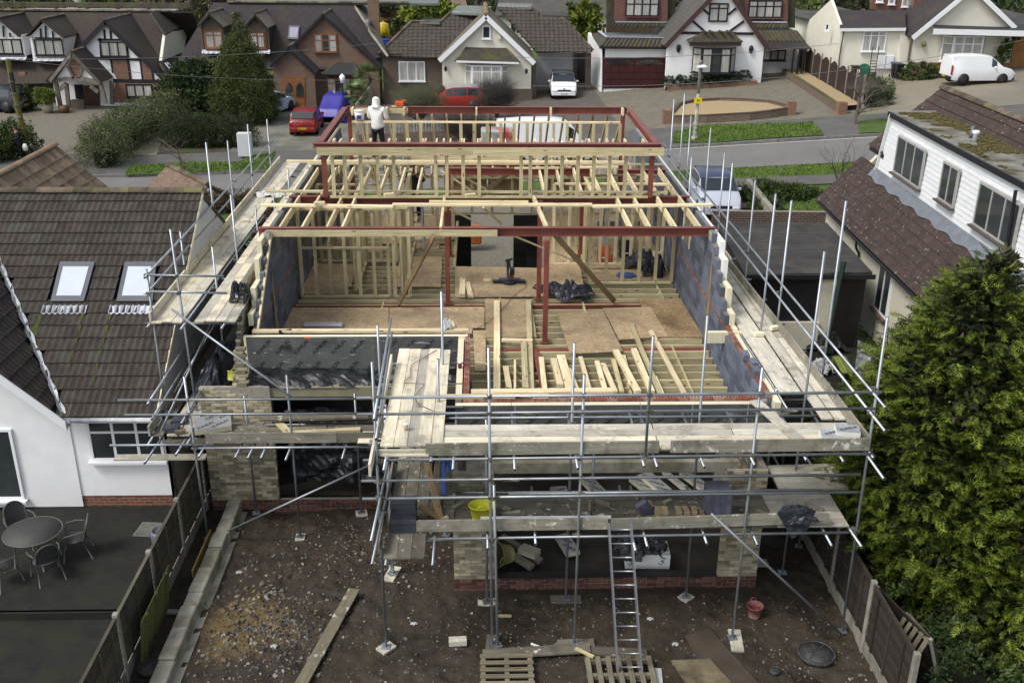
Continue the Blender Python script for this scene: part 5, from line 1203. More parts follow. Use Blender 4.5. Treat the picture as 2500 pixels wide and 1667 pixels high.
# bargeboard, gutter, roof windows
prism('bargeboard',[(-8.85,19.49,2.16),(-12.4,19.49,5.46),(-12.4,19.49,5.70),(-8.85,19.49,2.38)],.04,upvc,LH,Vector((0,-1,0)))
prism('soffit',[(-8.85,19.5,2.20),(-12.4,19.5,5.5),(-12.4,19.93,5.5),(-8.85,19.93,2.20)],.02,upvc,LH,Vector((0,0,-1)))
tube('gutter',(-8.75,19.47,2.40),(xr+.05,19.47,2.40),.055,M_('grey_gutter',(.42,.43,.45),.5,rnd=0),LH,12,False); box('fascia',((-8.8+xr)/2,19.56,2.36),2.1,.03,.14,upvc,LH)
nrm=Vector((0,-SL,1)).normalized()
for k,W in enumerate((W1,W2)):
    fr=prism('roof_window',[q+nrm*.03 for q in W],.07,M_('grey_metal_frame',(.10,.105,.12),.5,.1,3,metal=.4,rnd=0),LH,nrm)
    c=sum(W,Vector())/4; s=[c+(q-c)*.74+nrm*.102 for q in W]; prism('pane',s,.004,M_('bright_roof_pane',(.50,.55,.60),.25,.06,1.5,rnd=0,spec=.8),fr,nrm)
    x0=min(q.x for q in W)-.1;x1=max(q.x for q in W)+.1;yb=min(q.y for q in W); zb_=EV+SL*(yb-EY)
    V=[];Fc=[]; m_=24
    for i in range(m_+1):
        x=x0+(x1-x0)*i/m_; z_=.028+.018*math.cos(i*math.pi/1.5*2/2)
        for dd in(-.16,-.42): V.append(Vector((x,yb+dd*.76,zb_+SL*dd*.76+z_+.055)))
        if i: q=2*(i-1); Fc.append((q,q+1,q+3,q+2))
    meshobj('lead_apron',V,Fc,lead_l,fr)
J=Join()
for (px,py,L) in((100,775,.9),(270,775,1.9),(205,772,1.7),(87,800,.5)):
    a=HIT(px,py,Vector((0,EY,EV)),Vector((0,-SL,1)).normalized())
    for k in range(int(L/.09)):
        p=a-sdir*(k*.09); J.box(p+nrm*(.058)+Vector((random.uniform(-.01,.01),0,0)),.06*(1-.5*k*.09/L),.088,.012,Matrix.Rotation(math.atan(SL),3,'X'))
stuff(J.obj('moss_streaks',M_('green_algae',(.060,.075,.012),.95,.4,14,.4,30,rnd=0),LH))
wp=[Y(*p,19.93) for p in((226,1025),(226,1122),(400,1122))]
window(LH,(wp[1].x,19.92,wp[1].z),UX,UZ,NF,1.6,1.02,3,.32,upvc,curt=None)
window(LH,(-11.95,19.88,.25),UX,UZ,NF,1.72,1.75,2,0,upvc,curt=None)
# further left roofs
WG=thing('left_front_wing','tan pantiled gable roof of the left house wing towards the street','roof wing',(-14.5,31,0))
r0,r1=Z(-90,470,5.1),Z(134,352,5.1); eR=-12.0
wd2=Vector((1,0,-.95)).normalized()
prism('roof_deck',[r0-Vector((0,0,.03)),r1-Vector((0,0,.03)),(r1.x+2.9,r1.y-.0,2.4),(r0.x+2.9,r0.y,2.4)],.1,tile_o,WG,Vector((0,0,-1)))
PG=Pieces('roof_tile',200); tg=tilemesh(.3,.42,tile_o,2,.03); nn=int((r1.y-26)/.3)
tiles(PG,WG,(r1.x+2.9,r1.y-.05,2.4),(0,-1,0),Vector((-1,0,.95)),nn,10,-.3 if False else .3,.38,tg,lambda p:p.y>24.5)
PG.flush(WG,'roof_tile_rows'); ridge(WG,r1,r0,ridge_t,.13,.45); prism('gable_wall',[(r1.x-3,r1.y-.2,0),(r1.x+2.7,r1.y-.2,0),(r1.x+2.7,r1.y-.2,2.4),(r1.x,r1.y-.2,5.0),(r1.x-3,r1.y-.2,2.3)],.2,white_r,WG,Vector((0,-1,0)))
PR=thing('porch_roof','small brown hipped porch roof behind the left neighbour','porch',(-10,36,0))
a=Z(411,402,3.7); b=Z(509,448,3.7)
for nm,pts in(('roof_slope',[a,b,b+Vector((-.9,-2.4,-2.0)),a+Vector((-2.0,-2.6,-2.0))]),('roof_slope',[a,b,b+Vector((2.2,1.4,-1.7)),a+Vector((1.6,2.6,-2.0))])):
    prism(nm,pts,.08,M_('brown_plain_tile',(.115,.078,.055),.9,.3,5,.4,30,kind='plaintile'),PR,Vector((0,0,-1)))
ridge(PR,a,b,ridge_m,.12,.4); prism('porch_wall',[(a.x-1.2,a.y-1.6,0),(a.x+1.4,a.y-1.6,0),(a.x+1.4,a.y-1.6,1.8),(a.x-1.2,a.y-1.6,1.8)],.2,white_r,PR,Vector((0,1,0)))
# ---- RIGHT NEIGHBOUR --------------------------------------------
th=math.radians(2.7); U=Vector((math.sin(th),math.cos(th),0)); Vv=Vector((math.cos(th),-math.sin(th),0)); OO=Vector((12.12,25.3,0))
RH_=lambda u,v,z: OO+U*u+Vv*v+Vector((0,0,z))
RN=thing('neighbour_house','pebbledashed house with long white boarded dormer and maroon tiles, right of the site','house',(14,27,0))
prism('side_wall',[RH_(-16,.2,0),RH_(11.1,.2,0),RH_(11.1,.2,2.75),RH_(-16,.2,2.75)],.3,pebble,RN,Vv)
prism('end_wall',[RH_(11.1,.2,0),RH_(11.1,7,0),RH_(11.1,7,3),RH_(11.1,3.6,6.6),RH_(11.1,.3,2.8)],.25,pebble,RN,-U)
prism('roof_deck',[RH_(-16,-.02,2.74),RH_(11.35,-.02,2.74),RH_(11.35,1.3,4.22),RH_(-16,1.3,4.22)],.08,black_f,RN,Vector((0,0,-1)))
PQ=Pieces('roof_tile',290); tr_=tilemesh(.3,.38,tile_r,3,.02,.034,10); sl2=(Vv*1.32+Vector((0,0,1.48))).normalized()
Rst=RH_(11.4,-.06,2.76)
tiles(PQ,RN,Rst,-U,sl2,90,7,.3,.30,tr_,lambda p:True)
top0=RH_(10.6,3.6,7.0)
# gable roof behind the flat roof
prism('roof_deck',[RH_(10.5,3.6,6.95),RH_(-10,3.6,6.95),RH_(-10,2.8,6.3),RH_(9.0,2.8,6.3),RH_(9.0,1.3,4.9),RH_(10.5,1.3,4.9)],.08,black_f,RN,Vector((0,0,-1)))
prism('roof_slope',[RH_(10.5,3.6,6.95),RH_(-10,3.6,6.95),RH_(-10,7,3.6),RH_(10.5,7,3.6)],.08,tile_r,RN,Vector((0,0,-1)))
sl3=(Vv*2.3+Vector((0,0,2.05))).normalized()
tiles(PQ,RN,RH_(10.6,1.3,4.95),-U,sl3,70,9,.3,.34,tr_,lambda p:(p-OO).dot(Vv)>2.85 or (p-OO).dot(U)>9.0)
PQ.flush(RN,'roof_tile_rows'); ridge(RN,RH_(10.6,3.6,7.02),RH_(-8,3.6,7.02),ridge_m,.14,.42)
flat=prism('flat_roof',[RH_(-16,1.35,6.40),RH_(9.05,1.35,6.40),RH_(9.05,3.0,6.42),RH_(-16,3.0,6.42)],.12,old_felt,RN,Vector((0,0,-1)))
prism('roof_edge',[RH_(-16,1.28,6.42),RH_(9.1,1.28,6.42),RH_(9.1,1.34,6.42),RH_(-16,1.34,6.42)],.16,black_f,RN,Vector((0,0,-1)))
prism('roof_edge',[RH_(9.07,1.3,6.43),RH_(9.07,3.0,6.44),RH_(9.12,3.0,6.44),RH_(9.12,1.3,6.43)],.03,lead_l,RN,Vector((0,0,-1)))
rm=np.random.default_rng(21); J=Join()
for i in range(2600):
    u=rm.uniform(-2,8.8); v=rm.uniform(1.5,2.95)
    if vnoise(np.array(u*1.0),np.array(v*1.0),1.5,30)+.18*(v-1.5)<.62: continue
    s=abs(rm.normal(.03,.02))+.015; a=rm.random()*3; J.box(RH_(u,v,6.41+s*.2),s*2,s*1.3,s*.7,Matrix.Rotation(a,3,'Z'))
stuff(J.obj('moss_clumps',moss_m,RN))
for (u,v,h,r,l) in ((4.6,2.3,.34,.075,0),(4.0,2.15,.22,.09,1)):
    q=RH_(u,v,6.42); lathe('roof_vent',[(r,0),(r,h*.6),(r*.8,h*.62),(r*.8,h)] if l==0 else [(r*.8,0),(r*.8,h),(r*1.15,h+.02),(r*1.15,h+.08),(r*.8,h+.1),(.001,h+.1)],q,lead_m if l==0 else upvc,RN,16)
# dormer: weatherboards one by one
bdn=(Vv*-.15*0+Vv*-1).normalized(); zz0=4.24
nb=14
for k in range(nb):
    z0=zz0+k*.15; v0=1.30+.10*k/nb
    o=prism('weatherboard',[RH_(-16,v0,z0),RH_(9.4-.04*k,v0,z0),RH_(9.4-.04*k,v0+.025,z0+.15),RH_(-16,v0+.025,z0+.15)],.03,weatherb,RN,Vv)
prism('dormer_cheek',[RH_(9.42,1.22,4.2),RH_(9.42,1.42,4.2),RH_(8.86,1.5,6.36),RH_(8.86,1.28,6.36)],.06,weatherb,RN,U)
prism('dormer_cheek',[RH_(9.40,1.42,4.3),RH_(9.40,3.0,6.0),RH_(8.9,3.0,6.36),RH_(8.86,1.42,6.36)],.05,weatherb,RN,U)
V=[];Fc=[]
for i in range(120):
    u=9.6-i*.2; V+= [RH_(u,1.27,4.40),RH_(u,1.20,4.30),RH_(u,1.05+.03*math.sin(i*.9),4.10+.035*math.sin(i*.9)),]
    if i: q=3*(i-1); Fc+=[(q,q+1,q+4,q+3),(q+1,q+2,q+5,q+4)]
meshobj('lead_flashing',V,Fc,lead_m,RN)
dn=Vector((0,0,0))-Vv
def pw(px,py,v): 
    q=HIT(px,py,RH_(0,v,0),Vv)-OO; return q.dot(U),q.z
stone=M_('grey_window_frame',(.36,.35,.33),.6,.1,4,rnd=0)
for (bl,br_,top,cols) in (((2184,419),(2249,455),(2203,331),3),((2293,484),(2330,508),(2311,392),2),((2379,547),(2477,609),(2403,443),3)):
    u1,z1=pw(*bl,1.32); u0,z0=pw(*br_,1.32); ut,zt_=pw(*top,1.36)
    window(RN,RH_(u1,1.285,z1),-U,UZ,-Vv,u1-u0,min(1.5,zt_-z1),cols,0,stone,bar=.055,sill=True,sillm=M_('dark_sill',(.10,.085,.075),.8,.2,4))
u1,z1=pw(1700+1135/2.614,400+910/2.614,.18); u0,z0=pw(1700+1215/2.614,400+980/2.614,.18)
window(RN,RH_(u1,.17,z1),-U,UZ,-Vv,u1-u0,1.45,2,.0,upvc,sill=True,sillm=M_('brown_sill',(.14,.08,.065),.8,.2,4)); window(RN,RH_(.9,.17,1.1),-U,UZ,-Vv,1.6,1.5,2,.0,upvc)
P=[RH_(6.6,-.0,2.62),RH_(6.6,.02,2.35),RH_(6.55,.13,2.15),RH_(6.5,.13,.1)]
J=Join()
for a,b in zip(P[:-1],P[1:]): J.rod(a,b,.04,8)
J.rod(RH_(-16,-.08,2.68),RH_(11.4,-.08,2.68),.05,8); J.obj('gutter_and_downpipe',black_f,RN)
J=Join(); J.rod(RH_(-1.0,1.2,6.2),RH_(-1.1,1.22,4.3),.045,8); J.obj('dormer_downpipe',black_f,RN)
GA=thing('garage','flat roofed garage with black felt and dark rear openings, right of the scaffold','garage',(9.8,31,0))
prism('felt_roof',[(7.95,28.7,2.5),(11.9,28.9,2.5),(12.25,34.4,2.5),(8.3,34.55,2.5)],.12,felt_m,GA,Vector((0,0,-1)))
for k in range(6): prism('felt_seam',[(8.0+.06*k,29.3+k*.9,2.506),(11.9+.06*k,29.45+k*.9,2.506),(11.9+.06*k,29.5+k*.9,2.506),(8.0+.06*k,29.35+k*.9,2.506)],.004,M_('felt_lap',(.07,.066,.06),.9,.2,4,rnd=0),GA,Vector((0,0,1)))
brickc=M_('parapet_brick',(.085,.055,.042),.9,.3,4,.3,kind='masonry',rnd=0)
beam('parapet',(8.2,34.65,2.62),(12.2,34.5,2.62),.2,.5,brickc,GA); prism('side_wall',[(8.0,28.8,0),(8.3,34.5,0),(8.3,34.5,2.45),(8.0,28.8,2.45)],.1,brickc,GA,Vector((1,0,0)))
for x0,x1,m_ in((7.95,9.0,black_f),(10.32,10.85,pebble),(9.0,10.32,black_f)): box('rear_wall_bay',((x0+x1)/2,28.98,1.2 if m_ is not black_f or x0>9.9 else 1.2),x1-x0,.12,2.4,m_,GA)  # black panels paint the shade of the open bays, pebbledash pier beside
box('low_wall',(9.7,28.86,.45),1.5,.1,.9,pebble,GA); box('fascia',(9.95,28.68,2.42),3.95,.04,.14,black_f,GA); box('door_leaf',(11.35,29.0,1.15),.85,.06,2.3,M_('door_dark',(.012,.010,.009),.6,.3,3),GA)
beam('boundary_wall',(12.35,37.0,.5),(12.45,46.0,.95),.22,.7,concrete); tag(bpy.data.objects['boundary_wall'],'low concrete edging wall beside the silver car and right lawn','wall')
# yard clutter
GH=thing('wire_cage','bent black wire plant cage wrapped in torn clear film by the right wall','plant cage',(11,27,0))
wire=M_('black_wire',(.02,.02,.02),.6,rnd=0)
gx_,gy_=11.35,26.9
for k in range(7):
    a=k/6*math.pi*2; tube('cage_rod',(gx_+.55*math.cos(a),gy_+.7*math.sin(a),0),(gx_+.45*math.cos(a),gy_+.6*math.sin(a),1.5),.012,wire,GH,6,False)
for z in(.4,.8,1.2,1.5):
    for k in range(6):
        a=k/6*math.pi*2;b=(k+1)/6*math.pi*2; r_=.55-.07*z; tube('cage_rod',(gx_+r_*math.cos(a),gy_+r_*1.25*math.sin(a),z),(gx_+r_*math.cos(b),gy_+r_*1.25*math.sin(b),z),.009,wire,GH,5,False)
cloth('film',[(10.8,26.4,.1),(11.3,26.1,.15),(11.3,26.2,1.1),(10.8,26.5,1.3)],M_('torn_film',(.22,.23,.23),.3,.3,6,rnd=0),GH,.1,12,12,31)
BE=thing('garden_bench','green wooden bench behind the scaffold in the right yard','bench',(9.8,25.2,0))
q=Z(2060,890,.45)
for k in range(4): box('seat_slat',q+Vector((-.15+k*.1,0,0)),.085,1.2,.03,M_('green_painted_wood',(.15,.18,.04),.8,.25,5),BE,rz=-.1)
for a,b in((-.15,-.5),(.15,-.5),(-.15,.5),(.15,.5)): box('leg',q+Vector((a,b,-.22)),.05,.05,.42,MATS['green_painted_wood'],BE)
drape('rubbish_bag','white and black rubbish sack on the ground beside the right scaffold poles','rubbish bag',Z(2005,905,.05),.35,.3,.3,M_('white_bag',(.4,.4,.4),.5,.8,7,.3,rnd=0),41)
drape('wire_coil','tangle of dark wire netting by the garage rear wall','wire netting',Z(2020,850,.05),.7,.4,.35,wire,42)
tag(beam('green_post',(10.9,28.7,2.9),(10.55,28.3,.1),.12,.12,M_('dark_green_timber',(.012,.03,.02),.8,rnd=0)),'dark green timber leaning in the corner of garage and pebbledashed wall','timber')
# ---- PATIO TABLE AND CHAIRS --------------------------------------
stl=M_('grey_mesh_steel',(.06,.06,.058),.6,.2,30,.3,60,metal=.3,rnd=.04); rim_m=M_('pale_steel_rim',(.13,.13,.125),.5,.1,3,metal=.3,rnd=0)
tc=Z(80,1297,.72)
TB=thing('patio_table','round grey metal mesh garden table on the dark left patio','table',(tc.x,tc.y,0))
lathe('table_top',[(.52,0),(.55,0),(.55,.012),(.001,.014)],(tc.x,tc.y,.715),stl,TB,32)
J=Join()
for k in range(32):
    a=k/32*6.2832;b=(k+1)/32*6.2832; J.rod((tc.x+.56*math.cos(a),tc.y+.56*math.sin(a),.72),(tc.x+.56*math.cos(b),tc.y+.56*math.sin(b),.72),.014,6)
J.obj('table_rim',rim_m,TB)
for k in range(4):
    a=k*math.pi/2+.6; tube('leg',(tc.x+.35*math.cos(a),tc.y+.35*math.sin(a),.71),(tc.x+.45*math.cos(a),tc.y+.45*math.sin(a),0),.014,rim_m,TB,8,False)
def chair0():
    t=thing('patio_chair','x','chair',(0,0,0),'grey metal chairs round the patio table')
    seat=lathe('seat',[(.22,0),(.24,.0),(.24,.012),(.001,.014)],(0,0,.42),stl,t,20,1,.95)
    V=[];F_=[]; n=10
    for j in range(6):
        for i in range(n+1):
            a=math.pi*(.12+.76*i/n); w_=.24-.02*j/5; top=.45*(1-.35*abs(i/n-.5)**2*4)
            V.append((w_*math.cos(a),-.14-w_*.35*math.sin(a)-.10*j/5,.46+top*j/5))
    for j in range(5):
        for i in range(n): k=j*(n+1)+i; F_.append((k,k+1,k+n+2,k+n+1))
    meshobj('backrest',V,F_,stl,t)
    J=Join(); pts=[V[5*(n+1)+i] for i in range(n+1)]
    pts=[(.245,.18,.42)]+[V[j*(n+1)] for j in range(6)]+pts[1:-1]+[V[j*(n+1)+n] for j in range(5,-1,-1)]
    for a,b in zip(pts[1:-1],pts[2:]): J.rod(a,b,.012,6)
    J.obj('back_frame',rim_m,t)
    for s in(-1,1):
        P=[(s*.24,-.2,.66),(s*.29,-.02,.66),(s*.29,.16,.63),(s*.25,.2,.42)]; J=Join()
        for a,b in zip(P[:-1],P[1:]): J.rod(a,b,.012,6)
        J.obj('armrest',rim_m,t)
        tube('leg',(s*.22,.18,.43),(s*.27,.25,0),.012,rim_m,t,8,False); tube('leg',(s*.2,-.16,.43),(s*.25,-.3,0),.012,rim_m,t,8,False)
    return t
ch=chair0()
for k,(dx,dy,lb_) in enumerate(((-.38,-.75,'grey mesh chair cut by the left edge, nearest corner of the patio table'),(.18,-.72,'grey mesh chair at the near right side of the patio table'),(.72,.22,'grey mesh chair at the far right of the patio table by the wall'),(-.55,.62,'grey mesh chair behind the patio table under the window'))):
    if k==1: dx,dy=.42,-.55
    M=Matrix.Translation((tc.x+dx,tc.y+dy,0))@Matrix.Rotation(math.atan2(-dy,-dx)-math.pi/2,4,'Z')
    if k==0: ch.matrix_basis=M; ch['label']=lb_; first=ch
    else: copytree(ch,M,lb_)
WB=thing('water_butt','grey plastic planter tub with dark top beside the left fence','tub',Z(372,1335,0)); q=Z(372,1330,0); lathe('tub_wall',[(.16,0),(.21,.15),(.22,.35),(.2,.42),(.17,.42),(.16,.38),(.001,.38)],(-6.75,18.3,0),M_('blue_grey_plastic',(.10,.11,.13),.5,.2,4),WB,20)
def cover(label,c,r,m,h=.05,sq=False,rz=0):
    t=thing('manhole_cover',label,'manhole cover',c)
    if sq: box('cover_plate',(c[0],c[1],c[2]+.01),.6,.45,.03,m,t,rz=rz); box('cover_frame',(c[0],c[1],c[2]),.7,.55,.02,m,t,rz=rz)
    else:
        lathe('cover_ring',[(r,0),(r,h),(r*.9,h+.01),(r*.9,h-.01),(r*.88,h-.01)],c,m,t,28); lathe('cover_plate',[(r*.88,0),(r*.87,h-.005),(.001,h)],c,m,t,28)
        for k in range(8): a=k*.785; box('cover_rib',(c[0]+r*.5*math.cos(a),c[1]+r*.5*math.sin(a),c[2]+h),r*.5,.02,.012,m,t,rz=a)
iron=M_('cast_iron',(.035,.038,.042),.6,.4,20,.4,40,rnd=0,col2=(.07,.065,.055))
cover('round black drain cover sunk in the mud at the bottom right',(6.05,14.62,MUD(6.05,14.62)),.34,iron,.07); cover('small black drain cap right of the pallets',(5.18,14.2,MUD(5.18,14.2)),.1,iron,.06)
cover('round dark cover beside the low pale wall at the bottom left',(-5.88,14.45,.0),.2,iron,.1); cover('cracked pale square cover on the dark left patio',(-7.15,18.95,.0),.3,M_('slab_grey',(.13,.13,.115),.9,.3,8,.4),0,True,-.1)
# planks and pallets on the mud
def on_mud(label,a,b,w,m,z=.06,th=.038,name='scaffold_plank'):
    return tag(beam(name,(a[0],a[1],MUD(*a)+z),(b[0],b[1],MUD(*b)+z),w,th,m),label,'plank')
on_mud('long weathered plank lying on the mud left of centre',(-2.52,16.55),(-3.25,13.4),.225,M_('dirty_plank',(.22,.195,.13),.85,.3,1.5,.3,kind='board'),.15)
on_mud('wide grey plank lying across the mud above the pallets',(.0,14.72),(1.95,14.82),.24,board_d,.07); on_mud('shorter grey plank right of the wide one, under the ladder',(1.97,14.75),(2.98,14.72),.24,board_d,.06)
on_mud('small block of timber on the mud left of the double poles',(-.62,15.02),(-.30,15.05),.16,board_m,.08,.1)
on_mud('short greenish batten lying over the plank joint',(1.68,14.78),(1.98,14.5),.06,green_wood,.14,.03)
on_mud('narrow white batten on the mud between the poles',(.88,15.0),(1.12,14.9),.03,white_f,.03,.03); on_mud('yellow batten end beside the double standard',(.27,15.9),(.55,15.9),.05,green_wood,.03)
def pallet(label,c,rz,across=True,l=1.1,w=.9,n=6,z=0):
    t=thing('pallet',label,'pallet',c); Mw=Matrix.Translation(Vector(c))@Matrix.Rotation(rz,4,'Z') if not isinstance(rz,Matrix) else Matrix.Translation(Vector(c))@rz
    for k in range(n): inst('deck_slat',boxmesh(l,.09,.02,M_('pallet_wood',(.20,.18,.13),.85,.3,2,.2,kind='wood'),0),t,Mw@Matrix.Translation((0,-w/2+.05+k*(w-.1)/(n-1),.12)))
    for k in(-1,0,1): inst('bearer',boxmesh(.08,w,.09,MATS['pallet_wood'],0),t,Mw@Matrix.Translation((k*(l/2-.06),0,.06)))
    return t
pallet('wooden pallet at the bottom edge with slats running left to right',(.42,14.2,MUD(.4,14.2)),0,n=5,l=.95,w=.8); pallet('pallet under the foot of the ladder with slats running front to back',(2.42,14.1,MUD(2.4,14.1)),math.pi/2,l=.9,w=1.2,n=7)
tr=pallet('pale slatted pallet leaning on the dark panel at the bottom right',(7.3,13.9,.55),Euler((0,-1.15,.15)).to_matrix().to_4x4(),l=1.3,w=.75,n=5)
t=thing('leaning_panel','dark board panel propped against the right fence behind the slatted pallet','fence panel',(7.35,14.3,.5)); R=Euler((0,-.35,.25)).to_matrix().to_4x4()
inst('panel_sheet',boxmesh(.03,1.6,1.3,fence_dk,.002),t,Matrix.Translation((7.55,14.3,.6))@R); 
for k in(-.75,.75): inst('panel_frame',boxmesh(.06,.06,1.35,conc_post,.002),t,Matrix.Translation((7.53,14.3,.6))@R@Matrix.Translation((0,k,0)))
for (p,l,m_) in ((((1700,1650),(1770,1667),(1810,1530),(1745,1545)),'dark wet board sheet lying diagonally on the mud',osb_d),):
    P=[(3.75,15.15),(4.25,15.32),(5.0,13.3),(4.0,13.2)]; q=[Vector((a,b,MUD(a,b)+.05)) for a,b in P]; z_=sum(v.z for v in q)/4+.03
    for v in q: v.z=z_
    tag(prism('board_sheet',q,.02,M_('muddy_board',(.058,.045,.032),.75,.3,2,.3),None,Vector((0,0,1))),l,'board')
q=[Vector((a,b,MUD(3.7,14.1)+.12)) for a,b in((3.35,14.38),(4.05,14.42),(4.3,13.8),(3.55,13.6))]; tag(prism('board_sheet',q,.02,M_('worn_board',(.17,.14,.085),.8,.5,3,.3),None,Vector((0,0,1))),'pale worn sheet of board at the bottom edge right of the ladder','board')
slab('insulation_offcut','small pale rectangular offcut on the mud at the bottom, right of the ladder','insulation',(3.06,14.13,MUD(3.06,14.13)+.05),.2,.45,.06,foam,(0,0,-.1))
rl=random.Random(9); 
for i,(x,y,l) in enumerate(((-4.95,17.35,'white torn paper strip near the low left wall'),(-3.8,15.0,'white paper scrap in the rubble heap'),(3.55,15.0,'white paper cluster right of the ladder'),(-1.3,15.6,'white scrap on the mud left of the block of timber'),(3.2,15.75,'curled white scrap right of the ladder rungs'))):
    drape('litter',l,'litter',(x,y,MUD(x,y)+.01),.07,.045,.03,M_('paper_white',(.45,.45,.46),.7,.1,5,rnd=0),50+i)
# ================================================================ HOUSES ACROSS THE STREET
A=lambda x,y:(x/4.704,y/4.704); B=lambda x,y:(450+x/4.704,y/4.704); C2=lambda x,y:(800+x/2.6133,y/2.6133); D=lambda x,y:(1440+x/3.92,y/3.92); E_=lambda x,y:(1950+x/4.276,y/4.276)
far_wall_brown=M_('brown_brickwork',(.105,.075,.052),.9,.2,2,.3,kind='masonry',rnd=0); far_wall_red=M_('warm_brickwork',(.20,.095,.055),.9,.2,2,.3,kind='masonry',rnd=0)
far_wall_tan=M_('reddish_brickwork',(.155,.088,.058),.9,.2,2,.3,kind='masonry',rnd=0); tile_hung=M_('maroon_hung_tile',(.125,.035,.028),.85,.25,4,.3,30,kind='masonry',rnd=0); chim_l=M_('lit_side_brickwork',(.30,.18,.10),.9,.2,2,.3,kind='masonry',rnd=0,p=(math.pi/2,0,math.pi/2))
def wallp(parent,name,px,yf,m,depth=.3,ground=None):
    P=[Y(*p,yf) for p in px]
    if ground is not None:
        for k in ground: P[k]=Vector((P[k].x,P[k].y,T(P[k].x,yf)-.3))
    return prism(name,P,depth,m,parent,Vector((0,1,0)))
def roofp(parent,name,px,p0,n,m,th=.15):
    n=Vector(n).normalized(); return prism(name,[HIT(*p,p0,n) for p in px],th,m,parent,-n)
def tbar(parent,p,q,wpx,yf,m,name='timber',th=.05):
    a,b=Y(*p,yf),Y(*q,yf); s=(Y(p[0]+1,p[1],yf)-a).length; return beam(name,a,b,th,wpx*s,m,parent,up=Vector((0,0,1)) if abs((b-a).z)<(b-a).length*.95 else Vector((0,1,0))) if abs((b-a).z)<(b-a).length*.95 else beam(name,a,b,wpx*s,th,m,parent,up=Vector((0,1,0)))
def gable(parent,ap,L,R,yf,depth,wm,rm,bm=None,over=.25,bw=.2,ground=True,wname='gable_wall',th=.14,roof=True,wall=True):
    a,l,r=Y(*ap,yf),Y(*L,yf),Y(*R,yf); a.y=l.y=r.y=yf; g=lambda p:Vector((p.x,yf,T(p.x,yf)-.3)) if ground else Vector((p.x,yf,min(l.z,r.z)-1.6))
    if wall:
        li=l.lerp(a,.06);ri=r.lerp(a,.06)
        prism(wname,[a-Vector((0,0,.12)),li-Vector((0,0,.12)),g(li),g(ri),ri-Vector((0,0,.12))],.3,wm,parent,Vector((0,1,0)))
    o=Vector((0,-over,0)); d=Vector((0,depth,0))
    if roof:
        for e in(l,r):
            nn=(e-a).cross(Vector((0,1,0))); nn=nn if nn.z>0 else -nn
            prism('roof_slope',[a+o,e+o,e+d,a+d],-th,rm,parent,-nn.normalized())
        ridge(parent,a+o+Vector((0,0,.14)),a+d+Vector((0,0,.14)),ridge_m,.12,.5)
    if bm:
        for e in(l,r): beam('bargeboard',a+o+Vector((0,-.03,-.02)),e+o+Vector((0,-.03,-.02)),.05,bw,bm,parent)
    return a,l,r
def winp(parent,tl,br_,yf,cols,fan=0,fm=None,curt='sides',bar=.07,sill=True,sm=None):
    a=Y(tl[0],br_[1],yf); b=Y(br_[0],tl[1],yf); return window(parent,(a.x,yf-.02,a.z),UX,UZ,NF,abs(b.x-a.x),abs(b.z-a.z),cols,fan,fm or upvc,curt=curt,bar=bar,sill=sill,sillm=sm)
def dormer(parent,ap,L,R,wtl,wbr,yf,depth,wm,rm,fm,cheek,cols=3,bm=None,fan=0):
    a,l,r=gable(parent,ap,L,R,yf,depth,wm,rm,bm,ground=False,bw=.14,th=.1,over=.35)
    x0=Y(*wtl,yf).x-.25; x1=Y(*wbr,yf).x+.25; z0=Y(*wbr,yf).z-.12; z1=min(l.z,r.z)+.1
    for x in(x0,x1): box('dormer_cheek',(x,yf+depth/2,(z0+z1)/2),.08,depth,z1-z0,cheek,parent)
    box('dormer_front',((x0+x1)/2,yf+.1,(z0+z1)/2),x1-x0-.08,.16,z1-z0,wm,parent); winp(parent,wtl,wbr,yf-.0,cols,fan,fm,'all' if cols==3 else 'sides',.09)
    V=[];Fc=[]
    for i in range(17):
        x=x0-.15+(x1-x0+.3)*i/16
        V+= [Vector((x,yf-.02,z0+.0)),Vector((x,yf-.28,z0-.22+.02*math.sin(i*2)))]
        if i: q=2*(i-1); Fc.append((q,q+1,q+3,q+2))
    meshobj('lead_apron',V,Fc,lead_l,parent)
# ---- 1 timber framed house, far left
T1=thing('timber_framed_house','black and white timber framed house with brown tiles and oak porch, far left','house',(-28,74,0))
p0=Y(*A(450,935),73.4); n0=(0,-.95,1)
roofp(T1,'main_roof',[A(-500,130),A(100,108),A(1730,150),A(1900,395),A(1840,720),A(1985,965),A(1400,935),A(-500,985)],p0,n0,ptile)
rb=HIT(*A(900,130),p0,Vector(n0)); prism('back_roof',[(-50,rb.y,rb.z),(-21,rb.y,rb.z),(-21,rb.y+5,rb.z-4),(-50,rb.y+5,rb.z-4)],.1,ptile,T1,Vector((0,0,-1)))
ridge(T1,(-36,rb.y,rb.z+.05),(-22.6,rb.y,rb.z+.05),ridge_m,.15,.5); box('rear_ridge',(-28.5,rb.y+1.6,rb.z+.3),14,.3,.35,ridge_m,T1)
for k in range(5): box('roof_light_strip',(-32.3+k*2.25,rb.y+.9,rb.z+.06),1.95,.7,.06,M_('bright_solar_glass',(.45,.48,.52),.2,.1,2,rnd=0),T1)
wl_=Y(*A(-400,1000),74.2); box('brick_wall',(-33,74.3,1.0),16,.3,2.6,far_wall_brown,T1)
box('garage_door',(-34.6,74.1,1.0),4.3,.1,2.2,M_('navy_door',(.012,.016,.028),.5,.2,4),T1)
for k in range(4): box('door_pane',(-36.1+k*1.0,74.02,1.45),.6,.04,.4,glass_m,T1)
box('brick_pillar',(-32.2,73.9,1.1),.5,.3,2.3,far_wall_red,T1)
a,l,r=gable(T1,A(1225,250),A(560,935),A(1955,960),72.8,5.5,white_r,ptile,dark_oak,over=.3,bw=.3)
YG=72.78
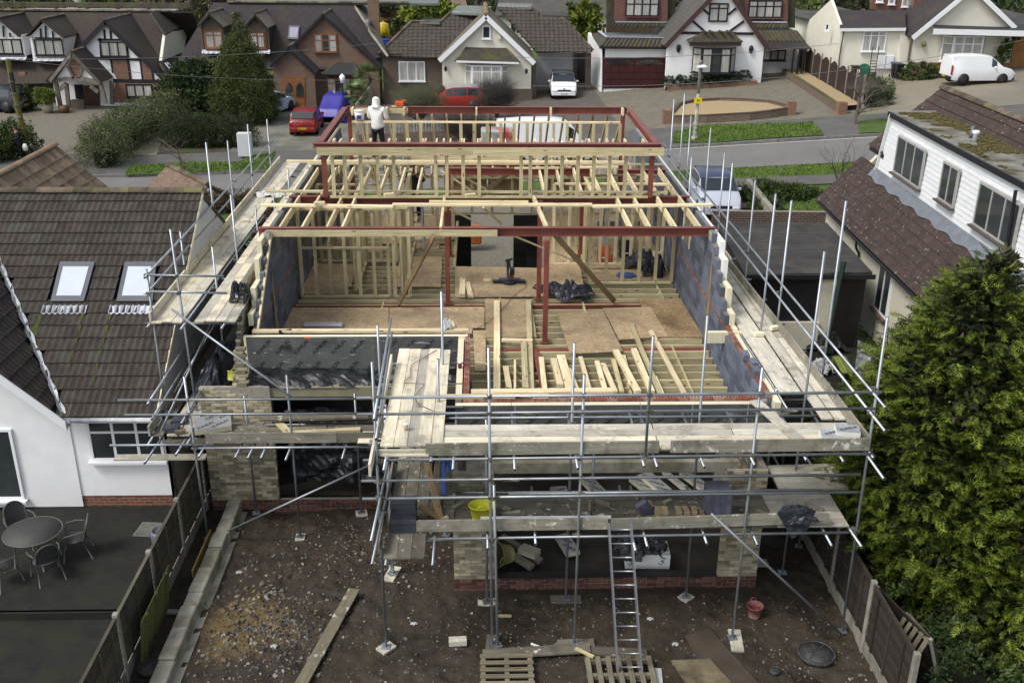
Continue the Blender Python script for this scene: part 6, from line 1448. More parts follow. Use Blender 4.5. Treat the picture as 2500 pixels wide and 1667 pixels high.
for p,q,w_ in ((A(1120,460),A(1430,460),5),(A(1010,668),A(1620,690),6),(A(1300,930),A(1930,940),9),(A(1150,440),A(1165,670),6),(A(1445,440),A(1470,680),6),(A(1197,345),A(1205,450),5),(A(1268,330),A(1275,450),5),(A(1275,690),A(1298,840),5),(A(1470,690),A(1500,925),6),(A(1612,700),A(1640,925),5),(A(1745,810),A(1765,925),5)):
    tbar(T1,p,q,w_,YG,dark_oak)
for px in ([A(1285,695),A(1460,695),A(1492,920),A(1345,920),A(1300,830)],[A(1620,705),A(1740,790),A(1755,925),A(1645,925)],[A(1330,940),A(1905,955),A(1905,1180),A(1280,1180)]): wallp(T1,'brick_infill',px,YG-.02,far_wall_red,.04)
winp(T1,A(1165,480),A(1450,655),YG-.04,3,0,black_f,'all',.09); winp(T1,A(1460,970),A(1745,1120),YG-.04,3,0,black_f,'all',.1)
dormer(T1,A(495,240),A(325,420),A(745,440),A(420,455),A(715,640),74.0,4.5,white_r,ptile,black_f,white_r)
dormer(T1,A(5,222),A(-190,415),A(235,425),A(-60,450),A(240,625),74.0,4.5,white_r,ptile,black_f,white_r)
for p,q in((A(465,330),A(470,440)),(A(520,300),A(528,440)),(A(600,360),A(612,440)),(A(400,440),A(700,445)),(A(35,300),A(42,430)),(A(110,380),A(120,430))): tbar(T1,p,q,4,73.9,dark_oak)
# porch
a,l,r=gable(T1,A(840,610),A(588,925),A(1160,950),70.6,3.2,white_r,ptile,grey_oak,ground=False,over=.25,wall=False)
wallp(T1,'porch_infill',[A(840,640),A(630,925),A(1130,940)],70.65,white_r,.08); wallp(T1,'brick_diamond',[A(845,650),A(945,780),A(890,900),A(850,900),A(780,760)],70.6,far_wall_red,.06)
for p,q,w_ in((A(780,760),A(850,905),6),(A(945,780),A(905,900),6),(A(605,935),A(770,905),9),(A(770,905),A(980,910),8),(A(980,910),A(1160,955),9)): tbar(T1,p,q,w_,70.55,grey_oak,'oak_beam',.15)
for p,q,yy in((A(640,945),A(700,1245),70.6),(A(1150,950),A(1215,1190),70.6),(A(760,960),A(690,1030),70.6),(A(1040,990),A(1130,1060),70.6),(A(760,960),A(790,1230),72),(A(1280,930),A(1290,1200),72)): tbar(T1,p,q,9,yy,grey_oak,'oak_post',.2)
wallp(T1,'front_door',[A(960,985),A(1140,985),A(1150,1300),A(975,1300)],72.7,M_('brown_door',(.06,.032,.018),.6,.4,4,.3),.05)
wallp(T1,'porch_base',[A(810,1150),A(960,1150),A(975,1320),A(820,1290)],71.5,far_wall_brown,.3)
wallp(T1,'porch_window',[A(850,975),A(950,975),A(965,1145),A(870,1140)],72.7,glass_m,.05)
# side dormer and low side roof
X0=Y(*A(1900,400),75.0).x
P=[X(*A(x,y),X0) for x,y in((1900,400),(2160,330),(2110,600),(1860,700))]; prism('side_dormer_wall',P,.2,cream_r,T1,Vector((-1,0,0)))
roofp(T1,'side_dormer_roof',[A(1730,140),A(1980,72),A(2220,245),A(1900,398)],P[0]+Vector((.1,0,.08)),(1,0,1),ptile)
q0=X(*A(1855,700),X0); roofp(T1,'side_roof',[A(1840,720),A(2110,612),A(2260,760),A(1990,970)],q0,(1,0,1),ptile)
for px in([A(1895,725),A(1930,715),A(2010,800),A(1975,820)],[A(2050,660),A(2080,655),A(2115,700),A(2090,712)]): roofp(T1,'skylight',px,q0+Vector((.08,0,.08)),(1,0,1),M_('bright_roof_pane',(.5,.55,.6)),.05)
# ---- 2 brick house with two front gables
T2=thing('brick_house','red brown brick house with big front gable, oak windows and moss flecked roof','house',(-15,75,0))
p0=Y(*B(300,800),73.2); n0=(0,-1.02,1)
roofp(T2,'main_roof',[B(330,32),B(1960,62),B(2345,640),B(1700,800),B(430,800),B(-110,800),B(0,560)],p0,n0,ptile2)
rb=HIT(*B(1100,45),p0,Vector(n0)); box('flat_ridge',(-10.6,rb.y+1.8,rb.z+.0),15,3.4,.15,felt_g,T2); ridge(T2,(-18.2,rb.y,rb.z+.1),(-5.2,rb.y,rb.z+.1),ridge_m,.16,.5)
roofp(T2,'hip_slope',[B(1960,62),B(2095,10),B(2130,350),B(2345,640)],HIT(*B(1960,62),p0,Vector(n0)),(1,0,1),M_('grey_plain_tile',(.16,.15,.12),.9,.3,5,.3,kind='plaintile'))
box('front_wall',(-15.6,73.9,.9),9.5,.3,2.4,far_wall_tan,T2)
a,l,r=gable(T2,B(1600,178),B(1230,560),B(2275,800),73.4,5.0,far_wall_tan,ptile2,black_f,over=.25,bw=.14)
winp(T2,B(1500,392),B(1745,600),73.36,3,.35,oak,'sides',.08)
a,l,r=gable(T2,B(1205,555),B(1000,765),B(1510,845),71.9,3.2,far_wall_tan,M_('dark_slate_tile',(.03,.03,.032),.8,.3,4),black_f,over=.25,bw=.12)
DR=wallp(T2,'front_door',[B(1125,890),B(1385,885),B(1385,1255),B(1140,1250)],71.86,oak,.06)
for x in(1200,1325):
    cxy=[B(x-38+76*k/8,1000-45*math.sin(math.pi*k/8)) for k in range(9)]+[B(x+38,1110),B(x-38,1110)]; wallp(T2,'door_light',cxy,71.82,glass_m,.03)
for x in(1245,1278): q=Y(*B(x,1080),71.8); box('door_handle',q,.05,.05,.16,M_('brass',(.5,.35,.1),.3,metal=.8),DR)
wallp(T2,'door_step',[B(1200,1250),B(1420,1250),B(1420,1275),B(1210,1275)],71.6,M_('yellow_step',(.35,.26,.08),.8),.2)
def hiproof(parent,px,yf,m,back=1.0):
    """small lean-to bay roof: px = left eave, left top, right top, right eave"""
    e0,t0,t1,e1=[Y(*p,yf) for p in px]; t0.y+=back;t1.y+=back; e0b=Vector((e0.x,yf+back,e0.z)); e1b=Vector((e1.x,yf+back,e1.z))
    k=CH; t0=HIT(*px[1],Vector((0,yf+back,0)),Vector((0,1,0))); t1=HIT(*px[2],Vector((0,yf+back,0)),Vector((0,1,0)))
    for nm,q in(('bay_roof',[e0,t0,t1,e1]),('bay_roof_side',[e0,e0b,t0]),('bay_roof_side',[e1,t1,e1b])): meshobj(nm,[v for v in q],[tuple(range(len(q)))],m,parent) if len(q)==3 else prism(nm,q,.08,m,parent,Vector((0,0,-1)))
    for p,q in((e0,t0),(e1,t1)): ridge(parent,p,q,ridge_m,.08,.35)
hiproof(T2,[B(1575,850),B(1745,722),B(1945,722),B(2020,860)],72.5,MATS['dark_slate_tile'],.9); winp(T2,B(1650,900),B(1900,1090),72.9,3,.3,oak,'sides')
dormer(T2,B(300,165),B(172,305),B(460,318),B(250,358),B(430,555),73.6,4.2,far_wall_brown,M_('tan_plain_tile',(.12,.10,.075),.9,.3,5,.3,kind='plaintile'),oak,ptile2,2,black_f,.25)
dormer(T2,B(825,172),B(700,310),B(965,328),B(760,370),B(920,555),73.6,4.2,far_wall_brown,MATS['tan_plain_tile'],oak,ptile2,2,black_f,.25)
nn=Vector(n0).normalized(); fr=roofp(T2,'roof_window',[B(1200,295),B(1325,298),B(1308,455),B(1185,450)],p0+nn*.12,n0,M_('grey_metal_frame',(.1,.105,.12)),.12)
roofp(T2,'pane',[B(1215,315),B(1310,318),B(1296,435),B(1205,432)],p0+nn*.15,n0,M_('lilac_glass',(.32,.32,.40),.15,.1,2,rnd=0),.02)
a=Y(*B(2112,300),75.5); b=Y(*B(2232,300),75.5); box('chimney_stack',((a.x+b.x)/2,75.9,4.6),b.x-a.x,.9,9.2,far_wall_tan,T2); c=Y(*B(2282,300),76.2)
box('chimney_lit_side',(b.x+.012,75.9,4.6),.02,.9,9.2,chim_l,T2)  # thin slab in lighter brick colour, painting the chimney's lit side
t=thing('satellite_dish','small grey satellite dish and aerial on the brick chimney','satellite dish',a); q=Y(*B(2110,275),75.3); lathe('dish',[(.01,0),(.2,.03),(.3,.1)],q,lead_m,t,14,R=Euler((1.2,0,.3)).to_matrix()); tube('mast',q+Vector((0,0,.1)),q+Vector((0,.2,-2.0)),.02,lead_m,t,6,False)
# ---- 3 white bungalow in the centre
T3=thing('bungalow','cream rendered bungalow with white gable boards and brown pantiles, in the centre across the road','bungalow',(0,75,0))
n0=Vector((0,-.78,1)); p0=Y(*C2(520,358),73.6)
def tiledslope(parent,px,p0,n0,cw,ex,me,eave,lim=60):
    n0=n0.normalized(); roofp(parent,'roof_deck',px,p0-n0*.03,n0,btile,.1)
    P=[HIT(*p,p0,n0) for p in px]; xs=[p.x for p in P]; ys=[p.y for p in P]; sd=Vector((0,1,-n0.y/n0.z)).normalized()
    poly=[(p.x,p.y) for p in P]
    def ins(x,y):
        c=False
        for i in range(len(poly)):
            (xa,ya),(xb,yb)=poly[i],poly[i-1]
            if (ya>y)!=(yb>y) and x<(xb-xa)*(y-ya)/(yb-ya)+xa: c=not c
        return c
    o=Vector((min(xs),min(ys),0)); o.z=p0.z-(n0.y*(o.y-p0.y))/n0.z
    tiles(PC,parent,o,(1,0,0),sd,int((max(xs)-min(xs))/cw)+1,int((max(ys)-min(ys))/(ex*sd.y))+1,cw,ex,me,lambda p:ins(p.x,p.y))
PC=Pieces('roof_tile',40); tb=tilemesh(.33,.40,btile,1,.04,.03,5)
tiledslope(T3,[C2(322,352),C2(535,142),C2(715,147),C2(790,82),C2(1010,95),C2(1010,130),C2(735,372)],p0,n0,.33,.34,tb,0)
tiledslope(T3,[C2(1080,48),C2(1300,52),C2(1372,122),C2(1508,126),C2(1692,328),C2(1330,333),C2(1130,100)],Y(*C2(1500,332),73.6),n0,.33,.34,tb,0)
PC.flush(T3,'roof_tile_rows')
for px,z_ in(([C2(790,80),C2(830,35),C2(1045,42),C2(1010,90)],0),([C2(1085,45),C2(1090,20),C2(1310,25),C2(1300,50)],0),([C2(585,142),C2(605,115),C2(725,118),C2(715,145)],0)):
    q=HIT(*px[0],p0,n0.normalized()); prism('flat_roof',[Z(*p,q.z+.02) for p in px],.15,felt_g,T3,Vector((0,0,-1)))
for a,b in((C2(322,352),C2(535,142)),(C2(535,142),C2(715,147)),(C2(715,147),C2(790,82)),(C2(1372,122),C2(1508,126)),(C2(1508,126),C2(1692,328)),(C2(1300,52),C2(1372,122))):
    ridge(T3,HIT(*a,p0,n0.normalized())+Vector((0,0,.08)),HIT(*b,p0,n0.normalized())+Vector((0,0,.08)),ridge_m,.13,.45)
for a,b in((C2(795,85),C2(1005,92)),(C2(1090,48),C2(1300,52))): beam('lead_edge',HIT(*a,p0,n0.normalized())+Vector((0,0,.06)),HIT(*b,p0,n0.normalized())+Vector((0,0,.06)),.3,.05,lead_l,T3)
wallp(T3,'brick_wall',[C2(350,362),C2(735,368),C2(735,640),C2(360,650)],73.9,far_wall_brown,.3,[2,3]); winp(T3,C2(455,393),C2(620,520),73.85,3,.0,upvc,'all',.09)
beam('gutter',Y(*C2(325,358),73.5),Y(*C2(715,370),73.5),.1,.08,black_f,T3)
a,l,r=gable(T3,C2(1010,105),C2(712,385),C2(1318,402),72.4,8.5,cream_r,M_('grey_moss_tile',(.12,.105,.075),.9,.3,3,.3,kind='plaintile'),upvc,over=.3,bw=.32)
ridge(T3,a+Vector((0,-.3,.2)),a+Vector((0,9,.2)),ridge_t,.17,.5)
wallp(T3,'brick_base',[C2(722,570),C2(1305,568),C2(1305,700),C2(722,700)],72.36,far_wall_brown,.1,[2,3])
winp(T3,C2(985,165),C2(1040,250),72.36,1,0,upvc,None,.09)
hiproof(T3,[C2(812,388),C2(885,303),C2(1140,308),C2(1225,398)],71.5,M_('dark_moss_tile',(.045,.043,.035),.9,.4,3,.3,col2=(.07,.065,.02)),.9)
beam('bay_fascia',Y(*C2(820,394),71.5),Y(*C2(1222,405),71.5),.06,.13,upvc,T3)
def bay(parent,tl,br_,yf,cols,fan,fm,out=.7,curt='all',base=None):
    a=Y(tl[0],br_[1],yf); b=Y(br_[0],tl[1],yf); W=b.x-a.x; Hh=b.z-a.z; f=W/cols*(cols-2)
    window(parent,(a.x+W/cols*.8,yf-out,a.z),UX,UZ,NF,W-1.6*W/cols,Hh,cols-2,fan,fm,curt=curt,bar=.09)
    s=Vector((W/cols*.8,-out,0)); L=s.length; s.normalize(); window(parent,(a.x,yf,a.z),s,UZ,Vector((s.y,-s.x,0)),L,Hh,1,fan,fm,curt=curt,bar=.08)
    s2=Vector((W/cols*.8,out,0)).normalized(); window(parent,(b.x-W/cols*.8,yf-out,a.z),s2,UZ,Vector((s2.y,-s2.x,0)),L,Hh,1,fan,fm,curt=curt,bar=.08)
bay(T3,C2(878,412),C2(1152,560),72.3,5,.28,upvc,.6)
for x,y in((752,445),(1268,460)): q=Y(*C2(x,y),72.2); lathe('wall_lantern',[(.02,.22),(.1,.15),(.1,.0),(.05,-.12),(.001,-.14)],q,black_f,T3,8)
q=Y(*C2(1095,237),72.3); box('alarm_box',q,.22,.1,.3,cream_r,T3)
wallp(T3,'garage_door',[C2(1335,338),C2(1568,340),C2(1565,545),C2(1333,545)],76.5,M_('roller_door',(.55,.55,.56),.6,.05,3,.4,rnd=0,stretch=(.1,.1,12)),.1)
wallp(T3,'brick_pier',[C2(1645,340),C2(1682,340),C2(1680,560),C2(1645,560)],75,far_wall_brown,.4,[2,3]); wallp(T3,'brick_pier',[C2(1568,340),C2(1590,340),C2(1590,560),C2(1568,560)],76.4,far_wall_brown,.3,[2,3]); wallp(T3,'recess_shade',[C2(1590,340),C2(1690,340),C2(1690,560),C2(1590,560)],78.5,black_f,.1,[2,3])  # flat black back panel painting the shade of the recess
wallp(T3,'brick_side',[C2(1305,400),C2(1332,400),C2(1332,560),C2(1305,560)],72.9,far_wall_brown,4,[2,3])
# ---- 4 black and white house with maroon garage
T4=thing('black_and_white_house','white house with black timbers, bay window and maroon double garage door','house',(14,74,1.3))
wallp(T4,'garage_wall',[D(120,445),D(760,448),D(740,840),D(120,850)],73.6,white_r,.3,[2,3]); 
q=Y(*D(120,460),73.6); prism('garage_side_wall',[(q.x,73.6,T(q.x,73)-.3),(q.x,73.6,q.z),(q.x-.4,80,q.z+.4),(q.x-.4,80,T(q.x,80)-.3)],.2,white_r,T4,Vector((1,0,0)))
gd=wallp(T4,'garage_door',[D(130,552),D(725,554),D(722,845),D(122,850)],73.55,M_('maroon_panel',(.048,.011,.011),.45,.2,3,rnd=0),.08)
for j in range(3):
    for i in range(8):
        a=Y(*D(140+i*72.5,640+j*68),73.5); b=Y(*D(140+i*72.5+60,640+j*68+54),73.5); box('door_panel',((a.x+b.x)/2,73.535,(a.z+b.z)/2),b.x-a.x,.03,a.z-b.z,MATS['maroon_panel'],gd,bev=.008)
for x in(285,570):
    wallp(T4,'fan_light',[D(x+135*math.cos(math.pi*k/10),622-50*math.sin(math.pi*k/10)) for k in range(11)],73.52,glass_m,.04)
    for k in range(1,6): tbar(T4,D(x,620),D(x+130*math.cos(math.pi*k/6),620-46*math.sin(math.pi*k/6)),1,73.49,MATS['maroon_panel'],'glazing_bar',.02)
mt=M_('dark_pantile',(.05,.042,.033),.85,.4,3,.5,stretch=(6,1,1),col2=(.08,.075,.03))
def skirt(parent,px,yf,dy,m=mt):
    e0,e1=Y(*px[0],yf),Y(*px[1],yf); t1,t0=[HIT(*p,Vector((0,yf+dy,0)),Vector((0,1,0))) for p in px[2:]]
    prism('roof_skirt',[e0,e1,t1,t0],.1,m,parent,Vector((0,0,-1)))
    n=int((e1.x-e0.x)/.3); J=Join()
    for k in range(n):
        f=(k+.5)/n; J.rod(e0.lerp(e1,f)+Vector((0,0,.02)),t0.lerp(t1,f)+Vector((0,0,.02)),.06,6)
    stuff(J.obj('roof_tile_rolls',m,parent)); return t0,t1
t0,t1=skirt(T4,[D(92,445),D(745,452),D(760,372),D(160,362)],73.2,1.0)
prism('flat_roof',[t0,t1,t1+Vector((0,3.6,0)),t0+Vector((0,3.6,0))],.1,M_('green_felt',(.10,.115,.11),.85,.2,2,rnd=0),T4,Vector((0,0,-1))); beam('lead_edge',t0+Vector((0,0,.05)),t1+Vector((0,0,.05)),.2,.06,lead_l,T4)
q=Y(*D(92,445),73.2); prism('side_skirt',[q,t0,t0+Vector((0,4,.0)),q+Vector((0,5.5,.3))],.1,mt,T4,Vector((0,0,-1))); beam('fascia',q+Vector((0,0,-.08)),Y(*D(745,452),73.2)+Vector((0,0,-.08)),.05,.16,black_f,T4); beam('lead_edge',t0+Vector((0,0,.05)),t0+Vector((-.1,4,.05)),.2,.05,lead_l,T4)
for (x0,x1,wx0,wx1,yb) in((240,745,335,665,205),(1495,1895,1508,1850,215)):
    wallp(T4,'tile_hung_wall',[D(x0,-130),D(x1,-130),D(x1,yb),D(x0,yb)],77.2,tile_hung,.3); winp(T4,D(wx0,-20 if x0<1000 else 5),D(wx1,160 if x0<1000 else 175),77.1,4,.35,black_f,'all',.1,sm=tile_hung)
    wallp(T4,'dark_tiled_cheek',[D(x0-80,-130),D(x0,-130),D(x0,260),D(x0-80,260)],77.5,mt,.3); wallp(T4,'dark_tiled_cheek',[D(x1,-130),D(x1+70,-130),D(x1+70,270),D(x1,270)],77.5,mt,.3)
    skirt(T4,[D(x0-60,255 if x0<1000 else 265),D(x1+10,258 if x0<1000 else 268),D(x1,210),D(x0,207)],76.5,.6)
    beam('lead_edge',Y(*D(x0+5,212),76.9),Y(*D(x1-10,216),76.9),.1,.08,lead_l,T4)
a,l,r=gable(T4,D(1275,-150),D(712,445),D(1695,472),72.6,6.0,white_r,M_('grey_slab_tile',(.085,.078,.07),.8,.3,3,.3,kind='paving',rnd=0),M_('maroon_barge',(.06,.03,.028),.6,.2,4,rnd=0),over=.35,bw=.3)
winp(T4,D(1132,33),D(1330,212),72.55,2,.28,black_f,'all',.1,False)
for p,q,w_ in((D(1075,80),D(1140,140),5),(D(1400,80),D(1325,145),5),(D(975,195),D(1095,300),5),(D(1475,205),D(1340,302),5),(D(870,318),D(1100,318),6),(D(1345,322),D(1565,325),6)): tbar(T4,p,q,w_,72.55,M_('maroon_timber',(.028,.014,.018),.6,rnd=0))
hiproof(T4,[D(948,402),D(1095,305),D(1340,300),D(1460,400)],71.4,mt,1.1); beam('bay_fascia',Y(*D(955,425),71.5),Y(*D(1450,425),71.5),.08,.25,MATS['maroon_barge'],T4)
bay(T4,D(975,452),D(1398,690),72.4,5,.28,black_f,.75,'sides'); 
for x in(1105,1165,1258,1330): q=Y(*D(x,330),71.9); box('roof_hip_cap',q+Vector((0,.2,.15)),.14,1.2,.14,mt,T4,bev=.04)
for x,y in((850,470),(1543,478)): q=Y(*D(x,y),72.5); lathe('wall_lantern',[(.02,.3),(.14,.22),(.16,.02),(.08,-.24),(.001,-.26)],q,black_f,T4,8)
wallp(T4,'side_wall',[D(1640,480),D(1990,480),D(1990,700),D(1640,700)],76.5,white_r,.3,[2,3]); winp(T4,D(1650,480),D(1880,582),76.4,3,0,black_f,'all',.1)
t0,t1=skirt(T4,[D(1655,395),D(2070,400),D(1990,300),D(1590,298)],75.0,1.2); prism('flat_roof',[t0,t1,t1+Vector((0,3,0)),t0+Vector((0,3,0))],.1,MATS['green_felt'],T4,Vector((0,0,-1)))
cp_=thing('carport','dark timber lean-to canopy with posts on the right side of the black and white house','carport',(20,73,1.8)); 
e=[Y(*D(1665,470),73.0),Y(*D(2125,468),73.0),Y(*D(2060,402),75.0),Y(*D(1650,402),75.0)]; prism('canopy',e,.06,M_('dark_ribbed_sheet',(.03,.026,.024),.6,.3,3,.6,stretch=(1,8,1)),cp_,Vector((0,0,-1)))
for x,yb in((1955,690),(2008,730),(2052,765)): p=Y(*D(x,475),72.9); box('post',(p.x,72.9,(p.z+T(p.x,72))/2),.12,.12,p.z-T(p.x,72),black_f,cp_)
# ---- 5 cream house on the right
T5=thing('cream_house','cream rendered house with white bay windows and low tiled side wing, far right','house',(30,72,2.5))
wallp(T5,'wing_front_wall',[E_(440,290),E_(1115,305),E_(1100,850),E_(395,850)],71.2,cream_r,.3,[2,3])
q=Y(*E_(440,290),71.2); q2=HIT(*E_(92,130),Vector((q.x-.35,0,0)),Vector((1,.02,0))); 
prism('wing_side_wall',[(q.x,71.25,T(q.x,71)-.3),(q.x,71.25,q.z),(q.x+.0,74.0,q.z+1.6),(q.x-.1,78.0,q.z-.1),(q.x-.4,92,q.z-.2),(q.x-.4,92,T(q.x,90)-.3)],.2,cream_r,T5,Vector((1,0,0)))
e0,e1=Y(*E_(435,296),70.9),Y(*E_(1120,290),70.9); t1,t0=[HIT(*p,Vector((0,74.2,0)),Vector((0,1,0))) for p in(E_(1110,108),E_(412,112))]; prism('wing_roof',[e0,e1,t1,t0],.12,ptile2,T5,Vector((0,0,-1)))
prism('wing_back_roof',[t0,t1,t1+Vector((0,3.5,-2)),t0+Vector((-.3,3.5,-2))],.1,ptile2,T5,Vector((0,0,-1))); prism('rear_felt_roof',[Vector((q.x-.5,78,q.z)),Vector((q.x+6,78,q.z)),Vector((q.x+6,92,q.z)),Vector((q.x-.6,92,q.z))],.12,felt_m,T5,Vector((0,0,-1)))
beam('fascia',e0+Vector((0,-.02,-.12)),e1+Vector((0,-.02,-.12)),.04,.2,upvc,T5); winp(T5,E_(650,328),E_(925,540),71.15,3,.22,upvc,'all',.08)
winp(T5,E_(270,250),E_(320,320),72.5,1,0,upvc,None)
J=Join(); a=Y(*E_(478,300),70.9); J.rod(a,Y(*E_(445,480),71.1),.04,6); J.rod(Y(*E_(445,480),71.1),Y(*E_(405,735),71.1),.04,6); J.obj('downpipe',black_f,T5)
wallp(T5,'tile_hung_storey',[E_(760,-100),E_(1250,-100),E_(1180,290),E_(1120,130),E_(755,100)],75.5,M_('orange_hung_tile',(.165,.062,.038),.9,.25,3,.3,kind='masonry',rnd=0),.3)
wallp(T5,'tile_hung_storey',[E_(1225,-100),E_(1800,-100),E_(1400,280),E_(1150,290)],74.6,MATS['orange_hung_tile'],.3)
for x in(805,930,1070,1125): winp(T5,E_(x,-60),E_(x+85,(28,50,75,98)[(805,930,1070,1125).index(x)]),75.4,1,0,upvc,'all',.08)
a,l,r=gable(T5,E_(1800,-130),E_(1165,395),E_(2235,290),70.4,9,cream_r,ptile2,upvc,over=.35,bw=.3)
wallp(T5,'brick_base',[E_(1155,655),E_(2200,660),E_(2200,800),E_(1125,800)],70.35,far_wall_red,.1); wallp(T5,'black_plinth',[E_(1125,790),E_(2200,790),E_(2200,850),E_(1115,850)],70.3,black_f,.1,[2,3])
wallp(T5,'side_return',[E_(1060,350),E_(1175,400),E_(1110,850),E_(1050,850)],71.0,cream_r,.2,[2,3]); wallp(T5,'brick_quoin',[E_(1172,400),E_(1195,405),E_(1150,660),E_(1135,655)],70.34,far_wall_brown,.1)
wallp(T5,'right_wall',[E_(2150,350),E_(2500,350),E_(2500,760),E_(2150,760)],71.5,cream_r,.2,[2,3]); wallp(T5,'garage_door',[E_(2260,370),E_(2500,370),E_(2500,720),E_(2200,720)],71.4,M_('orange_wood_door',(.26,.12,.035),.6,.2,3),.1)
P=[Y(*E_(1408,305),68.8),Y(*E_(2500,330),68.8),Y(*E_(2500,255),72),Y(*E_(1412,262),70.4)]; prism('flat_bay_roof',P,.06,M_('black_felt',(.03,.03,.03),.8,rnd=0),T5,Vector((0,0,-1))); beam('bay_fascia',P[0]+Vector((0,-.03,-.16)),P[1]+Vector((0,-.03,-.16)),.05,.36,upvc,T5)
prism('side_felt_roof',[Y(*E_(2215,290),70.5),Y(*E_(2500,310),70.5),Y(*E_(2500,180),76),Y(*E_(2080,90),76)],.1,felt_m,T5,Vector((0,0,-1)))
bay(T5,E_(1470,370),E_(1960,640),70.3,5,.3,upvc,.7)
q=Y(*E_(1305,470),70.25); lathe('wall_lantern',[(.02,.22),(.14,.15),(.14,-.1),(.001,-.12)],q,M_('brass_glass',(.25,.2,.04),.4),T5,8)
for x in(865,940): q=Y(*E_(x,652),71.1); box('meter_box',q,.62,.12,.9,upvc,T5,bev=.02)
# bins, hose reel, trellis
def bin_(label,px,yf,m,lid,h=1.05,w=.58):
    q=Y(*px,yf); z0=T(q.x,yf)+.13; t=thing('wheelie_bin',label,'bin',(q.x,yf,z0)); lathe('bin_body',[(w*.42,0.08),(w*.58,h*.9),(w*.62,h*.9)],(q.x,yf,z0),m,t,4,smooth=False,R=Matrix.Rotation(math.pi/4,3,'Z')); box('bin_lid',(q.x,yf,z0+h*.93),w*1.0,w*1.05,.09,lid,t,bev=.02)
    for s in(-1,1): tube('wheel',(q.x+s*w*.4,yf+.25,z0+.1),(q.x+s*w*.46,yf+.25,z0+.1),.1,rubber,t,10,False)
    return t,q,z0
bt,bq,bz=bin_('brown wheelie bin with number 6 on its front by the cream wall',E_(590,750),70.4,M_('brown_bin',(.045,.025,.018),.5,rnd=0),M_('brown_bin',(.045,.025,.018)))
box('number_plate',(bq.x+.12,70.12,bz+.68),.2,.01,.2,upvc,bt); text_obj('6',.2,(bq.x+.07,70.11,bz+.61),FR,ink,bt,'number')
bin_('black wheelie bin with blue lid, behind another by the cream wall',E_(1005,750),70.5,black_f,M_('blue_lid',(.02,.03,.22),.5,rnd=0)); bin_('all black wheelie bin nearest the corner of the cream house',E_(1042,760),69.8,black_f,black_f)
q=Y(*E_(677,730),71.0); t=thing('hose_reel','round green hose reel fixed on the cream wall','hose reel',q); tube('reel',q,q+Vector((0,-.2,0)),.42,M_('green_hose',(.02,.14,.07),.5,.3,12,rnd=0),t,20,False); tube('reel_hub',q+Vector((0,-.2,0)),q+Vector((0,-.24,0)),.12,M_('green_hose',(.02,.14,.07)),t,12,False)
t=thing('trellis_pot','narrow black trellis in a pot against the cream wall','trellis',Y(*E_(760,780),70.8)); q=Y(*E_(760,820),70.8)
for k in range(6): a=Y(*E_(745+3*k%4,640+k*30),70.8); box('trellis_bar',(q.x,70.8,a.z),.45,.03,.05,black_f,t); 
for s in(-1,1): box('trellis_post',(q.x+s*.22,70.8,q.z+1.0),.04,.04,2.2,black_f,t); 
lathe('pot',[(.2,0),(.3,.4)],(q.x,70.8,T(q.x,70)+.12),black_f,t,12)
# ---- fence between the two right houses, low walls, flower bed
WF=thing('wavy_fence','dark woven panel fence with wavy tops and slim posts beside the gravel strip','fence',(23.5,66,2))
fp=[c3(1000,320),c3(1040,345),c3(1072,430),c3(1118,455),c3(1165,480),c3(1222,515),c3(1275,548),c3(1320,590)]
bx_=[(23.6,76.6),(23.45,74.5),(23.35,72.4),(23.2,70.2),(23.1,68.1),(22.95,66.0),(22.85,63.9),(22.7,61.8),(22.6,60.2)]
wv=M_('woven_panel',(.035,.022,.017),.85,.3,6,.6,30,rnd=.1)
for i,(x,y) in enumerate(bx_):
    z=T(x,y)+.2; box('fence_post',(x,y,z+.95),.1,.1,2.0,M_('pale_timber_post',(.21,.18,.14),.85,.2,3),WF)
    if i<len(bx_)-1:
        x2,y2=bx_[i+1]; z2=T(x2,y2)+.2; V=[]; n=8
        top=[Vector((x+(x2-x)*k/n,y+(y2-y)*k/n,z+1.5+.28*math.sin(math.pi*k/n)**2*(1 if i%2 else 1)+.05)) for k in range(n+1)]
        prism('woven_panel',[Vector((x,y,z)),Vector((x2,y2,z2))]+top[::-1],.04,wv,WF,Vector((1,0,0)))
        box('gravel_board',((x+x2)/2,(y+y2)/2,z+.1),.05,2.0,.25,conc_post,WF)
LW=thing('low_brick_wall','long low brick wall topped with moss beside the block paved drive','wall',(22.8,67,1.9))
mossb=M_('mossy_brick',(.12,.075,.05),.9,.3,3,.3,kind='masonry',rnd=0,p=(math.pi/2,0,math.pi/2))
P=[(22.1,75.0),(21.9,71),(21.65,67),(21.4,63),(21.15,59.8)]
for a,b in zip(P[:-1],P[1:]): beam('wall_length',(a[0],a[1],T(*a)+.3),(b[0],b[1],T(*b)+.3),.24,.5,mossb,LW); beam('moss_capping',(a[0],a[1],T(*a)+.565),(b[0],b[1],T(*b)+.565),.26,.03,M_('cap_moss',(.09,.085,.03),.95,.3,5),LW)
box('end_pier',(21.15,59.4,T(21.2,59.4)+.4),.5,.5,.8,far_wall_red,LW)
sheet('gravel_strip',[(22.1,75.3),(21.9,71),(21.65,67),(21.4,63),(21.2,60.0),(22.5,60.1),(22.95,67),(23.4,75.3)],.45,gravel)
FB=thing('raised_flower_bed','lens shaped brick edged bed of tan gravel by the pavement','flower bed',(14.7,61,1.3))
outer=[G(*c3(x,y)) for x,y in((70,800),(110,800),(330,795),(600,780),(730,765),(860,745))]; back=[G(*c3(x,y)) for x,y in((850,735),(720,700),(565,688),(410,683),(250,692),(150,715),(110,760))]
ring=[(p.x,p.y) for p in outer+back]
sheet('gravel_infill',[(p[0],p[1]+.1) for p in ring],.42,gravel)
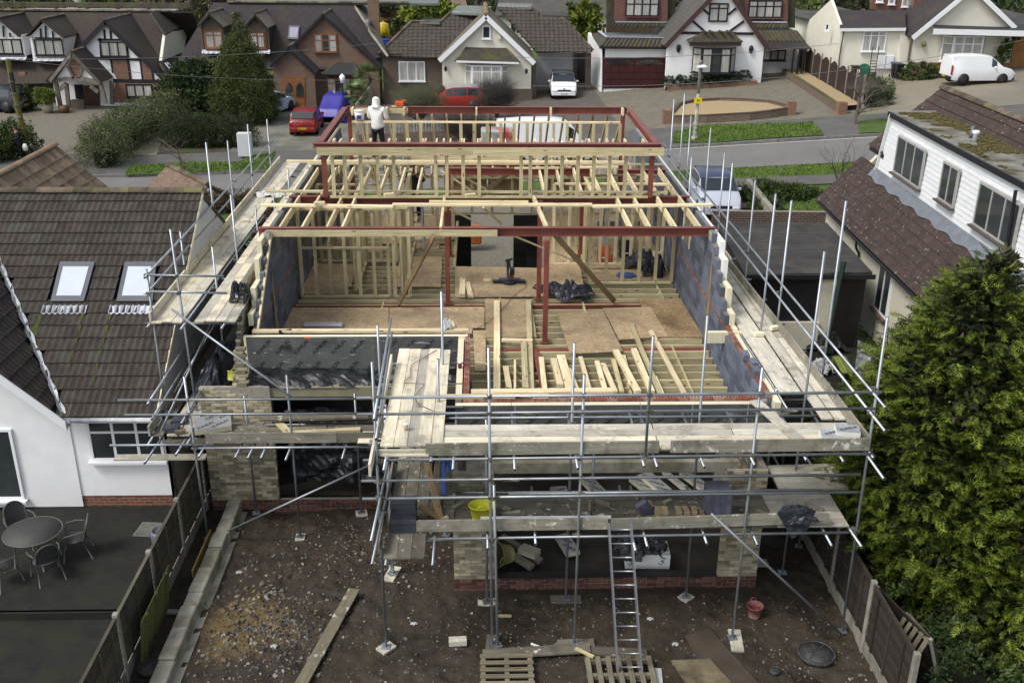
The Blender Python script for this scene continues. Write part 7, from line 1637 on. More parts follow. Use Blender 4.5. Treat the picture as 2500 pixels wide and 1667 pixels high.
for k,(a,b) in enumerate(zip(ring,ring[1:]+ring[:1])):
    beam('bed_wall',(a[0],a[1],T(*a)+.25),(b[0],b[1],T(*b)+.25),.22,.55,far_wall_brown,FB); beam('bed_coping',(a[0],a[1],T(*a)+.55),(b[0],b[1],T(*b)+.55),.25,.06,M_('coping_brick',(.09,.06,.045),.9,.3,9),FB)
for a in(ring[0],ring[5]): box('bed_pier',(a[0],a[1],T(*a)+.45),.5,.45,.9,far_wall_red,FB)
# low hedge box along the bay of house 4 with brick plinth
q0_,q1_=G(*D(718,870)),G(*D(1640,848)); beam('planter_wall',(q0_.x,72.0,T(q0_.x,72)+.15),(q1_.x,72.0,T(q1_.x,72)+.15),.2,.45,far_wall_red); tag(bpy.data.objects['planter_wall'],'low brick planter wall below the clipped dark hedge','wall')
# picket fence, front wall of bungalow
PF=thing('picket_fence','weathered picket fence on a low brick wall in front of the bungalow','fence',(-3,61,.2))
beam('brick_base',(-7.2,60.2,.25),(1.5,60.2,.65),.25,.7,far_wall_brown,PF)
for k in range(46):
    x=-7.1+k*.175; z=T(x,60.2)+.62; box('picket',(x,60.1,z+.4),.1,.025,.85,M_('grey_picket',(.24,.24,.22),.85,.3,4),PF)
for z in(.85,1.25): beam('fence_rail',(-7.2,60.14,z),(1.0,60.14,z+.3),.04,.08,MATS['grey_picket'],PF)
tag(prism('drive_fence',[Y(*B(1960,1200),66),Y(*B(2150,960),71),Y(*B(2160,1190),71),Y(*B(1980,1240),66)],.05,M_('pale_fence_board',(.26,.24,.19),.9,.25,2,.4,stretch=(1,9,1)),None,Vector((1,0,0))),'pale boarded fence between brick house drive and bungalow','fence')
# lamp post, telegraph pole, cabinet
LP=thing('lamp_post','street lamp with flaking paint and yellow sign on the verge','street lamp',G(*c3(250,900)))
g=G(*c3(250,905)); top=Y(*c3(290,425),g.y); fl=M_('flaking_paint',(.34,.33,.27),.85,.5,7,.5,rnd=0,col2=(.12,.15,.11))
lathe('lamp_base',[(.19,0),(.19,.25),(.13,.35),(.12,.9),(.15,1.0),(.1,1.1),(.085,2.6)],g,fl,LP,12); lathe('lamp_column',[(.08,2.6),(.07,4.2),(.1,4.25),(.045,4.35),(.04,top.z-g.z)],g,fl,LP,10)
z5=Y(*c3(268,640),g.y).z-.5; box('yellow_sign',(g.x,g.y-.12,z5+.5),.42,.02,.32,M_('yellow_sign',(.75,.55,.02),.5,rnd=0),LP); text_obj('N',.2,(g.x-.08,g.y-.14,z5+.43),FR,ink,LP,'sign_print')
lathe('lamp_head',[(.001,.12),(.12,.1),(.34,.0),(.30,-.06),(.001,-.07)],(top.x+.1,g.y,top.z-.02),M_('lamp_white',(.72,.74,.75),.4,rnd=0),LP,14,1,.6); beam('ladder_bar',(g.x-.4,g.y,g.z+4.15),(g.x+.4,g.y,g.z+4.15),.03,.03,fl,LP)
g=G(*c1(180,1000)); t=thing('telegraph_pole','green stained wooden telegraph pole with wires, left edge','telegraph pole',g); tp=Y(*c1(48,378),g.y+.0)
a=Vector(g); b=Vector((tp.x,g.y,tp.z)); J=Join(); J.rod(a,b,.17,10,.13); J.obj('pole_shaft',M_('pole_green_wood',(.13,.12,.03),.9,.3,3,.4,rnd=0),t)
box('pole_bracket',b+Vector((.1,-.1,-1.2)),.15,.2,1.0,black_f,t)
for k in range(5): box('pole_step',a.lerp(b,.3+.12*k)+Vector((0,-.18,0)),.3,.05,.05,lead_m,t)
wirem=M_('grey_wire',(.16,.16,.16),.6,rnd=0)
def wire_(a,b,sag,label):
    a,b=Vector(a),Vector(b); P=[a.lerp(b,k/14)-Vector((0,0,sag*4*(k/14)*(1-k/14))) for k in range(15)]; J=Join()
    for p,q in zip(P[:-1],P[1:]): J.rod(p,q,.014,4)
    tag(J.obj('overhead_wire',wirem),label,'wire')
wire_(b,Y(*c1(2352,510),70),.4,'overhead wire crossing in front of the conifer, left side'); wire_(b,Y(1250,60,76),.7,'overhead wire from the pole rising towards the bungalow gable')
wire_(Y(1290,210,62),Y(2500,98,66),.9,'lower overhead wire crossing the black and white house'); wire_(Y(1250,140,70),Y(2500,35,72),1.0,'upper overhead wire crossing the bungalow and right houses')
g=G(*c1(1572,1020)); tag(box('utility_cabinet',(g.x,g.y,.85),.75,.4,1.3,M_('pale_cabinet',(.55,.57,.58),.5,.04,3,rnd=0),bev=.03),'pale grey utility cabinet on the verge behind the left scaffold poles','cabinet')
t=thing('garden_lantern','black and white garden lantern by the palms','lantern',Y(*B(1815,1000),68)); q=Y(*B(1815,930),68); lathe('lantern_head',[(.02,.45),(.16,.3),(.2,.28),(.12,-.15),(.001,-.15)],q,upvc,t,8); tube('lantern_post',(q.x,68,0),(q.x,68,q.z-.1),.04,black_f,t,8,False)
# ---- far background houses
def farhouse(label,px,yf,w,h,roofm,wallm,side=False,depth=8,rh=3.2,win=3):
    q=Y(*px,yf); z0=q.z; t=thing('distant_house',label,'house',(q.x,yf,z0-h)); x=q.x
    if side:
        prism('gable_wall',[(x-w/2,yf,z0-h-2),(x+w/2,yf,z0-h-2),(x+w/2,yf,z0),(x,yf,z0+rh),(x-w/2,yf,z0)],depth,wallm,t,Vector((0,1,0)))
        for s in(-1,1): prism('roof_slope',[(x,yf-.3,z0+rh+.1),(x+s*(w/2+.4),yf-.3,z0-.2),(x+s*(w/2+.4),yf+depth,z0-.2),(x,yf+depth,z0+rh+.1)],.15,roofm,t,Vector((0,0,1)))
    else:
        box('wall',(x,yf+depth/2,z0-h/2-1),w,depth,h+2,wallm,t)
        prism('roof_slope',[(x-w/2-.3,yf-.4,z0-.1),(x+w/2+.3,yf-.4,z0-.1),(x+w/2+.3-1,yf+depth/2,z0+rh),(x-w/2-.3+1,yf+depth/2,z0+rh)],.15,roofm,t,Vector((0,0,-1)))
        prism('roof_slope',[(x-w/2-.3,yf+depth+.4,z0-.1),(x+w/2+.3,yf+depth+.4,z0-.1),(x+w/2-.7,yf+depth/2,z0+rh),(x-w/2+.7,yf+depth/2,z0+rh)],.15,roofm,t,Vector((0,0,-1)))
    for k in range(win):
        xx=x-w/2+w*(k+.5)/win; window(t,(xx-.55,yf-.03,z0-1.9),UX,UZ,NF,1.1,1.15,2,0,upvc,sill=False)
    return t
rt1=M_('far_brown_roof',(.10,.075,.055),.9,.25,2,kind='plaintile'); rt2=M_('far_grey_roof',(.085,.08,.072),.9,.25,2); rt3=M_('far_red_roof',(.14,.07,.045),.9,.25,2,kind='plaintile')
farhouse('white gabled distant house above the timber framed roof',(215,8),130,6,5,rt1,white_r,True,rh=3)
farhouse('brick distant house with two white windows behind the tall chimney',(950,45),100,7,6,rt3,far_wall_tan,False,win=2); farhouse('distant brown roofed house right of the chimney',(1040,30),118,9,4,rt1,cream_r,False)
farhouse('white distant house behind the bungalow ridge, left part',(1145,12),150,9,4,rt2,white_r,False); farhouse('far white house with dark gable right of the bungalow ridge',(1400,10),125,8,4,rt2,white_r,True,rh=2.5); farhouse('far half timbered gable at the top right of the bungalow',(1425,22),112,5,4,rt1,white_r,True,rh=3)
farhouse('small far white house between bungalow and black and white house',(1470,28),108,6,5,rt2,white_r,False,win=2); farhouse('far pale bungalow with long dark roof behind the garage of the centre bungalow',(1350,35),105,11,3,rt2,cream_r,False)
tag(box('dark_shed_roof',Y(1358,42,92)+Vector((0,2,-.3)),6.5,4,.8,felt_m),'dark felt roofed outbuilding behind the bungalow at right','shed')
farhouse('distant grey house at the top edge beside the bungalow apex',(1300,-5),160,10,5,rt1,white_r,False); farhouse('far right house roof behind the cream house',(2460,25),100,10,4,rt2,cream_r,False,win=2); farhouse('far house behind the woodland on the left',(480,-8),165,11,5,rt2,cream_r,False)
tag(beam('back_fence',Y(1960,80,95),Y(2500,75,95),.1,2.2,fence_dk),'dark back garden fence behind the right houses','fence'); tag(beam('back_fence',Y(1480,70,90),Y(1600,72,90),.1,1.6,M_('brown_fence',(.09,.055,.035),.9)),'brown garden fence between the bungalow and black and white house','fence')
# ================================================================ VEHICLES (built along +X = forward, then placed)
def vehicle(label,cat,prof,W,body,roofm=None,loc=(0,0,0),rz=0,wheels=(.8,3.2),wr=.31,tumble=.16,glass=None,van=False,plate=None,plates_f=None,name='parked_car',lights=True,rear_glass=True,badge=None):
    """prof: stations (x, z_sill, z_belt, z_roof) from the tail (x=0) to the nose"""
    t=thing(name,label,cat,(0,0,0)); NW=len(prof); V=[];F=[]; mi=[]; L=prof[-1][0]
    def sec(s):
        x,zs,zb,zr=s; e=min(1,min(x,L-x)/.45); hw=W/2*(.86+.14*math.sqrt(max(0,e))); tb=hw-.03; has=zr-zb>.08; tw=hw-(tumble if has else .07)
        return [(x,-hw*.93,zs),(x,-hw,zs+(zb-zs)*.35),(x,-hw,zs+(zb-zs)*.75),(x,-tb,zb),(x,-tw,zr-.05 if has else zb+.02),(x,-tw*.8,zr),(x,0,zr+.02),(x,tw*.8,zr),(x,tw,zr-.05 if has else zb+.02),(x,tb,zb),(x,hw,zs+(zb-zs)*.75),(x,hw,zs+(zb-zs)*.35),(x,hw*.93,zs)]
    R_=[sec(s) for s in prof]; n=13
    for r in R_: V+=r
    for j in range(NW-1):
        for i in range(n-1):
            F.append((j*n+i,j*n+i+1,(j+1)*n+i+1,(j+1)*n+i)); mi.append(1 if (roofm and 4<=i<=7 and prof[j][3]-prof[j][2]>.2 and prof[j+1][3]-prof[j+1][2]>.2) else 0)
        F.append((j*n+n-1,j*n,(j+1)*n,(j+1)*n+n-1)); mi.append(0)
    F.append(tuple(range(n))[::-1]); F.append(tuple((NW-1)*n+i for i in range(n))); mi+=[0,0]
    o=meshobj('body',V,F,body,t,mats=[body,roofm or body],mi=mi,smooth=True)
    md=o.modifiers.new('edge','EDGE_SPLIT'); md.split_angle=.6
    gm=glass or M_('car_glass',(.015,.02,.024),.06,.2,1,rnd=0,spec=.9)
    def quad(nm,j0,j1,i0,i1,m,push=.012,sx=(.08,.92),sz=(.08,.92)):
        a,b,c,d=[Vector(R_[j][i]) for j,i in((j0,i0),(j1,i0),(j1,i1),(j0,i1))]
        P=[(a.lerp(b,u)).lerp(d.lerp(c,u),v) for u,v in((sx[0],sz[0]),(sx[1],sz[0]),(sx[1],sz[1]),(sx[0],sz[1]))]
        nn=(P[1]-P[0]).cross(P[3]-P[0]); 
        if nn.length<1e-6: return
        nn.normalize(); cc=sum(P,Vector())/4-Vector((L/2,0,.7))
        if nn.dot(cc)<0: nn=-nn
        prism(nm,[p+nn*push for p in P],.02,m,t,-nn)
    cab=[j for j in range(NW) if prof[j][3]-prof[j][2]>.2]
    for j in range(NW-1):
        a,b=prof[j],prof[j+1]; ha,hb=a[3]-a[2],b[3]-b[2]
        if ha>.2 and hb>.2 and not(van and j<van):
            for i in(3,8): quad('side_window',j,j+1,i,i+1,gm,.012,(.05,.95),(.12,.92))
        if ha>.2 and hb<=.2: quad('windscreen',j,j+1,5,7,gm,.05,(.06,.94),(-.10,1.10))
        if ha<=.2 and hb>.2 and rear_glass: quad('rear_window',j,j+1,5,7,gm,.05,(.14,.96),(-.08,1.08))
    for x in wheels:
        for s in(-1,1):
            y=s*(W/2-.10); wv_=tube('wheel',(x,y-.09,wr),(x,y+.10,wr),wr,rubber,t,18,False); tube('rim',(x,y+s*.10-.005,wr),(x,y+s*.10+.006,wr),wr*.66,alloy,wv_,14,False)
            J=Join()
            for k in range(5): a=k*1.257; J.box((x+math.cos(a)*wr*.35,y+s*.11,wr+math.sin(a)*wr*.35),wr*.5,.012,.035,Matrix.Rotation(-a,3,'Y'))
            J.obj('spokes',M_('spoke_dark',(.06,.06,.06),.5,rnd=0),wv_)
            lathe('wheel_arch',[(wr*1.12,-.012),(wr*1.12,.012)],(x,y+s*.098,wr+.02),black_f,t,16,R=Matrix.Rotation(math.pi/2,3,'X'))
    rl=M_('rear_lamp',(.30,.012,.012),.3,rnd=0); hl=M_('head_lamp',(.5,.52,.55),.15,rnd=0)
    zb0=prof[1][2]; zbN=prof[-2][2]
    for s in(-1,1):
        if van: box('tail_light',(.03,s*(W/2-.1),zb0-.1),.08,.14,.6,rl,t,bev=.02)
        else: box('tail_light',(.05,s*(W/2-.2),zb0-.16),.12,.26,.2,rl,t,bev=.03)
        box('headlight',(L-.10,s*(W/2-.28),zbN-.14),.3,.36,.15,hl,t,bev=.04)
        box('door_mirror',(L*.66,s*(W/2+.08),prof[cab[-1]][2]+.06),.1,.18,.13,body,t,bev=.03)
    box('rear_bumper',(.0,0,.42),.16,W*.9,.24,body if not van else black_f,t,bev=.04); box('front_bumper',(L-.04,0,.40),.18,W*.88,.26,body if not van else black_f,t,bev=.04); box('grille',(L+.02,0,.62),.04,W*.5,.1,black_f,t)
    if plate: 
        pl_=box('rear_plate',(-.09,0,.5),.015,.5,.11,M_('yellow_plate',(.62,.45,.03),.5,rnd=0),t); text_obj(plate,.1,(-.1,.24,.465),Matrix(((0,0,-1),(-1,0,0),(0,1,0))),ink,pl_,'plate_lettering')
    if plates_f:
        pl_=box('front_plate',(L+.06,0,.42),.015,.52,.11,upvc,t); text_obj(plates_f,.1,(L+.07,-.25,.385),Matrix(((0,0,1),(1,0,0),(0,1,0))),ink,pl_,'plate_lettering')
    if badge: box('badge',(L+.045,0,.72),.02,.1,.16,alloy,t,R=Matrix.Rotation(math.pi/4,3,'X')) if badge=='front' else tube('badge',(-.02,0,.86),(.0,0,.86),.05,alloy,t,12,False)
    x,y=loc[:2]; Mw=Matrix.Translation((x,y,loc[2] if len(loc)>2 else T(x,y)+.11))@Matrix.Rotation(rz,4,'Z')@Matrix.Translation((-L/2,0,0)); t.matrix_basis=Mw; MW[t.name]=Mw; return t
HATCH=[(0,.3,.78,.86),(.06,.25,.88,.93),(.12,.22,.9,.98),(.42,.2,.92,1.38),(1.2,.2,.92,1.44),(2.0,.2,.92,1.42),(2.45,.2,.92,1.36),(3.05,.2,.94,.97),(3.7,.22,.82,.85),(3.98,.26,.66,.68),(4.05,.32,.55,.57)]
MPV=[(0,.3,.8,.9),(.08,.25,.95,1.0),(.15,.22,.98,1.1),(.4,.2,1.0,1.5),(1.3,.2,1.0,1.62),(2.2,.2,1.0,1.62),(2.7,.2,1.0,1.5),(3.45,.2,1.02,1.06),(4.0,.22,.9,.93),(4.28,.26,.7,.72),(4.36,.32,.55,.57)]
BEET=[(0,.35,.5,.6),(.15,.25,.75,.8),(.5,.2,.9,.98),(1.0,.2,.92,1.3),(1.6,.2,.92,1.48),(2.2,.2,.92,1.44),(2.7,.2,.92,1.2),(3.0,.2,.92,.96),(3.5,.22,.85,.9),(3.9,.26,.65,.68),(4.05,.35,.5,.55)]
SUV=[(0,.35,.9,.98),(.08,.3,1.0,1.06),(.16,.28,1.04,1.15),(.5,.26,1.05,1.62),(1.3,.26,1.05,1.68),(2.3,.26,1.05,1.66),(2.75,.26,1.05,1.55),(3.35,.26,1.06,1.1),(4.1,.28,.98,1.0),(4.35,.32,.8,.82),(4.42,.38,.6,.62)]
SVAN=[(0,.35,1.0,1.72),(.05,.3,1.02,1.78),(.8,.26,1.05,1.82),(1.9,.26,1.05,1.82),(2.6,.26,1.05,1.76),(3.0,.26,1.05,1.5),(3.45,.26,1.06,1.1),(4.0,.28,.95,.98),(4.2,.32,.8,.82),(4.28,.4,.6,.62)]
TRAN=[(0,.4,1.2,2.1),(.06,.35,1.2,2.25),(1.3,.3,1.2,2.32),(2.8,.3,1.2,2.32),(3.5,.3,1.2,2.25),(3.9,.3,1.2,2.0),(4.4,.3,1.22,1.26),(4.75,.35,1.0,1.03),(4.9,.4,.75,.77)]
pm=math.pi
vehicle('red hatchback seen from behind, parked on the concrete drive','car',HATCH,1.7,paint('red_paint',(.20,.010,.009)),None,(-10.85,63.9),pm/2+.02,(.75,3.2),.3,plate='N963 OAY',badge='rear')
vehicle('white people carrier with black roof facing the road by the garage','car',MPV,1.82,paint('white_paint',(.72,.73,.74)),paint('black_roof_paint',(.012,.012,.014)),(5.85,73.6),-pm/2-.02,(.8,3.5),.33,plates_f='AE16 VNM',badge='front')
vehicle('pale blue rounded car half hidden behind the tall conifer','car',BEET,1.75,paint('pale_blue_paint',(.42,.55,.60)),None,(-14.3,70.3),pm/2-.35,(.75,3.2),.33,plate=None)
vehicle('red four wheel drive behind bare shrubs on the bungalow drive','car',SUV,1.8,paint('orange_red_paint',(.33,.03,.018)),paint('silver_roof',(.3,.3,.3)),(-1.9,70.6),pm+.12,(.85,3.5),.36)
vehicle('dark blue estate cut by the left edge on the gravel drive','car',SUV,1.8,paint('navy_paint',(.012,.014,.024)),None,(-32.9,70.8),pm-.25+pm*0,(.85,3.5),.36,plate='LR08 KXB')
vehicle('silver blue people carrier parked beyond the right scaffold','car',MPV,1.82,paint('silver_blue_paint',(.42,.45,.52)),paint('deep_blue_roof',(.035,.045,.09)),(10.45,44.2,T(10,44)+.04),-pm/2-.06,(.8,3.5),.33)
vehicle('small white panel van parked in front of the cream house','van',SVAN,1.75,paint('van_white',(.74,.75,.76)),None,(32.15,66.3),.06,(.85,3.45),.33,van=4,plate='BD63 WHC',name='parked_van',rear_glass=False)
vehicle('large white high roofed van parked on the street behind the upper frame','van',TRAN,2.0,MATS['van_white'],None,(3.3,53.0,T(3,53)+.01),.09,(1.0,3.9),.34,van=4,name='parked_van',rear_glass=False)
# car under a blue cover
def covered():
    L,W=4.3,2.0; nx,ny=40,24; V=[];F=[]
    prof=[(0,.7),(.1,.95),(.2,1.1),(.35,1.55),(.6,1.62),(.72,1.2),(.85,1.0),(.97,.8),(1,.5)]
    for i in range(nx+1):
        u=i/nx; h=np.interp(u,[p[0] for p in prof],[p[1] for p in prof])
        for j in range(ny+1):
            v=j/ny*2-1; a=abs(v); z=h*(1-max(0,(a-.62)/.38)**1.6*.96); y=v*W/2*(1+.12*max(0,a-.7)/.3)
            z*= 1; fold=.05*math.sin(v*23+u*17)*(max(0,a-.5))+.035*math.sin(u*31+v*9)*max(0,a-.4)
            if u<.04 or u>.96: z*=.25+.3*(1 if u in(0,1) else 1)
            V.append((u*L+fold*.5,y+fold*(1 if v>0 else -1),max(.02,z+fold*.5)))
    for i in range(nx):
        for j in range(ny): k=i*(ny+1)+j; F.append((k,k+1,k+ny+2,k+ny+1))
    t=thing('covered_car','car wrapped in a bright blue violet cover beside the red hatchback','covered car',(0,0,0)); meshobj('car_cover',V,F,M_('violet_blue_tarp',(.035,.03,.27),.35,.2,3,.6,8,rnd=0,spec=.6),t,smooth=True)
    w_=tube('wheel',(3.4,-1.0,.3),(3.4,-.82,.3),.3,rubber,t,16,False); tube('rim',(3.4,-1.01,.3),(3.4,-1.0,.3),.19,alloy,w_,12,False)
    Mw=Matrix.Translation((-9.6,68.4,.12))@Matrix.Rotation(pm/2-.12,4,'Z')@Matrix.Translation((-2.1,0,0)); t.matrix_basis=Mw; MW[t.name]=Mw
covered()
drape('yellow_bag','yellow plastic bag at the corner of the hedge by the concrete drive','bag',G(725,330)+Vector((0,0,.1)),.45,.4,.9,M_('yellow_plastic',(.5,.40,.02),.5,.2,3,.3,rnd=0),61)
tag(lathe('surfboard',[(.02,0),(.22,.4),(.28,.9),(.2,1.5),(.01,1.8)],G(820,290)+Vector((0,0,.05)),M_('patterned_board',(.42,.44,.45),.5,.5,8,rnd=0,col2=(.1,.2,.2)),None,14,1,.25),'pale patterned upright board beside the blue covered car','board')
# ================================================================ TREES, HEDGES, SHRUBS
def meshnp(name,V,Fn,k,mats,mi,parent,Mw=None):
    me=bpy.data.meshes.new(name); me.vertices.add(len(V)); me.vertices.foreach_set('co',V.astype(np.float32).ravel())
    me.loops.add(Fn.size); me.loops.foreach_set('vertex_index',Fn.ravel().astype(np.int32)); me.polygons.add(len(Fn)); me.polygons.foreach_set('loop_start',(np.arange(len(Fn))*k).astype(np.int32))
    for m in mats: me.materials.append(m)
    me.polygons.foreach_set('material_index',mi.astype(np.int32)); me.update(calc_edges=True); return inst(name,me,parent,Mw or Matrix.Identity(4))
def leafcloud(name,parent,blobs,n,size,mats,seed=0,shell=.55,aspect=2.0,droop=0,w=None,clump=60,flat=0):
    """leaf faces spread through uneven ellipsoids (cx,cy,cz,rx,ry,rz), gathered in clumps with gaps"""
    r=np.random.default_rng(seed); B_=np.array(blobs,float); vol=B_[:,3]*B_[:,4]+B_[:,4]*B_[:,5]+B_[:,3]*B_[:,5]; p=vol/vol.sum()
    nc=max(8,n//clump); bi=r.choice(len(B_),nc,p=p); d=r.normal(size=(nc,3)); d/=np.linalg.norm(d,axis=1)[:,None]; rad=shell+(1-shell)*r.random(nc)**.5
    rad*=1+.14*np.sin(d[:,0]*7+seed)+.10*np.sin(d[:,2]*11+seed*2)+.05*np.sin(d[:,1]*17)
    cc=B_[bi,:3]+d*B_[bi,3:]*rad[:,None]; ci=r.integers(0,nc,n); cs=np.minimum(B_[bi,3:].min(1),1.6)*.20
    c=cc[ci]+r.normal(size=(n,3))*cs[ci][:,None]*.75; out=d[ci]
    up=np.array([0,0,1.0]); ax=out*.8+r.normal(size=(n,3))*.7+up*(.2-droop); ax/=np.linalg.norm(ax,axis=1)[:,None]
    sd=np.cross(ax,r.normal(size=(n,3))); sd/=np.linalg.norm(sd,axis=1)[:,None]; s=size*(.55+.9*r.random(n))[:,None]
    V=np.stack([c-sd*s/aspect*.5,c+ax*s*.5-sd*s/aspect*.8*.5,c+ax*s,c+sd*s/aspect*.5+ax*s*.4],1).reshape(-1,3)
    if w is None: w=[1]*len(mats)
    w=np.array(w,float)/sum(w); km=r.choice(len(mats),nc,p=w)[ci]; flip=r.random(n)<.3; km=np.where(flip,r.choice(len(mats),n,p=w),km)
    return meshnp(name,V,np.arange(4*n).reshape(-1,4),4,mats,km,parent)
lg=lambda n,c:M_('leaf_'+n,c,.65,.3,3,rnd=0,spec=.25)
L_dk,L_md,L_lt,L_yl,L_br,L_ol=lg('deep',(.030,.048,.017)),lg('mid',(.056,.085,.022)),lg('light',(.11,.155,.03)),lg('yellow',(.19,.21,.025)),lg('brown',(.10,.062,.035)),lg('olive',(.10,.115,.035))
bark=M_('bark_brown',(.07,.055,.042),.95,.35,6,.7,rnd=0); twig=M_('bare_twig',(.13,.11,.09),.9,.3,4,rnd=0); twig_d=M_('dark_twig',(.06,.05,.042),.9,.3,4,rnd=0); bark_m=M_('mossy_bark',(.13,.115,.085),.95,.4,4,.7,rnd=0,col2=(.07,.075,.04))
def trunk(parent,a,b,r0,r1,limbs=6,seed=1,m=None,spread=.9):
    r=random.Random(seed); a,b=Vector(a),Vector(b); J=Join(); P=[a.lerp(b,k/6)+Vector((r.uniform(-.06,.06),r.uniform(-.06,.06),0))*(k>0) for k in range(7)]
    for k in range(6): J.rod(P[k],P[k+1],r0+(r1-r0)*k/6,8,r0+(r1-r0)*(k+1)/6)
    for i in range(limbs):
        k=r.randint(2,5); s=P[k]; e=s+Vector((r.uniform(-1,1),r.uniform(-1,1),r.uniform(.2,.9)))*spread; J.rod(s,e,r1*1.2,6,r1*.4)
    return J.obj('trunk',m or bark,parent)
def broad(label,cat,blobs,n,size,mats,seed,base,w=None,name='evergreen_shrub',tr=(.08,.04),**k):
    t=thing(name,label,cat,base); top=max(blobs,key=lambda q:q[2]); trunk(t,base,(top[0],top[1],top[2]),tr[0],tr[1],5,seed,spread=min(top[3],1.0)*.8); leafcloud('crown',t,blobs,n,size,mats,seed,w=w,**k); return t
# tall conifer in the front garden of the brick house
g=G(598,318); Yc=67.0; base=Vector((-15.3,Yc,0)); bl=[]
for k in range(13):
    z=.7+k*.46; u=k/12; x=np.interp(z,[0,3,8],[-15.3,-15.4,-15.2]); rr=np.interp(u,[0,.15,.45,.8,1],[2.3,2.4,1.75,.85,.25]); bl.append((x+.15*math.sin(k*2),Yc+.2*math.cos(k),z,rr,rr,.9))
broad('tall dark green conifer with olive top in front of the brick house','tree',bl,90000,.10,[L_dk,L_md,L_ol,lg('moss',(.12,.125,.028))],11,base,[3,4,3,2],'conifer_tree',(.25,.08),shell=.72,clump=40)
Yl=67.8; bl=[(-18.6,Yl,1.9,1.7,1.6,1.5),(-17.6,Yl-.6,1.4,1.3,1.4,1.3),(-19.7,Yl,1.7,1.2,1.3,1.3),(-18.7,Yl,3.0,1.0,1.0,.8),(-17.4,Yl,2.6,1.0,1,1.0)]
broad('dense glossy evergreen shrub left of the tall conifer','shrub',bl,26000,.22,[L_dk,lg('glossy',(.022,.036,.018)),L_md,L_lt],12,(-18.6,Yl,0),[5,4,2,.5],clump=30)
def hedge(label,pts,h,w_,n,mats,seed,size=.12,wts=None,name='clipped_hedge',brown=False,z0=0):
    t=thing(name,label,'hedge',(pts[0][0],pts[0][1],T(*pts[0]))); bl=[]
    for a,b in zip(pts[:-1],pts[1:]):
        a,b=Vector(a),Vector(b); m=max(2,int((b-a).length/.7))
        for k in range(m):
            p=a.lerp(b,k/m); 
            for zf in(.35,.75): bl.append((p.x+random.uniform(-.08,.08),p.y,T(p.x,p.y)+z0+h*zf,w_*(1 if zf<.5 else .8),w_*(1 if zf<.5 else .8),h*.34))
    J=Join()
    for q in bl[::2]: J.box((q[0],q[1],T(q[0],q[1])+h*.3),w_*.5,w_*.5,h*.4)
    J.obj('dark_core',M_('hedge_core_shade',(.012,.014,.008),1,rnd=0),t); leafcloud('foliage',t,bl,n,size,mats,seed,w=wts,shell=.88,clump=12); return t  # near-black boxes fill the hedge, painting the shade behind its leaves
hedge('large rounded overgrown hedge sweeping down beside the gravel drive',[(-19.9,53.6),(-20.6,56),(-20.4,59),(-20.2,62),(-19.7,65),(-19.3,67.5)],2.1,1.3,62000,[L_md,L_dk,L_ol,lg('grey',(.14,.135,.085))],13,.085,[4,3,4,3])
hedge('dark clipped hedge along the verge in front of the conifer',[(-17.6,59.0),(-15.5,59.0),(-12.9,59.2)],1.75,.8,40000,[L_dk,lg('rust',(.03,.032,.014)),L_md],14,.07,[5,3,1])
hedge('low dark hedge return on the left of the stone path',[(-17.9,59.5),(-17.6,63),(-17.4,65)],1.1,.6,9000,[L_dk,L_md,L_ol],15,.1,[4,2,2])
hedge('green hedge behind the telegraph pole at the left edge',[(-27.8,53.5),(-26.2,55.6),(-25.6,58)],1.7,1.0,14000,[L_md,L_dk,L_lt,M_('leaf_redtip',(.16,.03,.02),.6,rnd=0)],16,.15,[5,4,2,.5])
hedge('clipped dark hedge in the planter under the black framed bay window',[(13.2,72.3),(15,72.1),(17,72.1),(19.3,72.4)],.62,.5,16000,[L_dk,lg('blue',(.014,.024,.016))],17,.07,[1,1],z0=.38)
hedge('brown leaved hedge by the street seen between left roofs and scaffold',[(-16,44.8),(-12,45),(-9.3,45.2)],.9,.6,14000,[L_br,lg('russet',(.14,.075,.04)),twig_d],18,.1,[4,3,2])
hedge('brown copper hedge seen through the left scaffold guard rails',[(-8.6,42),(-8.4,38.5)],1.3,.7,9000,[L_br,lg('russet',(.14,.075,.04)),twig_d],19,.1,[4,3,2])
broad('bright green dwarf conifer between hedge and glossy shrub','shrub',[(-20.0+.0,65.9,.6,.5,.5,.5),(-20.0,65.9,1.2,.38,.38,.5),(-20,65.9,1.75,.2,.2,.4)],5000,.1,[L_lt,L_yl,L_md],20,(-20,65.9,0),[5,2,2])
broad('spreading juniper bush by the silver car and right lawn','shrub',[(13.2,45.4,.75,1.4,1.1,.4),(14.7,45.5,.7,1.0,.8,.3),(12.6,43.4,.6,.6,1.2,.35)],22000,.20,[L_md,L_dk,L_lt],21,(14.4,45.4,.7),[4,4,1],aspect=4,clump=30)
broad('dark rounded evergreen bush at the end of the wavy fence','shrub',[(24.6,63.6,2.7,1.1,1.2,.75),(23.9,61.4,2.6,.9,1.0,.7)],9000,.12,[L_dk,L_md,lg('blue',(.014,.024,.016))],22,(24.4,62.8,2.1),[3,3,2])
broad('low shrub under the bay window of the cream house','shrub',[(29.5,69.2,3.0,1.3,.5,.7),(30.6,69.4,2.9,.8,.5,.5)],6000,.14,[L_md,L_lt,L_dk],23,(30,69.3,2.5),[3,1,3])
broad('climbing plant with green leaves on the cream wall right of the bay','climber',[(35.6,69.9,4.6,.45,.25,.9),(35.3,69.9,3.6,.35,.25,.8),(36,69.9,5.2,.4,.2,.3)],4500,.13,[L_md,L_lt,L_dk],24,(35.4,70,2.8),[3,2,2],name='climbing_plant',tr=(.04,.02))
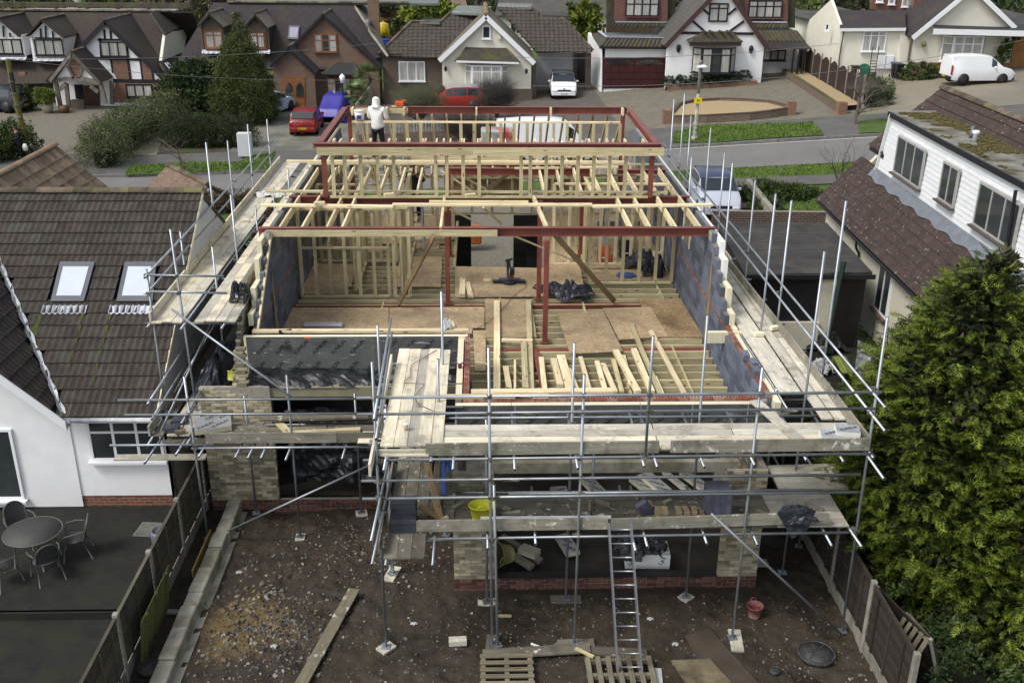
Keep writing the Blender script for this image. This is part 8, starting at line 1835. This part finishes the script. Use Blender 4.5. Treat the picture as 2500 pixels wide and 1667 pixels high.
broad('tan pot with bright green bush on the gravel by the oak porch','potted plant',[(-29.2,69.9,1.25,.6,.6,.45)],3000,.13,[L_lt,L_yl],25,(-29.2,69.9,.5),[3,1],name='potted_plant')
lathe('plant_pot',[(.25,0),(.38,.35),(.33,.75)],(-29.2,69.9,.1),M_('cream_pot',(.3,.27,.2),.8,rnd=0),bpy.data.objects['potted_plant'],14)
tag(lathe('plant_pot',[(.25,0),(.36,.3),(.3,.5)],(-28.1,69.9,.1),M_('brown_pot',(.10,.06,.03),.6,rnd=0),None,14),'brown glazed pot right of the planted cream pot','pot')
for (x,y,l,k) in ((-31.0,70.8,'dark shrub against the brick wall left of the oak porch',0),(-20.9,70.6,'small bush beside the porch steps of the timber house',1)):
    broad(l,'shrub',[(x,y,.9,.7,.6,.8)],4000,.14,[L_dk,L_md],26+k,(x,y,0),[3,2])
# palms
def palm(label,c,h,n,L,seed):
    t=thing('palm_tree',label,'palm',c); r=random.Random(seed); c=Vector(c); top=c+Vector((0,0,h)); J=Join(); J.rod(c,top,.16,8,.12); J.obj('trunk',bark,t); V=[];F=[]
    for i in range(n):
        a=r.random()*6.28; el=r.uniform(-.2,1.2); d=Vector((math.cos(a)*math.cos(el),math.sin(a)*math.cos(el),math.sin(el))); m=top+d*L*.5; sd=d.cross(Vector((0,0,1))).normalized(); upv=sd.cross(d)
        for k in range(17):
            f=(k/16-.5)*2.6; e=m+(d*math.cos(f)+sd*math.sin(f))*L*.55*(1-.15*abs(f))-Vector((0,0,.12*L)); wv=upv*.0+sd*.035*math.cos(f)-d*.035*math.sin(f); o=len(V); V+=[m-wv*.6,m+wv*.6,e]; F.append((o,o+1,o+2))
        o=len(V); V+=[top-sd*.015,top+sd*.015,m]; F.append((o,o+1,o+2))
    meshobj('fronds',V,F,M_('palm_green',(.11,.17,.05),.5,.3,2,rnd=0),t)
palm('fan palm nearest the blue covered car',(-8.3,68.6,0),1.6,38,1.3,1); palm('taller fan palm behind, against the brick house bay',(-7.6,71.2,0),2.3,38,1.4,2); palm('lower fan palm in front of the pale boarded fence',(-7.9,67.2,0),.8,30,1.1,3)
# bare trees and shrubs
def bare(label,cat,base,h,spread,seed,m=twig,r0=.08,levels=4,kids=4,name='bare_shrub',up=.35,stems=1):
    t=thing(name,label,cat,base); r=random.Random(seed); J=Join(); 
    def grow(p,d,L,rad,lv):
        q=p; dd=d
        for k in range(3):
            dd=(dd+Vector((r.uniform(-.25,.25),r.uniform(-.25,.25),r.uniform(-.15,.2)))).normalized(); e=q+dd*L/3; J.rod(q,e,rad,5 if lv>2 else 3,rad*.8); q=e; rad*=.82
            if lv>0:
                for j in range(kids if k==2 else max(1,kids//2)):
                    s=(dd*(.6)+Vector((r.uniform(-1,1)*spread,r.uniform(-1,1)*spread,r.uniform(-.3,.8)*up*2))).normalized(); grow(q,s,L*r.uniform(.5,.75),rad*.6,lv-1)
    for s in range(stems):
        d=Vector((r.uniform(-.5,.5),r.uniform(-.5,.5),1)).normalized() if stems>1 else Vector((0,0,1)); grow(Vector(base),d,h*.45,r0,levels)
    return t,J.obj('branches',m,t)
bare('bare multi stemmed tree on the verge beyond the left neighbour roof','tree',(-15.3,52.3,.1),2.6,1.0,31,twig,.07,4,3,'bare_tree')
bare('pale bare shrub behind the left scaffold poles','shrub',(-8.0,45.6,.1),1.8,1.0,32,twig,.03,3,4,stems=4); bare('second pale bare shrub nearer the left platform','shrub',(-6.2,46.2,.1),1.6,1.0,33,twig,.03,3,4,stems=3)
bare('arching bare tree with dark twisted limbs in front of the wavy fence','tree',(20.9,56.2,T(20.9,56.2)+.1),3.4,1.3,34,twig,.14,5,3,'bare_tree',.25); bare('pruned thick trunked tree at the right edge by the small van','tree',(33.4,60.8,T(33.4,60.8)+.1),4.2,.8,35,bark_m,.28,4,3,'bare_tree',.5)
bare('dense tangled brown bare shrub in front of the bungalow','shrub',(1.0,65.5,.5),3.0,1.3,36,twig_d,.05,4,4,stems=10); bare('bare greenish shrub hiding the red car','shrub',(-3.9,65.5,.1),3.2,1.2,37,M_('green_twig',(.11,.11,.06),.9,rnd=0),.05,4,4,stems=9); bare('tangled bare shrub seen through the upper dormer frame','shrub',(-.7,56.8,.4),2.9,1.3,38,twig_d,.06,4,4,stems=6)
bare('slender upright saplings on the right verge','sapling',(16.9,46.4,T(16.9,46)+.1),2.8,.35,39,twig_d,.03,2,2,'sapling',.9,stems=5); bare('bare twiggy shrub behind the garden bed at the right edge','shrub',(37,58.5,3),2.2,1.1,40,twig,.04,4,3,stems=4)
t,o=bare('short twisted stems against the left wall of the timber house porch','shrub',(-30.8,68.9,.1),1.6,.8,41,twig,.03,3,3,stems=3)
# background trees and woodland
def wood(label,cat,px,yf,rx,rz_,n,mats,seed,size=.5,w=None,name='background_tree',k=3):
    q=Y(*px,yf); r=random.Random(seed); bl=[(q.x+r.uniform(-rx,rx)*.6,yf+r.uniform(-2,2),q.z+r.uniform(-rz_,rz_)*.5,rx*r.uniform(.4,.7),rx*.5,rz_*r.uniform(.5,.8)) for _ in range(k)]+[(q.x,yf,q.z,rx*.7,rx*.6,rz_)]
    t=thing(name,label,cat,(q.x,yf,q.z-rz_-2)); trunk(t,(q.x,yf,q.z-rz_-2.5),(q.x,yf,q.z+rz_*.5),.3,.12,6,seed,spread=rx*.6); leafcloud('crown',t,bl,n,size,mats,seed,w=w,shell=.5,clump=30)
bw=[M_('bare_wood_brown',(.075,.06,.045),.95,.3,1,rnd=0),M_('bare_wood_grey',(.10,.085,.065),.95,.3,1,rnd=0),L_ol]
for i,(px,yf,rx,rz_,n,ms,l) in enumerate((((20,10),98,7,5,7000,[L_dk,L_md,L_ol],'dark green tree at the top left corner'),((290,-2),115,6,3.5,6000,[L_md,L_lt,L_dk],'bright green conifer above the timber house ridge'),((330,5),125,5,3.5,4500,[L_md,L_yl],'yellow green tree beside the bright conifer'),((400,15),105,6,4.5,7000,bw,'bare brown wood left part behind the timber house'),((470,20),100,6,5,7000,bw,'bare brown wood right part behind the brick house'),((540,0),112,7,4,6000,bw,'bare wood above the brick house ridge'),
    ((985,35),100,4,2.2,3500,[L_md,L_dk,bw[0]],'dark shrubbery right of the tall chimney'),((1055,42),92,3,1.5,2600,[L_lt,L_yl,L_md],'yellow green garden bushes behind the bungalow left roof'),((1235,-4),140,9,3.5,6000,[L_dk,L_md],'dark green trees behind the bungalow apex'),((1075,15),98,1.2,2.2,1800,[L_dk],'narrow dark ivy covered post tree'),((1430,60),86,1.3,1.7,2500,[L_lt,L_yl,L_md],'yellow green bush in the gap beside the black and white house'),
    ((1990,25),100,6,5,7000,[L_dk,L_md,bw[0]],'dark tree right of the black and white house'),((2100,5),105,7,4.5,7000,[L_dk,bw[0],L_md],'dark tree behind the cream house wing'),((1975,40),88,2,1.6,2600,[lg('pale',(.12,.13,.07)),L_lt],'pale leaved shrub behind the cream wing'),((2455,-8),95,8,4,6000,[L_dk,L_md],'dark trees at the top right corner'),((2300,-10),120,9,5,5000,[L_dk,bw[0]],'dark tree behind the cream gable'),((1620,-20),110,8,4,4000,[L_dk,bw[1]],'tree far behind the black and white house'),((760,-12),125,9,4,5000,bw,'bare wood far behind the brick house'),((150,-20),125,8,5,4500,bw,'bare wood above the timber house roof'),((1560,0),125,8,4,4000,bw,'bare wood between distant houses at the top'))):
    wood(l,'tree',px,yf,rx,rz_,n,ms,100+i,.42)
tw=np.random.default_rng(77); bl=[(x,190+tw.uniform(-8,8),-1+tw.uniform(0,3),9,6,7) for x in range(-110,125,9)]
stuff(leafcloud('distant_woodland',None,bl,26000,.9,[L_dk,L_md,bw[0],bw[1]],78,shell=.5,clump=25))
for i,(px,l,c) in enumerate((((935,105),'yellow and blue plastic play slide behind the chimney','play slide'),)):
    q=Y(936,82,84); t=thing('play_slide',l,c,q); lathe('slide_hood',[(.01,.9),(.4,.75),(.5,.2),(.45,-.3)],q,M_('toy_yellow',(.65,.48,.02),.4,rnd=0),t,12); box('slide_base',q+Vector((0,-.1,-1.0)),1.1,.9,1.3,M_('toy_blue',(.02,.05,.4),.4,rnd=0),t,bev=.1)
# ---- the big conifer at the right edge of the picture
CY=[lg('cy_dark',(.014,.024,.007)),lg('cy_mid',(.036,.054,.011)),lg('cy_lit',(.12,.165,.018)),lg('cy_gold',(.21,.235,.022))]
def bigconifer(label,cx,cy,zs,rr,n,seed):
    t=thing('conifer_tree',label,'tree',(cx,cy,0)); trunk(t,(cx,cy,-.1),(cx,cy,zs[-1]-.4),.2,.05,16,seed,spread=rr[3]*.5)
    r=np.random.default_rng(seed); zs=np.array(zs);rr=np.array(rr)
    z=r.uniform(zs[0],zs[-1],n*2); keep=r.random(n*2)<np.interp(z,zs,rr)/rr.max(); z=z[keep][:n]; n=len(z); a=r.uniform(0,6.2832,n)
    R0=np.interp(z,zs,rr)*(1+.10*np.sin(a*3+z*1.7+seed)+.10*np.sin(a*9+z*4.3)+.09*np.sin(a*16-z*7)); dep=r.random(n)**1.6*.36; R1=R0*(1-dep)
    c=np.stack([cx+R1*np.cos(a),cy+R1*np.sin(a),z+.08*r.normal(size=n)],1)
    out=np.stack([np.cos(a),np.sin(a),r.uniform(-.1,.9,n)],1)+r.normal(size=(n,3))*.3; out/=np.linalg.norm(out,axis=1)[:,None]
    sd=np.cross(out,[0,0,1.0]); sd/=np.linalg.norm(sd,axis=1)[:,None]; sd=sd+r.normal(size=(n,3))*.5; sd/=np.linalg.norm(sd,axis=1)[:,None]; up=np.cross(sd,out)
    V=[];MI=[]; S_=r.uniform(.14,.34,n)
    for k in range(7):
        for s in(-1,1):
            f=k/6; ln=(1-f*.75)*.5
            for j in range(3):
                g_=(j+1)/3; b0=out*(S_*f)[:,None]+(sd*s*.72+out*.70)*(S_*ln*g_*.8)[:,None]-up*(S_*.10*(f+ln*g_)**2*2)[:,None]
                tip=(sd*s*(.9-.5*(j==1))+out*(.6+.5*(j==1)))+r.normal(size=(n,3))*.3; tip/=np.linalg.norm(tip,axis=1)[:,None]; wv=np.cross(tip,up); wv/=np.linalg.norm(wv,axis=1)[:,None]
                L=(S_*(.20+.12*r.random(n)))[:,None]; p0=c+b0-tip*L*.3; V.append(np.stack([p0-wv*L*.15,p0+wv*L*.15,p0+tip*L*1.1-up*L*.15],1)); ty=(f>.45) or j==2
                MI.append(np.where(dep>.14,r.choice([0,1,1],n),np.where(r.random(n)<(.5 if ty else .15),r.choice([2,2,3],n),r.choice([1,1,2],n))))  # deeper sprays get darker greens, painting shade in the gaps
    V=np.concatenate(V,0).reshape(-1,3); MI=np.concatenate(MI)
    meshnp('crown',V,np.arange(len(V)).reshape(-1,3),3,CY,MI,t)
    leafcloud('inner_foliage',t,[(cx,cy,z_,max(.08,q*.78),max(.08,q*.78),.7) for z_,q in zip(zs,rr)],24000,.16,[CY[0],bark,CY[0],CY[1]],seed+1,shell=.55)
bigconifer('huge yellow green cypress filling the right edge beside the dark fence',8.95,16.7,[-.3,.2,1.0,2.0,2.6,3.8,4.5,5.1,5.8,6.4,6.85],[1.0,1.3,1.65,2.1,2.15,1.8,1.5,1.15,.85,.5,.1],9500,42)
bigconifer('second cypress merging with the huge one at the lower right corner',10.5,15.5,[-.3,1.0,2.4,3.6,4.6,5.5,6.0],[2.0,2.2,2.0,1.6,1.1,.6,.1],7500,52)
broad('dark ivy and bramble mass at the foot of the big cypress behind the fence','climber',[(7.9,15.6,.6,.6,1.6,.7),(7.6,18.4,.7,.5,1.5,.9),(8.3,13.6,.4,.7,1.2,.6)],9000,.10,[L_dk,L_dk,L_md],45,(8,15.6,0),name='ivy_mass')
broad('low weedy ground growth between scaffold and pebbledashed wall','weeds',[(8.6,23.5,.1,1.3,2.5,.3),(9.5,20.5,.1,1.8,2,.3)],7000,.12,[L_ol,L_md,L_br],46,(8.8,23,0),name='weed_patch')
# ================================================================ PEOPLE
def skinbody(name,verts,edges,radii,root,m,parent,sub=2):
    me=bpy.data.meshes.new(name); me.from_pydata([tuple(v) for v in verts],edges,[]); o=bpy.data.objects.new(name,me); COL.objects.link(o)
    sk_=o.modifiers.new('skin','SKIN'); 
    for i,rr_ in enumerate(radii):
        me.skin_vertices[0].data[i].radius=(rr_,rr_*.85) if not isinstance(rr_,tuple) else rr_
    me.skin_vertices[0].data[root].use_root=True
    o.modifiers.new('sub','SUBSURF').levels=sub; bpy.context.view_layer.update()
    m2=bpy.data.meshes.new_from_object(o.evaluated_get(bpy.context.evaluated_depsgraph_get())); bpy.data.objects.remove(o); m2.materials.clear(); m2.materials.append(m); m2.polygons.foreach_set('use_smooth',[True]*len(m2.polygons)); m2.name=name
    return inst(name,m2,parent,Matrix.Identity(4))
skin_m=M_('skin',(.42,.25,.18),.55,.1,9,rnd=0)
def hand(parent,w_,d,side):
    V=[w_];E=[];R_=[.028]; d=d.normalized(); s=d.cross(Vector((0,0,1))).normalized()*side; q=w_+d*.06; V.append(q);E.append((0,1));R_.append((.036,.018))
    for k in range(4):
        o=(k-1.5)*.02; b=q+s*o+d*.03; c=b+d*(.035-.004*abs(k-1.5))+Vector((0,0,-.012)); e=c+d*.018+Vector((0,0,-.022)); i=len(V); V+=[b,c,e]; E+=[(1,i),(i,i+1),(i+1,i+2)]; R_+=[.010,.009,.007]
    b=w_+d*.03+s*.035; e=b+d*.03+s*.02+Vector((0,0,-.01)); i=len(V); V+=[b,e];E+=[(0,i),(i,i+1)];R_+=[.012,.009]
    return skinbody('hand',V,E,R_,0,skin_m,parent,1)
def person(label,c,face,top_m,leg_m,boot_m,hood=None,arms=None,legs=None,hair=None,scale=1.0):
    """figure standing at c; face = facing direction angle; one continuous body, clothing over it"""
    t=thing('person',label,'person',(0,0,0)); J_=lambda x,y,z:Vector((x,y,z))
    legs=legs or [(-.12,.0,-.14,.02),(.12,.03,.16,.04)]; arms=arms or [[(-.21,.0,1.42),(-.27,.02,1.15),(-.16,.24,1.14)],[(.21,0,1.42),(.28,.02,1.15),(.12,.27,1.18)]]
    V=[J_(0,0,.95),J_(0,.01,1.15),J_(0,0,1.36),J_(0,.01,1.48),J_(0,.03,1.60),J_(0,.035,1.68)]; E=[(0,1),(1,2),(2,3),(3,4),(4,5)]; R_=[(.15,.11),(.15,.12),(.17,.12),(.062,.06),(.085,.095),(.07,.08)]
    for (hx,hy,fx,fy) in legs:
        i=len(V); V+=[J_(hx*.75,0,.84),J_((hx+fx)/2,(hy+fy)/2+.03,.48),J_(fx,fy,.10),J_(fx,fy+.16,.04)]; E+=[(0,i),(i,i+1),(i+1,i+2),(i+2,i+3)]; R_+=[.095,.068,.05,.04]
    hands=[]
    for a in arms:
        i=len(V); V+=[J_(*p) for p in a]; E+=[(2,i),(i,i+1),(i+1,i+2)]; R_+=[.07,.052,.038]; hands.append(i+2)
    skinbody('body',V,E,R_,0,skin_m,t)
    P=lambda q,k:V[q]
    # clothing shells
    CV=[J_(0,0,.80),J_(0,.0,1.15),J_(0,-.01,1.36),J_(0,0,1.47)]; CE=[(0,1),(1,2),(2,3)]; CR=[(.20,.165),(.178,.148),(.195,.14),(.10,.09)]
    for a in arms: i=len(CV); p=[J_(*q) for q in a]; CV+=[p[0],p[1],p[1].lerp(p[2],.85)]; CE+=[(2,i),(i,i+1),(i+1,i+2)]; CR+=[.088,.07,.055]
    skinbody('hooded_top' if hood else 'jacket',CV,CE,CR,0,top_m,t)
    LV=[J_(0,0,.97)];LE=[];LR=[(.165,.125)]
    for (hx,hy,fx,fy) in legs: i=len(LV); LV+=[J_(hx*.8,0,.80),J_((hx+fx)/2,(hy+fy)/2+.03,.48),J_(fx,fy,.13)]; LE+=[(0,i),(i,i+1),(i+1,i+2)]; LR+=[.112,.088,.072]
    skinbody('trousers',LV,LE,LR,0,leg_m,t)
    for (hx,hy,fx,fy) in legs: skinbody('boot',[J_(fx,fy-.03,.13),J_(fx,fy-.02,.05),J_(fx,fy+.10,.045),J_(fx,fy+.19,.035)],[(0,1),(1,2),(2,3)],[.062,.055,.055,.045],1,boot_m,t)
    if hood: skinbody('hood',[J_(0,-.05,1.47),J_(0,-.035,1.58),J_(0,-.02,1.70),J_(0,.0,1.76)],[(0,1),(1,2),(2,3)],[(.10,.09),(.115,.11),(.108,.12),(.05,.06)],1,top_m,t)
    else:
        lathe('hair',[(.088,.0),(.098,.05),(.09,.11),(.05,.145),(.001,.155)],(0,.015,1.60),hair or black_f,t,14,1,1.12)
    lathe('face',[(.001,-.12),(.05,-.10),(.07,-.03),(.072,.03),(.05,.08),(.001,.1)],(0,.06,1.63),skin_m,t,12,1,.9)
    for s in(-1,1): box('eye',(s*.03,.125,1.65),.022,.01,.012,black_f,t); lathe('ear',[(.001,-.03),(.02,0),(.001,.03)],(s*.088,.02,1.63),skin_m,t,8)
    beam('nose',(0,.115,1.645),(0,.148,1.615),.022,.022,skin_m,t); box('mouth',(0,.12,1.585),.045,.012,.01,M_('lips',(.25,.09,.08),.6,rnd=0),t)
    for h,a in zip(hands,arms): hand(t,V[h],(J_(*a[2])-J_(*a[1])),1)
    Mw=Matrix.Translation(Vector(c))@Matrix.Rotation(face,4,'Z')@Matrix.Scale(scale,4); t.matrix_basis=Mw; MW[t.name]=Mw; return t
grey_h=M_('grey_white_hoodie',(.72,.72,.70),.95,.1,7,.35,18,rnd=0); blk_t=M_('black_trousers',(.012,.012,.02),.9,.3,6,rnd=0); tan_b=M_('tan_boots',(.20,.13,.07),.8,.3,8,rnd=0); navy=M_('navy_jacket',(.022,.025,.035),.9,.4,6,.2,rnd=0)
pp=Z(925,386,5.76)
person('worker in a pale grey hooded top and black trousers standing on the joists','',) if False else None
person('worker in pale hooded top with hood up, black trousers and tan boots on the joists',(pp.x,pp.y,5.74),-.35,grey_h,blk_t,tan_b,hood=True,scale=1.03,legs=[(-.12,0,-.17,0),(.12,0,.13,.02)])
q=Y(1012,440,30.4); person('worker with dark hair and navy top standing on the step ladder among the joists',(q.x-.02,30.3,3.75),pm-.1,navy,blk_t,tan_b,hair=M_('brown_hair',(.03,.02,.014),.8,rnd=0),arms=[[(-.21,0,1.42),(-.32,.12,1.25),(-.22,.34,1.42)],[(.21,0,1.42),(.32,.12,1.22),(.15,.35,1.36)]])
sl_=thing('step_ladder','aluminium step ladder standing under the worker in navy','step ladder',(q.x,30,ZF))
for s in(-1,1):
    beam('ladder_stile',(q.x+s*.25,29.75,ZF+.03),(q.x+s*.2,30.2,ZF+1.9),.05,.03,al,sl_); beam('ladder_stile',(q.x+s*.25,30.75,ZF+.03),(q.x+s*.2,30.3,ZF+1.9),.03,.02,al,sl_)
for k in range(6): box('tread',(q.x,29.8+k*.07,ZF+.28+k*.28),.42,.09,.03,al,sl_)
for dx in(0,):
    s2=thing('step_ladder','second aluminium step ladder in the right hand far room','step ladder',(3.95,30,ZF))
    for s in(-1,1):
        beam('ladder_stile',(3.95+s*.28,29.0,ZF+.03),(3.95+s*.2,29.4,ZF+1.8),.05,.03,al,s2); beam('ladder_stile',(3.95+s*.28,29.9,ZF+.03),(3.95+s*.2,29.5,ZF+1.8),.03,.02,al,s2)
    for k in range(6): box('tread',(3.95,29.05+k*.06,ZF+.28+k*.26),.42,.09,.03,al,s2)
person('builder in navy reaching out under the walkway at the corner of the foil boards',(-.98,17.55,2.44),-1.2,navy,blk_t,tan_b,hair=M_('brown_hair',(.03,.02,.014)),arms=[[(-.21,0,1.42),(-.2,.25,1.35),(-.14,.5,1.42)],[(.21,0,1.42),(.3,.22,1.12),(.2,.48,1.02)]],scale=.9)
g=G(52,392); person('person in a dark coat with a white bag by the hedge at the left edge',(g.x,g.y,.1),2.2,M_('dark_coat',(.015,.017,.03),.9,.3,5,rnd=0),blk_t,black_f,hair=M_('brown_hair',(.03,.02,.014)))
tag(lathe('shopping_bag',[(.001,0),(.13,.02),(.15,.25),(.07,.4)],(g.x+.4,g.y-.15,.55),white_f,None,10,1,.5),'small white bag held beside the dark coated person','bag')
# blankets of materials inside the front rooms
for (px,py,z,l,w,h,m,lb) in ((1215,383,3.1,1.4,1.0,1.1,M_('wrapped_pallet',(.33,.33,.31),.5,.3,3,.3,rnd=0,col2=(.35,.06,.05)),'plastic wrapped block pallet with red print, front room'),(900,412,2.98,2.6,.9,.2,M_('silver_boards',(.45,.47,.5),.4,.2,2,rnd=0,metal=.3),'stack of silver boards behind the left joists'),(1148,600,.35,.9,.5,.7,M_('orange_tarp',(.35,.10,.015),.6,.3,4,rnd=0),'orange tub of rubbish in the entrance hall'),):
    q=Z(px,py,z); tag(box('material_pack',q+Vector((0,.4,h/2)),l,w,h,m,bev=.05),lb,'material pack')
